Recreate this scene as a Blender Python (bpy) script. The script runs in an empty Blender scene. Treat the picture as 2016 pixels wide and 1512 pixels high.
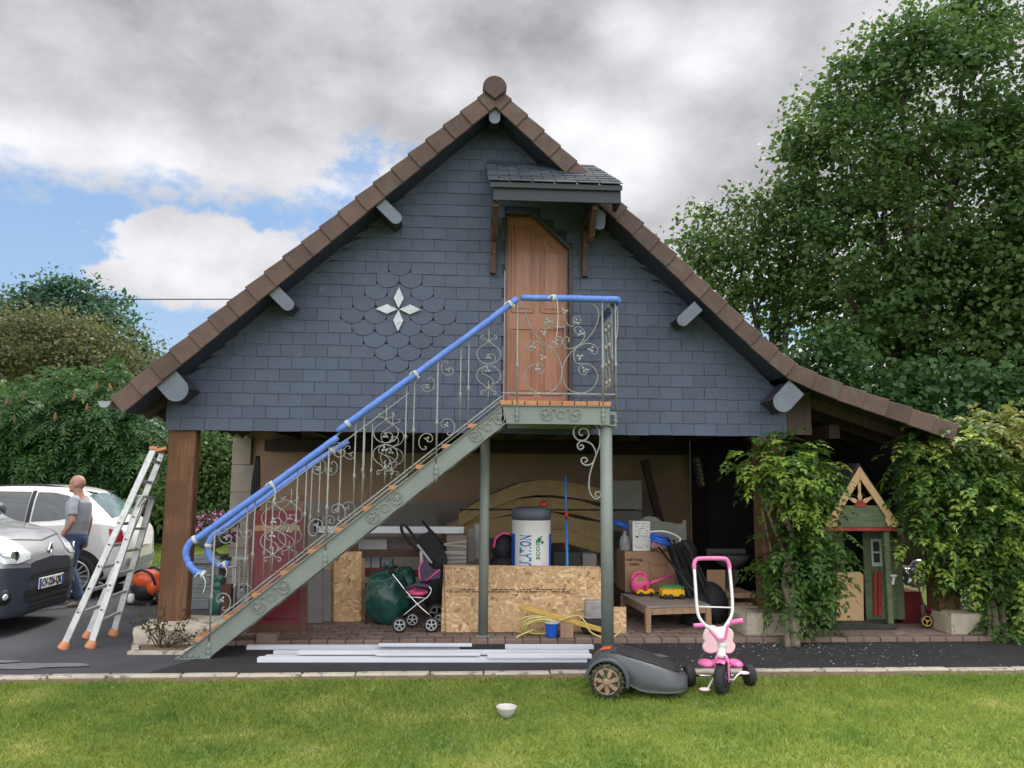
import bpy, bmesh, math, random
import numpy as np
from mathutils import Vector, Matrix, Euler, noise
from mathutils.bvhtree import BVHTree
R = math.radians
random.seed(7)
sc = bpy.context.scene
COL = sc.collection
# ------------------------------------------------------------------ camera
CF, CPSI, CTH, CRO, CH = 1550.0, R(3.55), math.atan(194/1550), R(.4), 1.55
c_f = Vector((math.sin(CPSI)*math.cos(CTH), math.cos(CPSI)*math.cos(CTH), math.sin(CTH)))
c_r0 = Vector((math.cos(CPSI), -math.sin(CPSI), 0)); c_u0 = c_r0.cross(c_f)
c_r = c_r0*math.cos(CRO)+c_u0*math.sin(CRO); c_u = -c_r0*math.sin(CRO)+c_u0*math.cos(CRO)
cam = bpy.data.cameras.new('camera'); camo = bpy.data.objects.new('camera', cam); COL.objects.link(camo)
camo.matrix_world = Matrix(((c_r.x, c_u.x, -c_f.x, 0), (c_r.y, c_u.y, -c_f.y, 0), (c_r.z, c_u.z, -c_f.z, CH), (0, 0, 0, 1)))
cam.sensor_width = 36; cam.lens = CF*36/2016; cam.clip_end = 5000; cam.clip_start = .05
sc.camera = camo
def ray(px, py): return c_f+c_r*((px-1008)/CF)+c_u*((756-py)/CF)
def P(px, py, Y):                      # point of the place seen at a pixel of the photograph, Y metres away
    d = ray(px, py); t = Y/d.y; return Vector((d.x*t, Y, CH+d.z*t))
def G(px, py, z=0):                    # the same, on a level surface of height z
    d = ray(px, py); t = (z-CH)/d.z; return Vector((d.x*t, d.y*t, z))
def sun_dir(px, py): d = ray(px, py); d.normalize(); return d
# ------------------------------------------------------------------ sky, sun, exposure
world = bpy.data.worlds.new('World'); sc.world = world; world.use_nodes = True
wn, wl = world.node_tree.nodes, world.node_tree.links
for n in list(wn): wn.remove(n)
class X:                               # small expression builder over math nodes
    def __init__(s, o): s.o = o
    def op(s, k, *a):
        n = wn.new('ShaderNodeMath'); n.operation = k; wl.new(s.o, n.inputs[0])
        for i, b in enumerate(a):
            if isinstance(b, X): wl.new(b.o, n.inputs[i+1])
            else: n.inputs[i+1].default_value = b
        return X(n.outputs[0])
    def __add__(s, b): return s.op('ADD', b)
    def __sub__(s, b): return s.op('SUBTRACT', b)
    def __mul__(s, b): return s.op('MULTIPLY', b)
    def __truediv__(s, b): return s.op('DIVIDE', b)
    def ss(s, a, b):                   # smoothstep
        n = wn.new('ShaderNodeMapRange'); n.interpolation_type = 'SMOOTHSTEP'; wl.new(s.o, n.inputs[0])
        n.inputs[1].default_value = a; n.inputs[2].default_value = b; return X(n.outputs[0])
tc = wn.new('ShaderNodeTexCoord'); sp = wn.new('ShaderNodeSeparateXYZ'); wl.new(tc.outputs['Generated'], sp.inputs[0])
dx, dy, dz = (X(sp.outputs[i]) for i in range(3))
az = dx.op('ARCTAN2', dy); el = dz.op('ARCSINE')
def wnoise(scale, detail=6, rough=.55, off=(0, 0, 0), sz=1.0, dist=0.0):
    mp = wn.new('ShaderNodeMapping'); mp.inputs[1].default_value = off; mp.inputs[3].default_value = (1, 1, sz)
    wl.new(tc.outputs['Generated'], mp.inputs[0])
    n = wn.new('ShaderNodeTexNoise'); n.inputs['Scale'].default_value = scale; n.inputs['Detail'].default_value = detail
    n.inputs['Roughness'].default_value = rough; n.inputs['Distortion'].default_value = dist; wl.new(mp.outputs[0], n.inputs[0]); return X(n.outputs[0])-.5
def azel(px, py):
    d = sun_dir(px, py); return math.atan2(d.x, d.y), math.asin(d.z)
def blob(px, py, wx, wy, nz=None, namp=0.0):
    a, e = azel(px, py); u = (az-a)/(wx/1550); v = (el-e)/(wy/1550)
    r = (u*u+v*v).op('SQRT')
    if nz is not None: r = r+nz*namp
    return r
n1 = wnoise(5.2, 9, .56, (3, 1, 0), 1.8); n2 = wnoise(13, 9, .6, (0, 4, 2), 1.5); n3 = wnoise(2.6, 6, .5, (5, 7, 1), 2.0)
a0, e0 = azel(790, 480); a1, e1 = azel(300, 352); a2, e2 = azel(300, 700)
nn = n1*.8+n2*.45
gap_r = (az*-1+a0+nn*.45).ss(-.05, .09)          # opening in the cloud towards the left
n6 = wnoise(26, 9, .62, (7, 1, 3), 1.4)
gap_t = (el*-1+(e1+.14*.36-.004)+az*.14+nn*.15+n6*.07).ss(-.012, .03)
gap = gap_r*gap_t
n5 = wnoise(30, 9, .62, (2, 6, 3), 1.4)
np_ = nn+n5*.35
puff = blob(385, 520, 225, 92, np_, 2.6).ss(1.10, .80)
puff2 = blob(590, 540, 110, 80, np_, 2.0).ss(1.2, .6)
small = blob(325, 381, 26, 13, n2, 1.8).ss(1.2, .5)
n4 = wnoise(24, 8, .62, (1, 2, 6), 1.3)
hole = blob(1352, 76, 16, 11, n2*.6+n4, 4.5).ss(1.3, .2)*.0
hole2 = blob(712, 308, 75, 45, n2+n4*.7, 4.0).ss(1.4, .2)*.85
low = blob(1490, 640, 130, 60, n2+n4, 3.0).ss(1.3, .5)*.85
clear = gap*(puff*-1+1)*(puff2*-.85+1)*(small*-.5+1)
def union(a, b): return (a*-1+1)*(b*-1+1)*-1+1
clear = union(union(union(clear, hole), hole2), low)
br = n3*.34+n1*.62+n2*.40+n4*.14+.64                    # grey value of the cloud deck
for px, py, wx, wy, am in ((1390, 100, 170, 90, .34), (1215, 300, 180, 110, .44), (1230, 60, 90, 60, .22), (1080, 230, 120, 60, .24), (860, 175, 130, 60, .22), (200, 300, 600, 60, .22), (430, 520, 320, 120, .28), (740, 400, 200, 120, .22),
                           (600, 20, 700, 100, -.10), (1520, 330, 190, 220, -.10), (1000, 90, 220, 60, -.05), (1650, 650, 300, 200, .28), (150, 430, 90, 40, .1)):
    br = br+blob(px, py, wx, wy, n1, .6).ss(1.25, .1)*am
back = (dy*-1).ss(-.3, .5)*2.5+(el.ss(.62, 1.25))*.9+1.0   # unseen sky behind and above the camera, brightness added to light the facade
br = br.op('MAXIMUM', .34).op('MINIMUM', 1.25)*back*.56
comb = wn.new('ShaderNodeCombineXYZ')
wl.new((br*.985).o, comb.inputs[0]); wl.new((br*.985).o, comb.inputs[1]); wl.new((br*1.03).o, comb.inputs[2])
sky = wn.new('ShaderNodeTexSky'); sky.sky_type = 'NISHITA'; sky.sun_disc = False
SUN_EL, SUN_AZ = R(52), R(28)          # azimuth from +Y towards +X
sky.sun_elevation = SUN_EL; sky.sun_rotation = SUN_AZ; sky.altitude = 50; sky.air_density = 1.0; sky.dust_density = .6
tint = wn.new('ShaderNodeMix'); tint.data_type = 'RGBA'; tint.blend_type = 'MIX'; tint.inputs[0].default_value = .72
rmp = wn.new('ShaderNodeMix'); rmp.data_type = 'RGBA'; wl.new(el.ss(.05, .62).o, rmp.inputs[0]); rmp.inputs[6].default_value = (5.6, 8.0, 11.0, 1); rmp.inputs[7].default_value = (2.4, 5.0, 10.2, 1)
wl.new(sky.outputs[0], tint.inputs[6]); wl.new(rmp.outputs[2], tint.inputs[7])
bs = wn.new('ShaderNodeBackground'); bs.inputs[1].default_value = .050; wl.new(tint.outputs[2], bs.inputs[0])
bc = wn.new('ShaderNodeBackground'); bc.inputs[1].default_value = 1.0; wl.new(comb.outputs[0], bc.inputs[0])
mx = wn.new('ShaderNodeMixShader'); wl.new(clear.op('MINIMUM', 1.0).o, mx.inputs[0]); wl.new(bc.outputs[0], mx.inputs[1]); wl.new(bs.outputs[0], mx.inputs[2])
wo = wn.new('ShaderNodeOutputWorld'); wl.new(mx.outputs[0], wo.inputs[0])
sl = bpy.data.lights.new('sun', 'SUN'); sl.energy = 2.6; sl.angle = R(24); sl.color = (1, .95, .87)
so = bpy.data.objects.new('sun', sl); COL.objects.link(so)
so.rotation_euler = Vector((-math.sin(SUN_AZ)*math.cos(SUN_EL), -math.cos(SUN_AZ)*math.cos(SUN_EL), -math.sin(SUN_EL))).to_track_quat('-Z', 'Y').to_euler()
sc.view_settings.view_transform = 'Standard'; sc.view_settings.look = 'None'; sc.view_settings.exposure = .85; sc.view_settings.gamma = 1
sc.render.engine = 'CYCLES'; sc.cycles.use_denoising = True; sc.cycles.max_bounces = 6; sc.cycles.diffuse_bounces = 3; sc.cycles.glossy_bounces = 3; sc.cycles.transmission_bounces = 4
sc.cycles.transparent_max_bounces = 6; sc.cycles.use_adaptive_sampling = True; sc.cycles.adaptive_threshold = .02; sc.cycles.caustics_reflective = False; sc.cycles.caustics_refractive = False
# ------------------------------------------------------------------ materials
def srgb(*c): return tuple((x/255/12.92 if x/255 <= .04045 else ((x/255+.055)/1.055)**2.4) for x in c)
MATS = {}
def newmat(name):
    m = bpy.data.materials.new(name); m.use_nodes = True; MATS[name] = m
    return m, m.node_tree.nodes, m.node_tree.links, m.node_tree.nodes['Principled BSDF']
def mk(name, col, rough=.6, metal=0.0, var=.12, vs=6.0, stretch=(1, 1, 1), bump=0.0, bs=60.0, island=0.0, col2=None, spots=None, trans=0.0, alpha=None, coat=0.0, emit=None, spec=.5):
    """principled surface with procedural variation; col2 = second colour of the noise; spots = (colour, scale, threshold)"""
    m, N, L, B = newmat(name)
    B.inputs['Roughness'].default_value = rough; B.inputs['Metallic'].default_value = metal; B.inputs['Specular IOR Level'].default_value = spec
    if coat: B.inputs['Coat Weight'].default_value = coat; B.inputs['Coat Roughness'].default_value = .08
    tcn = N.new('ShaderNodeTexCoord'); mp = N.new('ShaderNodeMapping'); mp.inputs[3].default_value = stretch; L.new(tcn.outputs['Object'], mp.inputs[0])
    nz = N.new('ShaderNodeTexNoise'); nz.inputs['Scale'].default_value = vs; nz.inputs['Detail'].default_value = 6; nz.inputs['Roughness'].default_value = .62; L.new(mp.outputs[0], nz.inputs[0])
    mr = N.new('ShaderNodeMapRange'); mr.inputs[1].default_value = .3; mr.inputs[2].default_value = .7; L.new(nz.outputs[0], mr.inputs[0])
    mix = N.new('ShaderNodeMix'); mix.data_type = 'RGBA'; L.new(mr.outputs[0], mix.inputs[0])
    c = Vector(col); c2 = Vector(col2) if col2 else c*(1+var)
    c1 = c if col2 else c*(1-var)
    mix.inputs[6].default_value = (*c1, 1); mix.inputs[7].default_value = (*c2, 1); out = mix.outputs[2]
    if spots:
        vz = N.new('ShaderNodeTexNoise'); vz.inputs['Scale'].default_value = spots[1]; vz.inputs['Detail'].default_value = 3; L.new(tcn.outputs['Object'], vz.inputs[0])
        m2 = N.new('ShaderNodeMapRange'); m2.inputs[1].default_value = spots[2]; m2.inputs[2].default_value = spots[2]+.06; L.new(vz.outputs[0], m2.inputs[0])
        x2 = N.new('ShaderNodeMix'); x2.data_type = 'RGBA'; L.new(m2.outputs[0], x2.inputs[0]); L.new(out, x2.inputs[6]); x2.inputs[7].default_value = (*spots[0], 1); out = x2.outputs[2]
    if island:
        g = N.new('ShaderNodeNewGeometry'); hs = N.new('ShaderNodeHueSaturation'); m3 = N.new('ShaderNodeMapRange'); m3.inputs[3].default_value = 1-island; m3.inputs[4].default_value = 1+island
        L.new(g.outputs['Random Per Island'], m3.inputs[0]); L.new(m3.outputs[0], hs.inputs['Value']); L.new(out, hs.inputs['Color']); out = hs.outputs[0]
    L.new(out, B.inputs['Base Color'])
    if bump:
        nb = N.new('ShaderNodeTexNoise'); nb.inputs['Scale'].default_value = bs; nb.inputs['Detail'].default_value = 5; L.new(mp.outputs[0], nb.inputs[0])
        bp = N.new('ShaderNodeBump'); bp.inputs['Strength'].default_value = bump; bp.inputs['Distance'].default_value = .01; L.new(nb.outputs[0], bp.inputs['Height']); L.new(bp.outputs[0], B.inputs['Normal'])
    if trans: B.inputs['Transmission Weight'].default_value = trans
    if alpha is not None: B.inputs['Alpha'].default_value = alpha
    return m
def leafmat(name, ca, cb, cc, rough=.5, tr=.35, scale=1.2, det=2, amp=1.3):
    """leaf: colour varies from leaf to leaf and in patches, light passes through"""
    m, N, L, B = newmat(name)
    g = N.new('ShaderNodeNewGeometry'); cr = N.new('ShaderNodeValToRGB'); e = cr.color_ramp.elements
    e[0].position = 0; e[0].color = (*ca, 1); e[1].position = .75; e[1].color = (*cb, 1); x = e.new(1.0); x.color = (*cc, 1)
    tcn = N.new('ShaderNodeTexCoord'); nz = N.new('ShaderNodeTexNoise'); nz.inputs['Scale'].default_value = scale; nz.inputs['Detail'].default_value = det; L.new(tcn.outputs['Object'], nz.inputs[0])
    a = N.new('ShaderNodeMath'); a.operation = 'MULTIPLY_ADD'; L.new(nz.outputs[0], a.inputs[0]); a.inputs[1].default_value = amp; a.inputs[2].default_value = .25-amp/2
    b = N.new('ShaderNodeMath'); b.operation = 'MULTIPLY_ADD'; L.new(g.outputs['Random Per Island'], b.inputs[0]); b.inputs[1].default_value = .5; L.new(a.outputs[0], b.inputs[2]); L.new(b.outputs[0], cr.inputs[0])
    L.new(cr.outputs[0], B.inputs['Base Color']); B.inputs['Roughness'].default_value = rough; B.inputs['Specular IOR Level'].default_value = .35
    t = N.new('ShaderNodeBsdfTranslucent'); hs = N.new('ShaderNodeHueSaturation'); hs.inputs['Value'].default_value = 1.6; hs.inputs['Hue'].default_value = .49; L.new(cr.outputs[0], hs.inputs['Color']); L.new(hs.outputs[0], t.inputs[0])
    ms = N.new('ShaderNodeMixShader'); ms.inputs[0].default_value = tr; L.new(B.outputs[0], ms.inputs[1]); L.new(t.outputs[0], ms.inputs[2])
    L.new(ms.outputs[0], N['Material Output'].inputs[0]); return m
# ------------------------------------------------------------------ mesh builder
class MB:
    def __init__(s): s.v = []; s.f = []; s.m = []; s.s = []
    def add(s, vs, fs, mi=0, sm=False):
        o = len(s.v); s.v += [tuple(v) for v in vs]; s.f += [tuple(i+o for i in f) for f in fs]; s.m += [mi]*len(fs); s.s += [sm]*len(fs); return s
    def box(s, c, d, rot=None, mi=0):
        c = Vector(c); h = Vector(d)/2; M = rot if rot is not None else Matrix.Identity(3)
        vs = [c+M@Vector((x*h.x, y*h.y, z*h.z)) for x in (-1, 1) for y in (-1, 1) for z in (-1, 1)]
        return s.add(vs, [(0, 1, 3, 2), (4, 6, 7, 5), (0, 4, 5, 1), (2, 3, 7, 6), (0, 2, 6, 4), (1, 5, 7, 3)], mi)
    def bb(s, a, b, mi=0):             # box from corner to corner
        a = Vector(a); b = Vector(b); d = b-a; return s.box((a+b)/2, (abs(d.x), abs(d.y), abs(d.z)), None, mi)
    def bar(s, p, q, w, h, up=(0, 0, 1), mi=0):   # w across, h along up
        p = Vector(p); q = Vector(q); d = (q-p); l = d.length; d.normalize(); u = Vector(up)
        if abs(d.dot(u)) > .99: u = Vector((0, 1, 0))
        x = d.cross(u).normalized(); z = x.cross(d).normalized()
        return s.box((p+q)/2, (w, l, h), Matrix((x, d, z)).transposed(), mi)
    def tube(s, pts, r, n=8, closed=False, mi=0, sm=True, flat=1.0):
        pts = [Vector(p) for p in pts]; k = len(pts); rr = r if isinstance(r, (list, tuple)) else [r]*k
        vs = []; t0 = (pts[1]-pts[0]).normalized(); u = t0.orthogonal().normalized()
        if flat != 1.0 and abs(t0.z) < .95: u = Vector((0, 0, 1)).cross(t0).normalized()
        for i, p in enumerate(pts):
            a = pts[(i-1) % k] if (i > 0 or closed) else p; b = pts[(i+1) % k] if (i < k-1 or closed) else p
            t = (b-a); t = t.normalized() if t.length > 1e-9 else t0
            u = (u-t*u.dot(t)); u = u.normalized() if u.length > 1e-6 else t.orthogonal().normalized(); w = t.cross(u)
            vs += [p+(u*math.cos(2*math.pi*j/n)*rr[i]+w*math.sin(2*math.pi*j/n)*rr[i]*flat) for j in range(n)]
        fs = []
        for i in range(k if closed else k-1):
            a = i*n; b = ((i+1) % k)*n
            fs += [(a+j, a+(j+1) % n, b+(j+1) % n, b+j) for j in range(n)]
        if not closed: fs += [tuple(range(n-1, -1, -1)), tuple(range((k-1)*n, k*n))]
        return s.add(vs, fs, mi, sm)
    def lathe(s, prof, c, axis=(0, 0, 1), n=20, mi=0, sm=True, sx=1.0, sy=1.0, rotx=None):
        q = Vector((0, 0, 1)).rotation_difference(Vector(axis)).to_matrix(); c = Vector(c); vs = []
        for r, z in prof: vs += [c+q@Vector((r*math.cos(2*math.pi*j/n)*sx, r*math.sin(2*math.pi*j/n)*sy, z)) for j in range(n)]
        fs = [(i*n+j, i*n+(j+1) % n, (i+1)*n+(j+1) % n, (i+1)*n+j) for i in range(len(prof)-1) for j in range(n)]
        fs += [tuple(range(n-1, -1, -1)), tuple(range((len(prof)-1)*n, len(prof)*n))]
        return s.add(vs, fs, mi, sm)
    def ball(s, c, r, nu=14, nv=9, mi=0, rot=None):
        rx, ry, rz = r if isinstance(r, (tuple, list)) else (r, r, r); c = Vector(c); M = rot if rot is not None else Matrix.Identity(3); vs = [c+M@Vector((0, 0, -rz))]
        for i in range(1, nv):
            p = -math.pi/2+math.pi*i/nv
            vs += [c+M@Vector((rx*math.cos(p)*math.cos(2*math.pi*j/nu), ry*math.cos(p)*math.sin(2*math.pi*j/nu), rz*math.sin(p))) for j in range(nu)]
        vs.append(c+M@Vector((0, 0, rz))); fs = [(0, 1+(j+1) % nu, 1+j) for j in range(nu)]
        for i in range(nv-2): fs += [(1+i*nu+j, 1+i*nu+(j+1) % nu, 1+(i+1)*nu+(j+1) % nu, 1+(i+1)*nu+j) for j in range(nu)]
        k = 1+(nv-2)*nu; fs += [(k+j, k+(j+1) % nu, len(vs)-1) for j in range(nu)]
        return s.add(vs, fs, mi, True)
    def prism(s, poly, vec, mi=0, sm=False):      # 3-D polygon pushed along vec
        n = len(poly); vec = Vector(vec); vs = [Vector(p) for p in poly]+[Vector(p)+vec for p in poly]
        fs = [tuple(range(n-1, -1, -1)), tuple(range(n, 2*n))]
        s.add(vs, fs, mi, False)
        s.f += [tuple(len(s.v)-2*n+i for i in (j, (j+1) % n, (j+1) % n+n, j+n)) for j in range(n)]; s.m += [mi]*n; s.s += [sm]*n; return s
    def grid(s, rows, mi=0, sm=True, closed=False):
        n = len(rows[0]); vs = [p for r in rows for p in r]; fs = []
        for i in range(len(rows)-1):
            for j in range(n if closed else n-1): fs.append((i*n+j, i*n+(j+1) % n, (i+1)*n+(j+1) % n, (i+1)*n+j))
        return s.add(vs, fs, mi, sm)
    def xf(s, M, start=0):
        for i in range(start, len(s.v)): s.v[i] = tuple(M@Vector(s.v[i]))
        return s
ORG = {}
def tag(o, label=None, cat=None, group=None, kind=None):
    if label: o['label'] = label
    if cat: o['category'] = cat
    if group: o['group'] = group
    if kind: o['kind'] = kind
    return o
def thing(name, label, cat, loc=(0, 0, 0), rotz=0.0, group=None):
    o = bpy.data.objects.new(name, None); COL.objects.link(o); o.location = loc; o.rotation_euler = (0, 0, rotz); o.empty_display_size = .1
    ORG[o] = Matrix.Translation(Vector(loc))@Matrix.Rotation(rotz, 4, 'Z'); return tag(o, label, cat, group)
def mesh(name, mb, mats, M=None, bevel=0.0, fix=True):
    me = bpy.data.meshes.new(name); vs = mb.v
    if M is not None: vs = [tuple(M@Vector(v)) for v in vs]
    me.from_pydata(vs, [], mb.f)
    for m in (mats if isinstance(mats, (list, tuple)) else [mats]): me.materials.append(m)
    me.polygons.foreach_set('material_index', mb.m); me.polygons.foreach_set('use_smooth', mb.s)
    if bevel or fix:
        bm = bmesh.new(); bm.from_mesh(me)
        if fix: bmesh.ops.recalc_face_normals(bm, faces=bm.faces)
        if bevel:
            es = [e for e in bm.edges if len(e.link_faces) == 2 and e.calc_face_angle(0) > R(35)]
            bmesh.ops.bevel(bm, geom=es, offset=bevel, segments=1, affect='EDGES', profile=.6, clamp_overlap=True)
        bm.to_mesh(me); bm.free()
    me.update(); return me
def part(name, mb, mat, parent, world=True, bevel=0.0, label=None, kind=None, fix=True):
    """one mesh under a thing (or under a part of it); world=True: the builder holds world coordinates"""
    M = ORG[parent]; me = mesh(name, mb, mat, M.inverted() if world else None, bevel, fix)
    o = bpy.data.objects.new(name, me); COL.objects.link(o); o.parent = parent; ORG[o] = M
    return tag(o, label, None, None, kind)
def solo(name, mb, mat, label, cat, loc=(0, 0, 0), group=None, world=True, bevel=0.0, kind=None, rotz=0.0, fix=True):
    M = Matrix.Translation(Vector(loc))@Matrix.Rotation(rotz, 4, 'Z'); me = mesh(name, mb, mat, M.inverted() if world else None, bevel, fix)
    o = bpy.data.objects.new(name, me); COL.objects.link(o); o.location = loc; o.rotation_euler = (0, 0, rotz); ORG[o] = M
    return tag(o, label, cat, group, kind)
def copy_tree(o, loc=None, rotz=None, label=None, par=None):
    c = o.copy(); COL.objects.link(c)
    if par: c.parent = par
    if loc is not None: c.location = loc
    if rotz is not None: c.rotation_euler = (0, 0, rotz)
    if label: c['label'] = label
    for ch in list(o.children): copy_tree(ch, par=c)
    return c
def npmesh(name, V, F, mat, smooth=False):          # fast mesh from arrays, F = (n,k) faces
    me = bpy.data.meshes.new(name); n, k = F.shape
    me.vertices.add(len(V)); me.vertices.foreach_set('co', V.astype(np.float32).ravel())
    me.loops.add(n*k); me.loops.foreach_set('vertex_index', F.astype(np.int32).ravel())
    me.polygons.add(n); me.polygons.foreach_set('loop_start', np.arange(0, n*k, k, dtype=np.int32)); me.polygons.foreach_set('loop_total', np.full(n, k, dtype=np.int32))
    if smooth: me.polygons.foreach_set('use_smooth', np.ones(n, dtype=bool))
    me.materials.append(mat); me.update(calc_edges=True); return me
def link(name, me, parent=None, **k):
    o = bpy.data.objects.new(name, me); COL.objects.link(o)
    if parent: o.parent = parent; ORG[o] = ORG[parent]
    else: ORG[o] = Matrix.Identity(4)
    return tag(o, **k)
def text_mb(s, size, M, depth=.002, bold=False, sx=1.0):
    """lettering as a thin solid mesh; M maps the text plane (x right, y up) into the world"""
    cu = bpy.data.curves.new('txt', 'FONT'); cu.body = s; cu.size = size; cu.align_x = 'CENTER'; cu.align_y = 'CENTER'; cu.extrude = depth/2; cu.offset = size*.02 if bold else 0; cu.resolution_u = 2
    o = bpy.data.objects.new('txt', cu); COL.objects.link(o); dg = bpy.context.evaluated_depsgraph_get(); dg.update()
    me = bpy.data.meshes.new_from_object(o.evaluated_get(dg)); b = MB()
    b.add([M@Vector((v.co.x*sx, v.co.y, v.co.z)) for v in me.vertices], [tuple(p.vertices) for p in me.polygons]); bpy.data.objects.remove(o); bpy.data.curves.remove(cu); bpy.data.meshes.remove(me); return b
def plane_m(o, x, y):                   # matrix of a plane with origin o, right x, up y
    x = Vector(x).normalized(); y = Vector(y); y = (y-x*y.dot(x)).normalized(); z = x.cross(y); return Matrix(((x.x, y.x, z.x, o[0]), (x.y, y.y, z.y, o[1]), (x.z, y.z, z.z, o[2]), (0, 0, 0, 1)))
def crom(pts, n=6, closed=False):       # Catmull-Rom through points
    pts = [Vector(p) for p in pts]; k = len(pts); out = []
    for i in range(k if closed else k-1):
        p0 = pts[(i-1) % k] if (closed or i > 0) else pts[i]*2-pts[i+1]; p1 = pts[i]; p2 = pts[(i+1) % k]; p3 = pts[(i+2) % k] if (closed or i+2 < k) else p2*2-p1
        for j in range(n):
            t = j/n; out.append(.5*((2*p1)+(p2-p0)*t+(2*p0-5*p1+4*p2-p3)*t*t+(3*p1-p0-3*p2+p3)*t**3))
    if not closed: out.append(pts[-1])
    return out
# ------------------------------------------------------------------ palette
mk('asphalt', (.056, .058, .064), .85, vs=1.3, bump=.7, bs=200, col2=(.090, .093, .100), spots=((.15, .15, .15), 110, .66), spec=.3)
mk('tarmac', (.026, .025, .026), .85, vs=2.0, bump=.9, bs=200, col2=(.042, .040, .041), spots=((.13, .125, .12), 100, .66), spec=.3)
mk('dust', (.16, .16, .165), .9, var=.2, vs=4, bump=.3)
mk('ground', (.06, .11, .02), .9, var=.3, vs=.8)
mk('kerb', (.44, .39, .31), .85, var=.2, vs=5, bump=.5, bs=60, spots=((.20, .18, .15), 14, .58), island=.12)
mk('soil', (.15, .11, .065), .95, var=.35, vs=18, bump=.8, bs=80)
mk('paver', (.165, .115, .095), .8, var=.2, vs=3, col2=(.215, .155, .125), bump=.3, bs=90, island=.18)
mk('slate', (.060, .076, .115), .62, var=.12, vs=2.2, stretch=(1, 1, 1.3), bump=.5, bs=55, island=.08, col2=(.074, .093, .137), spots=((.10, .125, .155), 5, .70), spec=.4)
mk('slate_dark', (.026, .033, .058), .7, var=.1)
mk('slate_pale', (.105, .125, .155), .5, var=.15, vs=6, bump=.3, bs=50, spots=((.30, .33, .36), 45, .74))
mk('slate_top', (.030, .038, .046), .9, spec=.1, var=.3, vs=5, col2=(.060, .072, .080), island=.25, bump=.3)
mk('star', (.50, .53, .56), .6, var=.2, vs=9, spots=((.36, .39, .42), 18, .55), bump=.3)
mk('tile', (.064, .040, .033), .78, vs=4, col2=(.108, .065, .051), bump=.5, bs=60, island=.20, spots=((.085, .07, .055), 7, .60))
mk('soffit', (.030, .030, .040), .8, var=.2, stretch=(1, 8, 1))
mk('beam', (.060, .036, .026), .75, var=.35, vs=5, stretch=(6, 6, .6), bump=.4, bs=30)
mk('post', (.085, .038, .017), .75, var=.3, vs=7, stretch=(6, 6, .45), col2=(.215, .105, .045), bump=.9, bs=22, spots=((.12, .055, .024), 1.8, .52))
mk('limestone', (.42, .37, .28), .85, col2=(.58, .52, .42), vs=3, bump=1.0, bs=14, spots=((.27, .23, .16), 7, .60))
mk('pier', (.30, .265, .21), .9, var=.15, vs=4, bump=.4, bs=30)
mk('concrete', (.42, .37, .28), .9, var=.2, vs=5, bump=.6, bs=40, spots=((.24, .21, .16), 6, .6))
mk('plaster', (.42, .29, .19), .9, var=.12, vs=1.5, bump=.2)
mk('plaster_low', (.33, .29, .25), .9, var=.12, vs=1.5, bump=.2)
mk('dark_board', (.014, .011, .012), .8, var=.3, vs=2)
mk('door_wood', (.24, .092, .044), .42, vs=4, stretch=(14, 14, .8), col2=(.36, .150, .074), bump=.15, bs=20, coat=.25)
mk('door_frame', (.045, .040, .045), .6)
mk('bracket', (.060, .028, .020), .6, var=.4, vs=8, stretch=(4, 4, .6), bump=.3, bs=20, spots=((.17, .10, .07), 10, .66))
mk('fascia', (.020, .027, .036), .6, var=.15)
mk('zinc', (.25, .28, .29), .5, .3, var=.1)
mk('black', (.012, .012, .013), .6, var=.2)
# ------------------------------------------------------------------ setting
def sheet(name, pts, z, m):
    b = MB(); b.add([(x, y, z) for x, y in pts], [tuple(range(len(pts)))]); return solo(name, b, MATS[m], None, None, kind='structure')
sheet('ground', [(-900, -400), (900, -400), (900, 1500), (-900, 1500)], -.02, 'ground')
sheet('asphalt_drive', [(-16, 6.69), (-3, 6.70), (2, 6.70), (9.5, 6.66), (9.5, 7.95), (5.75, 7.95), (5.6, 12.4), (-2.6, 12.4), (-2.6, 14.6), (-16, 14.9)], 0, 'asphalt')
sheet('tarmac_strip', [(-2.55, 6.69), (2, 6.705), (9.4, 6.665), (9.4, 7.94), (-2.2, 7.94), (-2.3, 7.3)], .003, 'tarmac')
b = MB()
for cx, cy, rx, ry, sd in ((-3.72, 7.05, .42, .10, 1), (-3.35, 7.06, .30, .07, 2), (-4.1, 7.2, .3, .07, 3)):
    p = []
    for i in range(36):
        a = 2*math.pi*i/36; k = 1+.45*(noise.noise(Vector((math.cos(a)*1.3, math.sin(a)*1.3, sd*3)))); p.append((cx+rx*k*math.cos(a), cy+ry*k*math.sin(a), .005+.0015*sd))
    b.add(p, [tuple(range(36))])
solo('dust_patch', b, MATS['dust'], None, None, kind='structure')
b = MB(); x = -9.0; random.seed(3)
while x < 8.6:
    w = random.uniform(.42, .62); cur = -.0+.012*math.sin(x*.7)-(max(0, -x-2.5)**2)*.02
    b.box((x+w/2, 6.655+cur+random.uniform(-.006, .006), -.014+random.uniform(-.003, .003)), (w-.010, .085+random.uniform(-.012, .008), .07), Matrix.Rotation(random.uniform(-.012, .012), 3, 'Z')); x += w
solo('kerb', b, MATS['kerb'], None, None, kind='structure', bevel=.008)
b = MB(); rows = [[], []]
for i in range(90):
    x = -9+i*.2; c = .012*math.sin(x*.7)-(max(0, -x-2.5)**2)*.02
    rows[0].append((x, 6.50+c+.03*noise.noise(Vector((x*3, 0, 0))), -.008)); rows[1].append((x, 6.63+c, .006))
b.grid(rows); solo('soil_strip', b, MATS['soil'], None, None, kind='structure')
b = MB(); random.seed(5)
y = 7.84; k = 0
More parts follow.
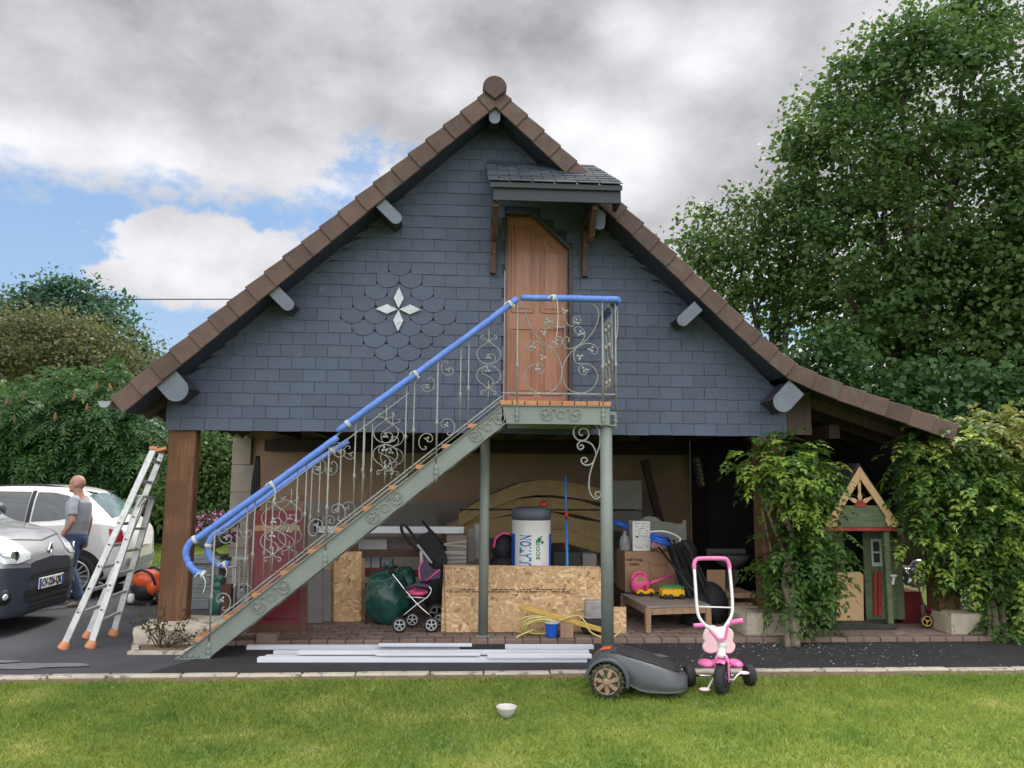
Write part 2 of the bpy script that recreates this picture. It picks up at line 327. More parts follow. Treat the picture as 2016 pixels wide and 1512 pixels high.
while y < 12.1:
    x = -2.28+(.085 if k % 2 else 0); d = .2 if k == 0 else .165
    while x < 5.45:
        if not (k == 0 and 3.9 < x < 3.3): b.box((x+.085, y+d/2, .012+random.uniform(-.002, .002)), (.162, d-.008, .07), Matrix.Rotation(random.uniform(-.012, .012), 3, 'X'))
        x += .17
    y += d; k += 1
solo('brick_floor', b, MATS['paver'], None, None, kind='structure', bevel=.006)
b = MB(); b.bb((-2.27, 7.86, -.015), (5.45, 12.2, .030)); solo('floor_bed', b, MATS['soil'], None, None, kind='structure')
# ------------------------------------------------------------------ the house
YW, YV, YB = 8.15, 7.75, 12.2
A = P(974, 168, YV); L0 = P(219, 786, YV); K = P(1568, 727, YV); E0 = P(1886, 838, YV)
XA = A.x; SL = (A.z-L0.z)/(A.x-L0.x); SR = (A.z-K.z)/(K.x-A.x); SE = (K.z-E0.z)/(E0.x-K.x)
def zroof(x): return A.z-SL*(A.x-x) if x < XA else (A.z-SR*(x-XA) if x < K.x else K.z-SE*(x-K.x))
zb = P(940, 853, YW).z
XL, XR = P(329, 815, YW).x, P(1548, 835, YW).x
st = P(785, 610, YW); PIT = (st.z-zb)/10; SWD = .240
house = thing('house', 'two-storey outbuilding with blue-grey slate gable, brown tiled roof and open carport below', 'building', (0, YW, 0))
prof = [Vector((L0.x, 0, L0.z)), Vector((A.x, 0, A.z))]
def sample(p, q):                       # tile pitch points from p (low) to q (high)
    d = q-p; n = max(1, round(d.length/.236)); return [p+d*(i/n) for i in range(n+1)]
left = sample(Vector((L0.x, 0, L0.z)), Vector((A.x, 0, A.z)))
km = Vector((K.x, 0, K.z)); kd1 = (Vector((A.x, 0, A.z))-km).normalized(); kd2 = (Vector((E0.x, 0, E0.z))-km).normalized()
curve = [km+kd2*.5, km+kd2*.22+Vector((0, 0, .018)), km+kd1*.02+Vector((0, 0, .035)), km+kd1*.26+Vector((0, 0, .012)), km+kd1*.5]
right = sample(Vector((E0.x, 0, E0.z)), curve[0])[:-1]+curve+sample(curve[-1], Vector((A.x, 0, A.z)))[1:]
def verge(pts, sgn, nm, drop):
    b = MB(); f = MB(); random.seed(11)
    for i in range(len(pts)-1):
        p, q = pts[i], pts[i+1]; d = (q-p).normalized(); n = Vector((-d.z*sgn, 0, d.x*sgn))
        if n.z < 0: n = -n
        e = q+d*.03; r1 = random.uniform(-.004, .004); lo = p+n*(.019+r1); hi = e+n*.004
        def hexa(y0, y1, y2, y3, t0, t1, B):
            a = [Vector((v.x, y, v.z)) for v, y in ((lo-n*t0, y0), (lo, y0), (hi, y1), (hi-n*t1, y1), (lo-n*t0, y2), (lo, y2), (hi, y3), (hi-n*t1, y3))]
            B.add(a, [(0, 1, 2, 3), (7, 6, 5, 4), (0, 4, 5, 1), (1, 5, 6, 2), (2, 6, 7, 3), (3, 7, 4, 0)])
        hexa(YV-.018, YV, YV+.012, YV+.022, drop, drop-.015, b)          # hanging front cheek
        hexa(YV+.013, YV+.023, YV+.21, YV+.21, .022, .020, b)            # top of the verge tile
        y = YV+.22
        while y < 13.2:
            hexa(y, y, y+.198, y+.198, .022, .020, f); y += .204
    part('verge_tiles', b, MATS['tile'], house, bevel=.006); part('roof_tiles', f, MATS['tile'], house)
verge(left, 1, 'l', .2); verge(right, -1, 'r', .185)
# ridge: round caps running back, the first closed by a rounded face
b = MB(); y = YV-.05; k = 0
while y < 13.2:
    pr = [(XA+.125*math.cos(a)*1.0, A.z-.045+.125*math.sin(a)*1.05) for a in [math.pi*(i/12) for i in range(13)]]
    s_ = 1.0 if k % 2 == 0 else .97
    pr = [(XA+(x-XA)*s_, A.z-.045+(z-A.z+.045)*s_) for x, z in pr]
    if k == 0: pr = pr+[(XA-.10, A.z-.09), (XA, A.z-.17), (XA+.10, A.z-.09)]
    b.prism([(x, y, z) for x, z in pr], (0, .30 if k else .12, 0)); y += .285 if k else .11; k += 1
part('ridge_cap', b, MATS['tile'], house, bevel=.008)
# boards under the tiles: eaves soffit in front, brown deck behind
def offp(pts, o):
    r = []
    for i, p in enumerate(pts):
        d = (pts[min(i+1, len(pts)-1)]-pts[max(i-1, 0)]).normalized(); n = Vector((-d.z, 0, d.x))
        if n.z < 0: n = -n
        r.append(p+n*o)
    return r
def slab(pts, o0, o1, y0, y1, B):
    a = offp(pts, o0); c = offp(pts, o1)
    for i in range(len(pts)-1):
        B.prism([(v.x, y0, v.z) for v in (a[i], a[i+1], c[i+1], c[i])], (0, y1-y0, 0))
keyR = [Vector((E0.x, 0, E0.z))]+curve+[Vector((A.x, 0, A.z))]; keyL = [Vector((L0.x, 0, L0.z)), Vector((A.x, 0, A.z))]
b = MB(); slab(keyL, -.03, -.16, YV+.035, YW+.02, b); slab(keyR[3:], -.03, -.155, YV+.035, YW+.02, b)
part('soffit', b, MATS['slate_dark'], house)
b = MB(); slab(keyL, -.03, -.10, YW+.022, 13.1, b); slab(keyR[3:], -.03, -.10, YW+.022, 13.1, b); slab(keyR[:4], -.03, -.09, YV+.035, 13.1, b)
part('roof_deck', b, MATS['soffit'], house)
# purlins under the lean-to, seen from below, and rafters of the left eave
lt = [Vector((E0.x, 0, E0.z)), km+kd2*.15]
for i in range(9):
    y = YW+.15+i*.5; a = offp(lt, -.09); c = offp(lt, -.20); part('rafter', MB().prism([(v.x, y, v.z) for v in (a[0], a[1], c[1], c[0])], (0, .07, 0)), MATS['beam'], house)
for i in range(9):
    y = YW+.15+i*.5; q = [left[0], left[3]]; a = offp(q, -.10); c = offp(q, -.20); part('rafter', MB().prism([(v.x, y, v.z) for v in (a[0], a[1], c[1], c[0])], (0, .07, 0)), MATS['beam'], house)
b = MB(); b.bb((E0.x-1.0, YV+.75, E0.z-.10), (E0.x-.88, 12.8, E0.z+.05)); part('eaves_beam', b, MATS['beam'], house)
# slate gable: backing wall and single slates
b = MB()
oz = .165
def zu(x): return zroof(x)-oz*(math.sqrt(1+SL*SL) if x < XA else math.sqrt(1+SR*SR))
pg = [(XL+.01, zb+.01), (XR-.01, zb+.01), (XR-.01, zu(XR)), (XA+.02, zu(XA+.02)), (XA-.02, zu(XA-.02)), (XL+.01, zu(XL+.01))]
DX0, DX1 = P(994, 700, YW).x, P(1123, 700, YW).x; DZ0 = P(1050, 792, YW).z; DZT = P(1020, 420, YW).z; DXC = P(1048, 420, YW).x; DZC = P(1122, 490, YW).z
gw = MB()
for q in ([(XL+.01, zb+.01), (DX0-.01, zb+.01), (DX0-.01, zu(DX0-.01)), (XA+.02, zu(XA+.02)), (XA-.02, zu(XA-.02)), (XL+.01, zu(XL+.01))], [(DX1+.012, zb+.01), (XR-.01, zb+.01), (XR-.01, zu(XR)), (DX1+.012, zu(DX1+.012))],
          [(DX0-.01, zb+.01), (DX1+.012, zb+.01), (DX1+.012, DZ0-.01), (DX0-.01, DZ0-.01)],
          [(DX0-.01, DZT+.012), (DXC+.01, DZT+.012), (DX1+.012, DZC+.012), (DX1+.012, zu(DX1+.012)), (DX0-.01, zu(DX0-.01))]):
    gw.prism([(x, YW+.012, z) for x, z in q], (0, .2, 0))
part('gable_wall', gw, MATS['slate_dark'], house)
S = MB(); random.seed(21)
nrow = int((A.z-zb)/PIT)+2
def indoor(x, z): return DX0-.01 < x < DX1+.03 and DZ0-.05 < z < DZT and (x < DXC or z < DZT-(x-DXC)*(DZT-DZC)/(DX1-DXC)+.05)
star_n = {-5: 1, -4: 2, -3: 3, -2: 4, -1: 5, 0: 4, 1: 3, 2: 2, 3: 1}
for r in range(nrow):
    z0 = zb+r*PIT; k = r-10; odd = (k % 2 != 0)
    c0 = st.x+(0 if odd else SWD/2)
    j0 = int((XL-c0)/SWD)-2; j1 = int((XR-c0)/SWD)+2
    for j in range(j0, j1+1):
        xc = c0+j*SWD; x0, x1 = xc-SWD/2+.0022, xc+SWD/2-.0022
        if r == 0: pass
        x0 = max(x0, XL-.005); x1 = min(x1, XR+.005)
        if x1-x0 < .02: continue
        # door opening
        if z0+PIT*.5 > DZ0-.02 and z0 < DZT+.03:
            lim1 = DX1+.02 if z0 < DZC else DXC+(DZT-z0)/(DZT-DZC)*(DX1-DXC)+.03
            if x0 < lim1 and x1 > DX0-.01:
                if xc < (DX0+DX1)/2: x1 = min(x1, DX0-.012)
                else: x0 = max(x0, lim1)
                if x1-x0 < .03: continue
        za = z0+PIT*1.12
        # fit under the roof slopes
        def clip(x, z): return min(z, zu(x)+.02)
        if zu(x0)+.01 < z0 and zu(x1)+.01 < z0: continue
        dzr = random.uniform(-.0025, .0025); t0 = random.uniform(.007, .0105)
        n = star_n.get(k, 0); scale = n and abs(xc-st.x) < (n-.5)*SWD/2+.01 and not (k in (1, -1) and abs(xc-st.x) < .05)
        zl = z0+dzr
        if scale:
            rad = SWD/2; zz = zl; pts = [(x1, za), (x0, za), (x0, zl+rad*.72)]
            pts += [(xc-rad*math.cos(a), zl+rad*.72-rad*.80*math.sin(a)) for a in [math.pi*i/14 for i in range(1, 14)]]+[(x1, zl+rad*.72)]
            pts = [(x, z-.012) if z < za else (x, z) for x, z in pts]
        else:
            tl = random.uniform(-.0015, .0015); pts = [(x1, clip(x1, za)), (x0, clip(x0, za)), (x0, min(zl+tl, clip(x0, za))), (x1, min(zl-tl, clip(x1, za)))]
        ext = .003 if scale else 0
        a = [Vector((x, YW-t0*(1-(z-zl)/(PIT*1.12))-ext, z)) for x, z in pts]
        S.prism(a, (0, .005, 0))
part('slates', S, MATS['slate'], house)
# star of four pale diamonds
for a in range(4):
    M = Matrix.Rotation(a*math.pi/2, 3, 'Y'); l = .240; w = .052
    q = [M@Vector(v) for v in ((0, 0, .010), (w, 0, .010+l*.45), (0, 0, l-.004), (-w, 0, .010+l*.45))]
    part('pale_diamond', MB().prism([Vector((st.x, YW-.034, st.z))+v for v in q], (0, .01, 0)), MATS['star'], house)
# purlin ends
def purlin(px, py, w, l, ang, sub=.0, yy=YV+.03):
    c = P(px, py, yy); ax = Vector((math.sin(ang), 0, -math.cos(ang))); sd = Vector((math.cos(ang), 0, math.sin(ang)))
    b = MB(); pts = []
    top = c-ax*(l/2)
    pts += [top+sd*w/2, top-sd*w/2]
    for i in range(13):
        a = math.pi*i/12; pts.append(c+ax*(l/2-w/2)+ax*math.sin(a)*w/2*1.0-sd*math.cos(a)*w/2)
    b.prism(pts, (0, .012, 0)); e = part('purlin_end', b, MATS['slate_pale'], house, bevel=.003)
    g = MB(); cc = c-ax*.02
    pts2 = [cc-ax*(l/2-.02)+sd*w*.42, cc-ax*(l/2-.02)-sd*w*.42, cc+ax*(l/2-.035)-sd*w*.42, cc+ax*(l/2-.035)+sd*w*.42]
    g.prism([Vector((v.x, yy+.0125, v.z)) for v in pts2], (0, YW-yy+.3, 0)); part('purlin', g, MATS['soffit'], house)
purlin(974, 224, .118, .215, 0)
for px, py, w, l, a in ((768, 418, .125, .29, .80), (555, 588, .125, .29, .80), (340, 760, .235, .33, .75)): purlin(px, py, w, l, a)
for px, py, w, l, a in ((1181, 432, .115, .22, -.08), (1356, 620, .125, .29, -.82), (1549, 784, .21, .32, -.76)): purlin(px, py, w, l, a)
# gutter
b = MB(); g0 = P(217, 786, YV-.02); pr = [(g0.x+.01, g0.z+.01)]+[(g0.x-.05+.06*math.cos(a), g0.z+.0-.062*math.sin(a)) for a in [math.pi*i/10 for i in range(11)]]
b.prism([(x, YV-.03, z-.02) for x, z in pr[1:]], (0, .004, 0)); inner = [(x*1, z) for x, z in pr[1:]]
b.grid([[(x, YV-.03, z-.02) for x, z in pr[1:]], [(x, 13, z-.02) for x, z in pr[1:]]]); part('gutter', b, MATS['zinc'], house)
# door in the gable
yd = YW+.07
dp = [(DX0, DZ0), (DX1, DZ0), (DX1, DZC), (DXC, DZT), (DX0, DZT)]
door = part('door', MB().prism([(x, yd, z) for x, z in dp], (0, .045, 0)), MATS['door_wood'], house, bevel=.003)
b = MB(); W = DX1-DX0
zl = P(1060, 645, YW).z; zu1 = P(1060, 612, YW).z
cols = [(DX0+.11*W, DX0+.44*W), (DX0+.56*W, DX0+.87*W)]
mold = MB()
def frame(x0, x1, z0, z1a, z1b, w, y, d, B, z0b=None):
    q = [Vector((x0, y, z0)), Vector((x1, y, z0)), Vector((x1, y, z1b)), Vector((x0, y, z1a))]; c = sum(q, Vector())/4
    for i in range(4): B.bar(q[i], q[(i+1) % 4], w, d, up=(0, 1, 0))
def ztop(x): return DZT-.10 if x < DXC else min(DZT-.10, DZT-(x-DXC)*(DZT-DZC)/(DX1-DXC)-.13)
for i, (x0, x1) in enumerate(cols):
    for z0, za, zb_ in ((P(1060, 775, YW).z, zl, zl), (zu1, ztop(x0), ztop(x1))):
        frame(x0, x1, z0, za, zb_, .022, yd-.004, .02, b)
        m = .035; b.prism([(x0+m, yd+.002, z0+m), (x1-m, yd+.002, z0+m), (x1-m, yd+.002, zb_-m), (x0+m, yd+.002, za-m)], (0, -.012, 0))
for f in (.04, .955): b.bar((DX0+W*f, yd-.003, DZ0+.02), (DX0+W*f, yd-.003, (DZT if f < .5 else DZC)-.05), .012, .012, up=(0, 1, 0))
part('panel', b, MATS['door_wood'], door, bevel=.003)
b = MB(); q = [Vector((x, YW+.03, z)) for x, z in dp]
for i in (1, 2, 3): b.bar(q[i], q[(i+1) % 5]+Vector((0, 0, 0)), .03, .12, up=(0, 1, 0))
part('door_frame', b, MATS['door_frame'], house)
b = MB(); h = P(1112, 650, yd-.03); b.box(h, (.012, .012, .14)); b.bar(h+Vector((0, -.01, .03)), h+Vector((-.10, -.02, .03)), .014, .014); part('door_handle', b, MATS['zinc'], door)
# canopy over the door
cw = P(957, 319, YW); cx0 = cw.x; YC = 7.28; f0 = P(967, 356, YC); cx0f = f0.x; cx1f = P(1232, 372, YC).x; cxe = cx1f; cze = f0.z-.0
cx0 = min(cx0, cx0f)-.0; cxw = P(1168, 342, YW).x; cz1 = cw.z; can = MB(); nr = 9
ct = part('canopy', MB().prism([(cx0+.02, YC+.015, cze-.002), (cxe-.03, YC+.015, cze-.002), (cxw-.03, YW, cz1-.012), (cx0+.02, YW, cz1-.012)], (0, 0, -.05)), MATS['fascia'], house)
b = MB(); random.seed(4)
for r in range(nr):
    t0 = r/nr; t1 = min(1, (r+1.25)/nr); y0 = YC+(YW-YC)*t0; y1 = YC+(YW-YC)*t1; z0 = cze+(cz1-cze)*t0; z1 = cze+(cz1-cze)*t1; x = cx0-(.11 if r % 2 else 0)
    while x < cxe:
        xa = max(x, cx0); xb = min(x+.215, cxe-(cxe-cxw)*min(1, (r+.5)/nr)); e = random.uniform(-.004, .004)
        if xb-xa > .02: b.add([(xa, y0+e, z0+.008), (xb-.004, y0+e, z0+.008), (xb-.004, y1, z1), (xa, y1, z1), (xa, y0+e, z0+.0155), (xb-.004, y0+e, z0+.0155), (xb-.004, y1, z1+.006), (xa, y1, z1+.006)], [(3, 2, 1, 0), (4, 5, 6, 7), (0, 1, 5, 4), (1, 2, 6, 5), (2, 3, 7, 6), (3, 0, 4, 7)])
        x += .22
part('canopy_slates', b, MATS['slate_top'], ct)
b = MB(); fz = P(1100, 395, YC).z-.0; b.bb((cx0+.055, YC+.045, cze-.17), (cxe-.04, YC+.07, cze-.005)); b.bb((cxe-.075, YC+.071, cze-.17), (cxe-.04, YC+.30, cze-.02)); b.bb((cx0+.055, YC+.071, cze-.165), (cx0+.08, YW-.012, cze-.04))
part('canopy_fascia', b, MATS['fascia'], ct)
for px, pyt, pyb in ((970, 400, 541), (1150, 405, 547)):
    w = P(px, pyb, YW); x = w.x; zf = cze-.16; b = MB()
    b.bb((x-.03, YW-.075, w.z), (x+.03, YW-.013, zf)); 
    cv = crom([(x, YW-.05, w.z+.22), (x, YW-.16, w.z+.5), (x, YW-.36, zf-.28), (x, YC+.17, zf-.03)], 5)
    b2 = [(c+Vector((-.028, 0, 0))) for c in cv]
    b.grid([[c+Vector((-.028, -.035, -.02)) for c in cv], [c+Vector((.028, -.035, -.02)) for c in cv], [c+Vector((.028, .045, .03)) for c in cv], [c+Vector((-.028, .045, .03)) for c in cv], [c+Vector((-.028, -.035, -.02)) for c in cv]], sm=False)
    b.bb((x-.03, YC+.12, zf-.055), (x+.03, YW-.076, zf))
    part('canopy_bracket', b, MATS['bracket'], ct, bevel=.004)
# carport: lintel, ceiling joists, posts on stone
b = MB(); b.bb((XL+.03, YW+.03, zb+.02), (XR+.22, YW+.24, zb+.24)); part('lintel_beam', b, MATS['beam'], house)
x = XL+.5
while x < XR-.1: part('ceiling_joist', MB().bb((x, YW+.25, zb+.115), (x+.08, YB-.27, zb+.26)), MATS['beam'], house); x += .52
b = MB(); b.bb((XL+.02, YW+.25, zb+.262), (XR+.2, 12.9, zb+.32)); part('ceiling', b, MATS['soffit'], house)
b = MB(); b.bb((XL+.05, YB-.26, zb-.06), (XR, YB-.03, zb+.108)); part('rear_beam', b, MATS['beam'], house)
pl = P(321, 1000, YW+.03); pr_ = P(377, 1000, YW+.03)
b = MB(); b.add([(pl.x, YW+.035, .13), (pr_.x, YW+.035, .13), (pr_.x, YW+.20, .13), (pl.x, YW+.20, .13), (pl.x+.008, YW+.035, zb+.02), (pr_.x, YW+.035, zb+.02), (pr_.x, YW+.20, zb+.02), (pl.x+.008, YW+.20, zb+.02)],
                 [(3, 2, 1, 0), (4, 5, 6, 7), (0, 1, 5, 4), (1, 2, 6, 5), (2, 3, 7, 6), (3, 0, 4, 7)])
part('timber_post', b, MATS['post'], house, bevel=.012)
def rough_block(a, c, seed, n=7, amp=.018):
    b = MB(); a = Vector(a); c = Vector(c)
    def sf(o, u, v):
        rows = []
        for i in range(n+1): rows.append([o+u*(i/n)+v*(j/n) for j in range(n+1)])
        b.grid(rows, sm=False)
    dx = Vector((c.x-a.x, 0, 0)); dy = Vector((0, c.y-a.y, 0)); dzz = Vector((0, 0, c.z-a.z))
    sf(a, dx, dzz); sf(a+dy, dx, dzz); sf(a, dy, dzz); sf(a+dx, dy, dzz); sf(a+dzz, dx, dy); sf(a, dx, dy)
    o = []
    for v in b.v:
        q = Vector(v); m = (a+c)/2; k = noise.noise_vector(q*9+Vector((seed, 0, 0)))*amp+noise.noise_vector(q*3.2)*amp*.9; e = sum(1 for i in range(3) if abs(q[i]-a[i]) < 1e-4 or abs(q[i]-c[i]) < 1e-4)
        q = q+k+((m-q)*.06 if e >= 2 else (m-q)*0); o.append(tuple(q))
    b.v = o; return b
sg = P(290, 1230, 7.9)
part('stone_footing', rough_block((-3.10, 7.86, -.03), (-2.42, 8.62, .165), 3, 11, .022), MATS['limestone'], house, fix=True)
rb = rough_block((-2.44, 7.95, .0), (-2.28, 8.5, .17), 8, 5, .015); part('stone_footing', rb, MATS['limestone'], house)
# the other posts
bx0, bx1 = G(1464, 1258), G(1592, 1258)
part('stone_footing', rough_block((bx0.x, 7.98, -.03), (bx1.x, 8.5, .265), 5, 6, .01), MATS['concrete'], house)
b = MB(); q = P(1520, 1000, 8.2); b.bb((q.x-.12, 8.17, .24), (q.x+.12, 8.42, zb+.02)); part('timber_post', b, MATS['post'], house, bevel=.01)
cx_, cx2 = G(1850, 1256), G(1935, 1256)
part('stone_footing', rough_block((cx_.x+.10, 7.98, -.03), (cx2.x+.03, 8.55, .26), 15, 6, .01), MATS['concrete'], house)
b = MB(); b.bb((cx2.x-.35, 8.17, .24), (cx2.x-.12, 8.4, E0.z+.1)); part('timber_post', b, MATS['post'], house)
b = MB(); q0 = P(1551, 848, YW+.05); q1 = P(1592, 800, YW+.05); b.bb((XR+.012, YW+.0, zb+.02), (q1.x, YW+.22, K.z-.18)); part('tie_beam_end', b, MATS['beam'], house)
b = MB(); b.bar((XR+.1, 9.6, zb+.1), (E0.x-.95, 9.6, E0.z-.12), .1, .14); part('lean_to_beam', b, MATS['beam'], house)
# back wall, pier and dark partition
wl0, wr0 = P(480, 1000, YB).x, P(1361, 1000, YB).x
b = MB(); b.bb((wl0, YB, .0), (wr0, YB+.2, zb+.3)); part('back_wall', b, MATS['plaster'], house)
b = MB(); b.bb((wl0+.9, YB-.02, .0), (wr0-.6, YB-.003, P(700, 985, YB).z)); part('wall_render', b, MATS['plaster_low'], house)
b = MB(); pxs = [(453, 480), (453, 489), (453, 484), (453, 493), (453, 486), (453, 493)]; ztp = P(470, 862, YB).z
for i, (a_, c_) in enumerate(pxs):
    z1 = ztp-i*.41; z0 = max(0, z1-.405); xa = P(a_, 1000, YB-.05).x; xb = P(c_+10, 1000, YB-.05).x
    if z1 > 0: b.bb((xa, YB-.08, z0), (xb, YB+.30, z1))
part('stone_pier', b, MATS['pier'], house, bevel=.006)
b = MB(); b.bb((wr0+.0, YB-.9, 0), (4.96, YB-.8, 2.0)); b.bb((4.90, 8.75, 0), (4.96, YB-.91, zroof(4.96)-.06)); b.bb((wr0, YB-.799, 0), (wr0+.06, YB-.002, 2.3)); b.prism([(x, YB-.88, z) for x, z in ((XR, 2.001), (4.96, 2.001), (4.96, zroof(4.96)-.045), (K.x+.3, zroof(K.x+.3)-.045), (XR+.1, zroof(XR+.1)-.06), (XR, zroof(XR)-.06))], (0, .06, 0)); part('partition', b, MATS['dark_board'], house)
# rod across the bay
q0 = P(905, 1003, 9.6); q1 = P(1250, 1004, 9.6); b = MB(); b.tube([q0, q1], .010, 6); part('tie_rod', b, MATS['black'], house)
b = MB(); q = P(1268, 905, 11.2); q1 = P(1300, 1030, 11.2); b.bar(q, q1, .1, .1); part('strut', b, MATS['beam'], house)
# ------------------------------------------------------------------ outside staircase
mk('steel', (.165, .190, .168), .5, var=.10, vs=4, col2=(.205, .232, .205), bump=.1, bs=40, spots=((.22, .24, .21), 9, .66))
mk('iron', (.235, .245, .225), .45, .2, var=.2, vs=20, bump=.15, bs=120)
mk('iron_leaf', (.42, .43, .42), .35, .5, var=.3, vs=40)
mk('tread_wood', (.33, .135, .052), .5, vs=5, stretch=(9, 9, 1), col2=(.46, .205, .085), bump=.2, bs=30, island=.12)
mk('foam', (.080, .17, .52), .5, var=.10, vs=10, col2=(.12, .24, .64), bump=.7, bs=16)
mk('tie', (.62, .62, .58), .5, var=.15)
YS, YS2 = 7.30, 8.02
stair = thing('staircase', 'grey-green steel staircase with wooden treads and scrolled railings rising to the gable door', 'staircase', tuple(G(372, 1297)))
s0 = P(350, 1297, YS); s1 = P(988, 797, YS); sl_ = (s1.z-s0.z)/(s1.x-s0.x); zland = P(1090, 799, YS).z; xt = s1.x; xl1 = P(1200, 800, YS).x
def zs(x): return s0.z+(x-s0.x)*sl_
su = Vector((1, 0, sl_)).normalized(); sv = Vector((-su.z, 0, su.x)); DV = .205       # DV: vertical depth of the stringer
zland = zs(xt)
def stringer(y, d):
    b = MB(); xb = s0.x; q = [(xb-.03, y, -.0), (xb+DV/sl_*.98, y, 0.0), (xt+.03, y, zland-.165), (xt, y, zland)]
    q = [(xb-.0, y, 0), (xb+DV/sl_, y, 0), (xt+.045, y, zs(xt+.045)-DV-.0), (xt, y, zland)]
    b.prism(q, (0, .008*d, 0)); a = [Vector(v) for v in q]
    b.bar(a[0]+Vector((0, -.0*d, .004)), a[3]+Vector((0, 0, -.004)), .05, .007, up=sv, mi=0); b.bar(a[1]+Vector((.004, 0, .004)), a[2]+Vector((0, 0, .004)), .05, .007, up=sv)
    b.box((xb+.13, y+.02*d, .005), (.30, .09, .01))
    for i in range(3): b.lathe([(.011, 0), (.011, .022), (.006, .024)], (xb+.06+i*.055, y-.015*d, .010), n=6)
    return b
part('stringer', stringer(YS, 1), MATS['steel'], stair); part('stringer', stringer(YS2, -1), MATS['steel'], stair)
# landing frame
b = MB(); zl0 = zs(xt+.045)-DV
b.bb((xt+.0, YS, zl0), (xl1, YS+.008, zland)); b.bb((xt, YS-.022, zland-.007), (xl1, YS+.028, zland)); b.bb((xt+.045, YS-.022, zl0-.007), (xl1, YS+.028, zl0))
b.bb((xl1-.008, YS+.028, zl0), (xl1, YS2, zland-.008)); b.bb((xt+.1, YS2-.008, zl0), (xl1-.01, YS2, zland-.008)); b.bb((xt+.4, YS+.03, zl0+.05), (xt+.41, YS2-.01, zland-.01))
b.bb((xt+.8, YS+.03, zl0+.05), (xt+.81, YS2-.01, zland-.01)); b.bb((xl1-.06, YS2+.001, zl0+.02), (xl1, YW-.014, zland-.02)); b.bb((xt+.35, YS2+.001, zl0+.02), (xt+.41, YW-.014, zland-.02))
part('landing_frame', b, MATS['steel'], stair)
b = MB(); xa = xt-.02; nb = 9; wb = (xl1+.02-xa)/nb
for i in range(nb): b.bb((xa+i*wb+.004, YS-.006, zland+.001), (xa+(i+1)*wb-.004, YW-.02, zland+.042+.002*(i % 2)))
part('landing_deck', b, MATS['tread_wood'], stair, bevel=.004)
for k in range(11):
    px = 396+53.2*k; x = P(px, 1000, YS).x if 0 else s0.x+(P(450, 1200, YS).x-P(396, 1200, YS).x)*k+(P(396, 1200, YS).x-s0.x)
    if x > xt-.12: break
    z = zs(x)+.035; part('tread', MB().bb((x-.045, YS+.009, z-.04), (x+.235, YS2-.009, z)), MATS['tread_wood'], stair, bevel=.004)
# columns
cf = P(1194.5, 1050, 7.37)
b = MB(); b.lathe([(.0575, .012), (.0575, zl0-.02)], (cf.x, 7.37, 0), n=24); b.box((cf.x, 7.37, .006), (.17, .17, .012)); b.box((cf.x, 7.37, zl0-.012), (.15, .13, .012)); part('column', b, MATS['steel'], stair)
cb = P(953, 1050, 8.05)
b = MB(); b.lathe([(.049, .055), (.049, zl0+.02)], (cb.x, 8.03, 0), n=24); b.box((cb.x, 8.03, .052), (.14, .14, .012)); part('column', b, MATS['steel'], stair)
# ---- ironwork helpers
def strand(b, pts, r=.0052, n=6, k=5): b.tube(crom(pts, k), r, n)
def leaf3(b, c, s=.026, a0=0.0):
    c = Vector(c)
    for a in (a0, a0+2.2, a0-2.2):
        d = Vector((math.cos(a), 0, math.sin(a))); n = Vector((-d.z, 0, d.x)); y = Vector((0, -1, 0))
        b.add([c+y*.004, c+d*s*.55+n*s*.40+y*.010, c+d*s*1.25+y*.003, c+d*s*.55-n*s*.40+y*.010, c+d*s*.6+y*.018, c+d*s*.6-y*.004], [(0, 1, 4), (1, 2, 4), (2, 3, 4), (3, 0, 4), (1, 0, 5), (2, 1, 5), (3, 2, 5), (0, 3, 5)])
def lyre(cx, cz, y, h=1.0, name='scroll_panel'):
    b = MB(); lv = MB()
    S = [(.048, .266), (.057, .281), (.072, .272), (.066, .248), (.038, .245), (.012, .228), (.032, .198), (.086, .160), (.112, .112), (.098, .055), (.052, .018), (.0, .006)]
    for s in (1, -1):
        for t in (1, -1): strand(b, [(cx+s*u, y, cz+t*v*h) for u, v in S])
    strand(b, [(cx, y, cz+.006), (cx+.055, y, cz+.035), (cx+.058, y, cz+.085), (cx+.02, y, cz+.105), (cx+.0, y, cz+.08)], .0045)
    strand(b, [(cx, y, cz-.006), (cx-.055, y, cz-.035), (cx-.058, y, cz-.080), (cx-.02, y, cz-.098), (cx+.03, y, cz-.13), (cx+.05, y, cz-.17)], .0045)
    leaf3(lv, (cx-.005, y, cz+.075), .03, 1.6); leaf3(lv, (cx-.01, y, cz-.05), .03, -.5); leaf3(lv, (cx+.05, y, cz-.17), .022, 4)
    b.tube([(cx, y, cz+.20), (cx, y, cz+.245)], .010, 6); b.tube([(cx, y, cz-.20), (cx, y, cz-.245)], .010, 6)
    b.tube([(cx, y, cz+.17), (cx, y, cz+.36)], .0055, 6); b.tube([(cx, y, cz-.15), (cx, y, cz-.37)], .0055, 6)
    p = part(name, b, MATS['iron'], stair, fix=False); part('leaf_ornament', lv, MATS['iron_leaf'], p, fix=False)
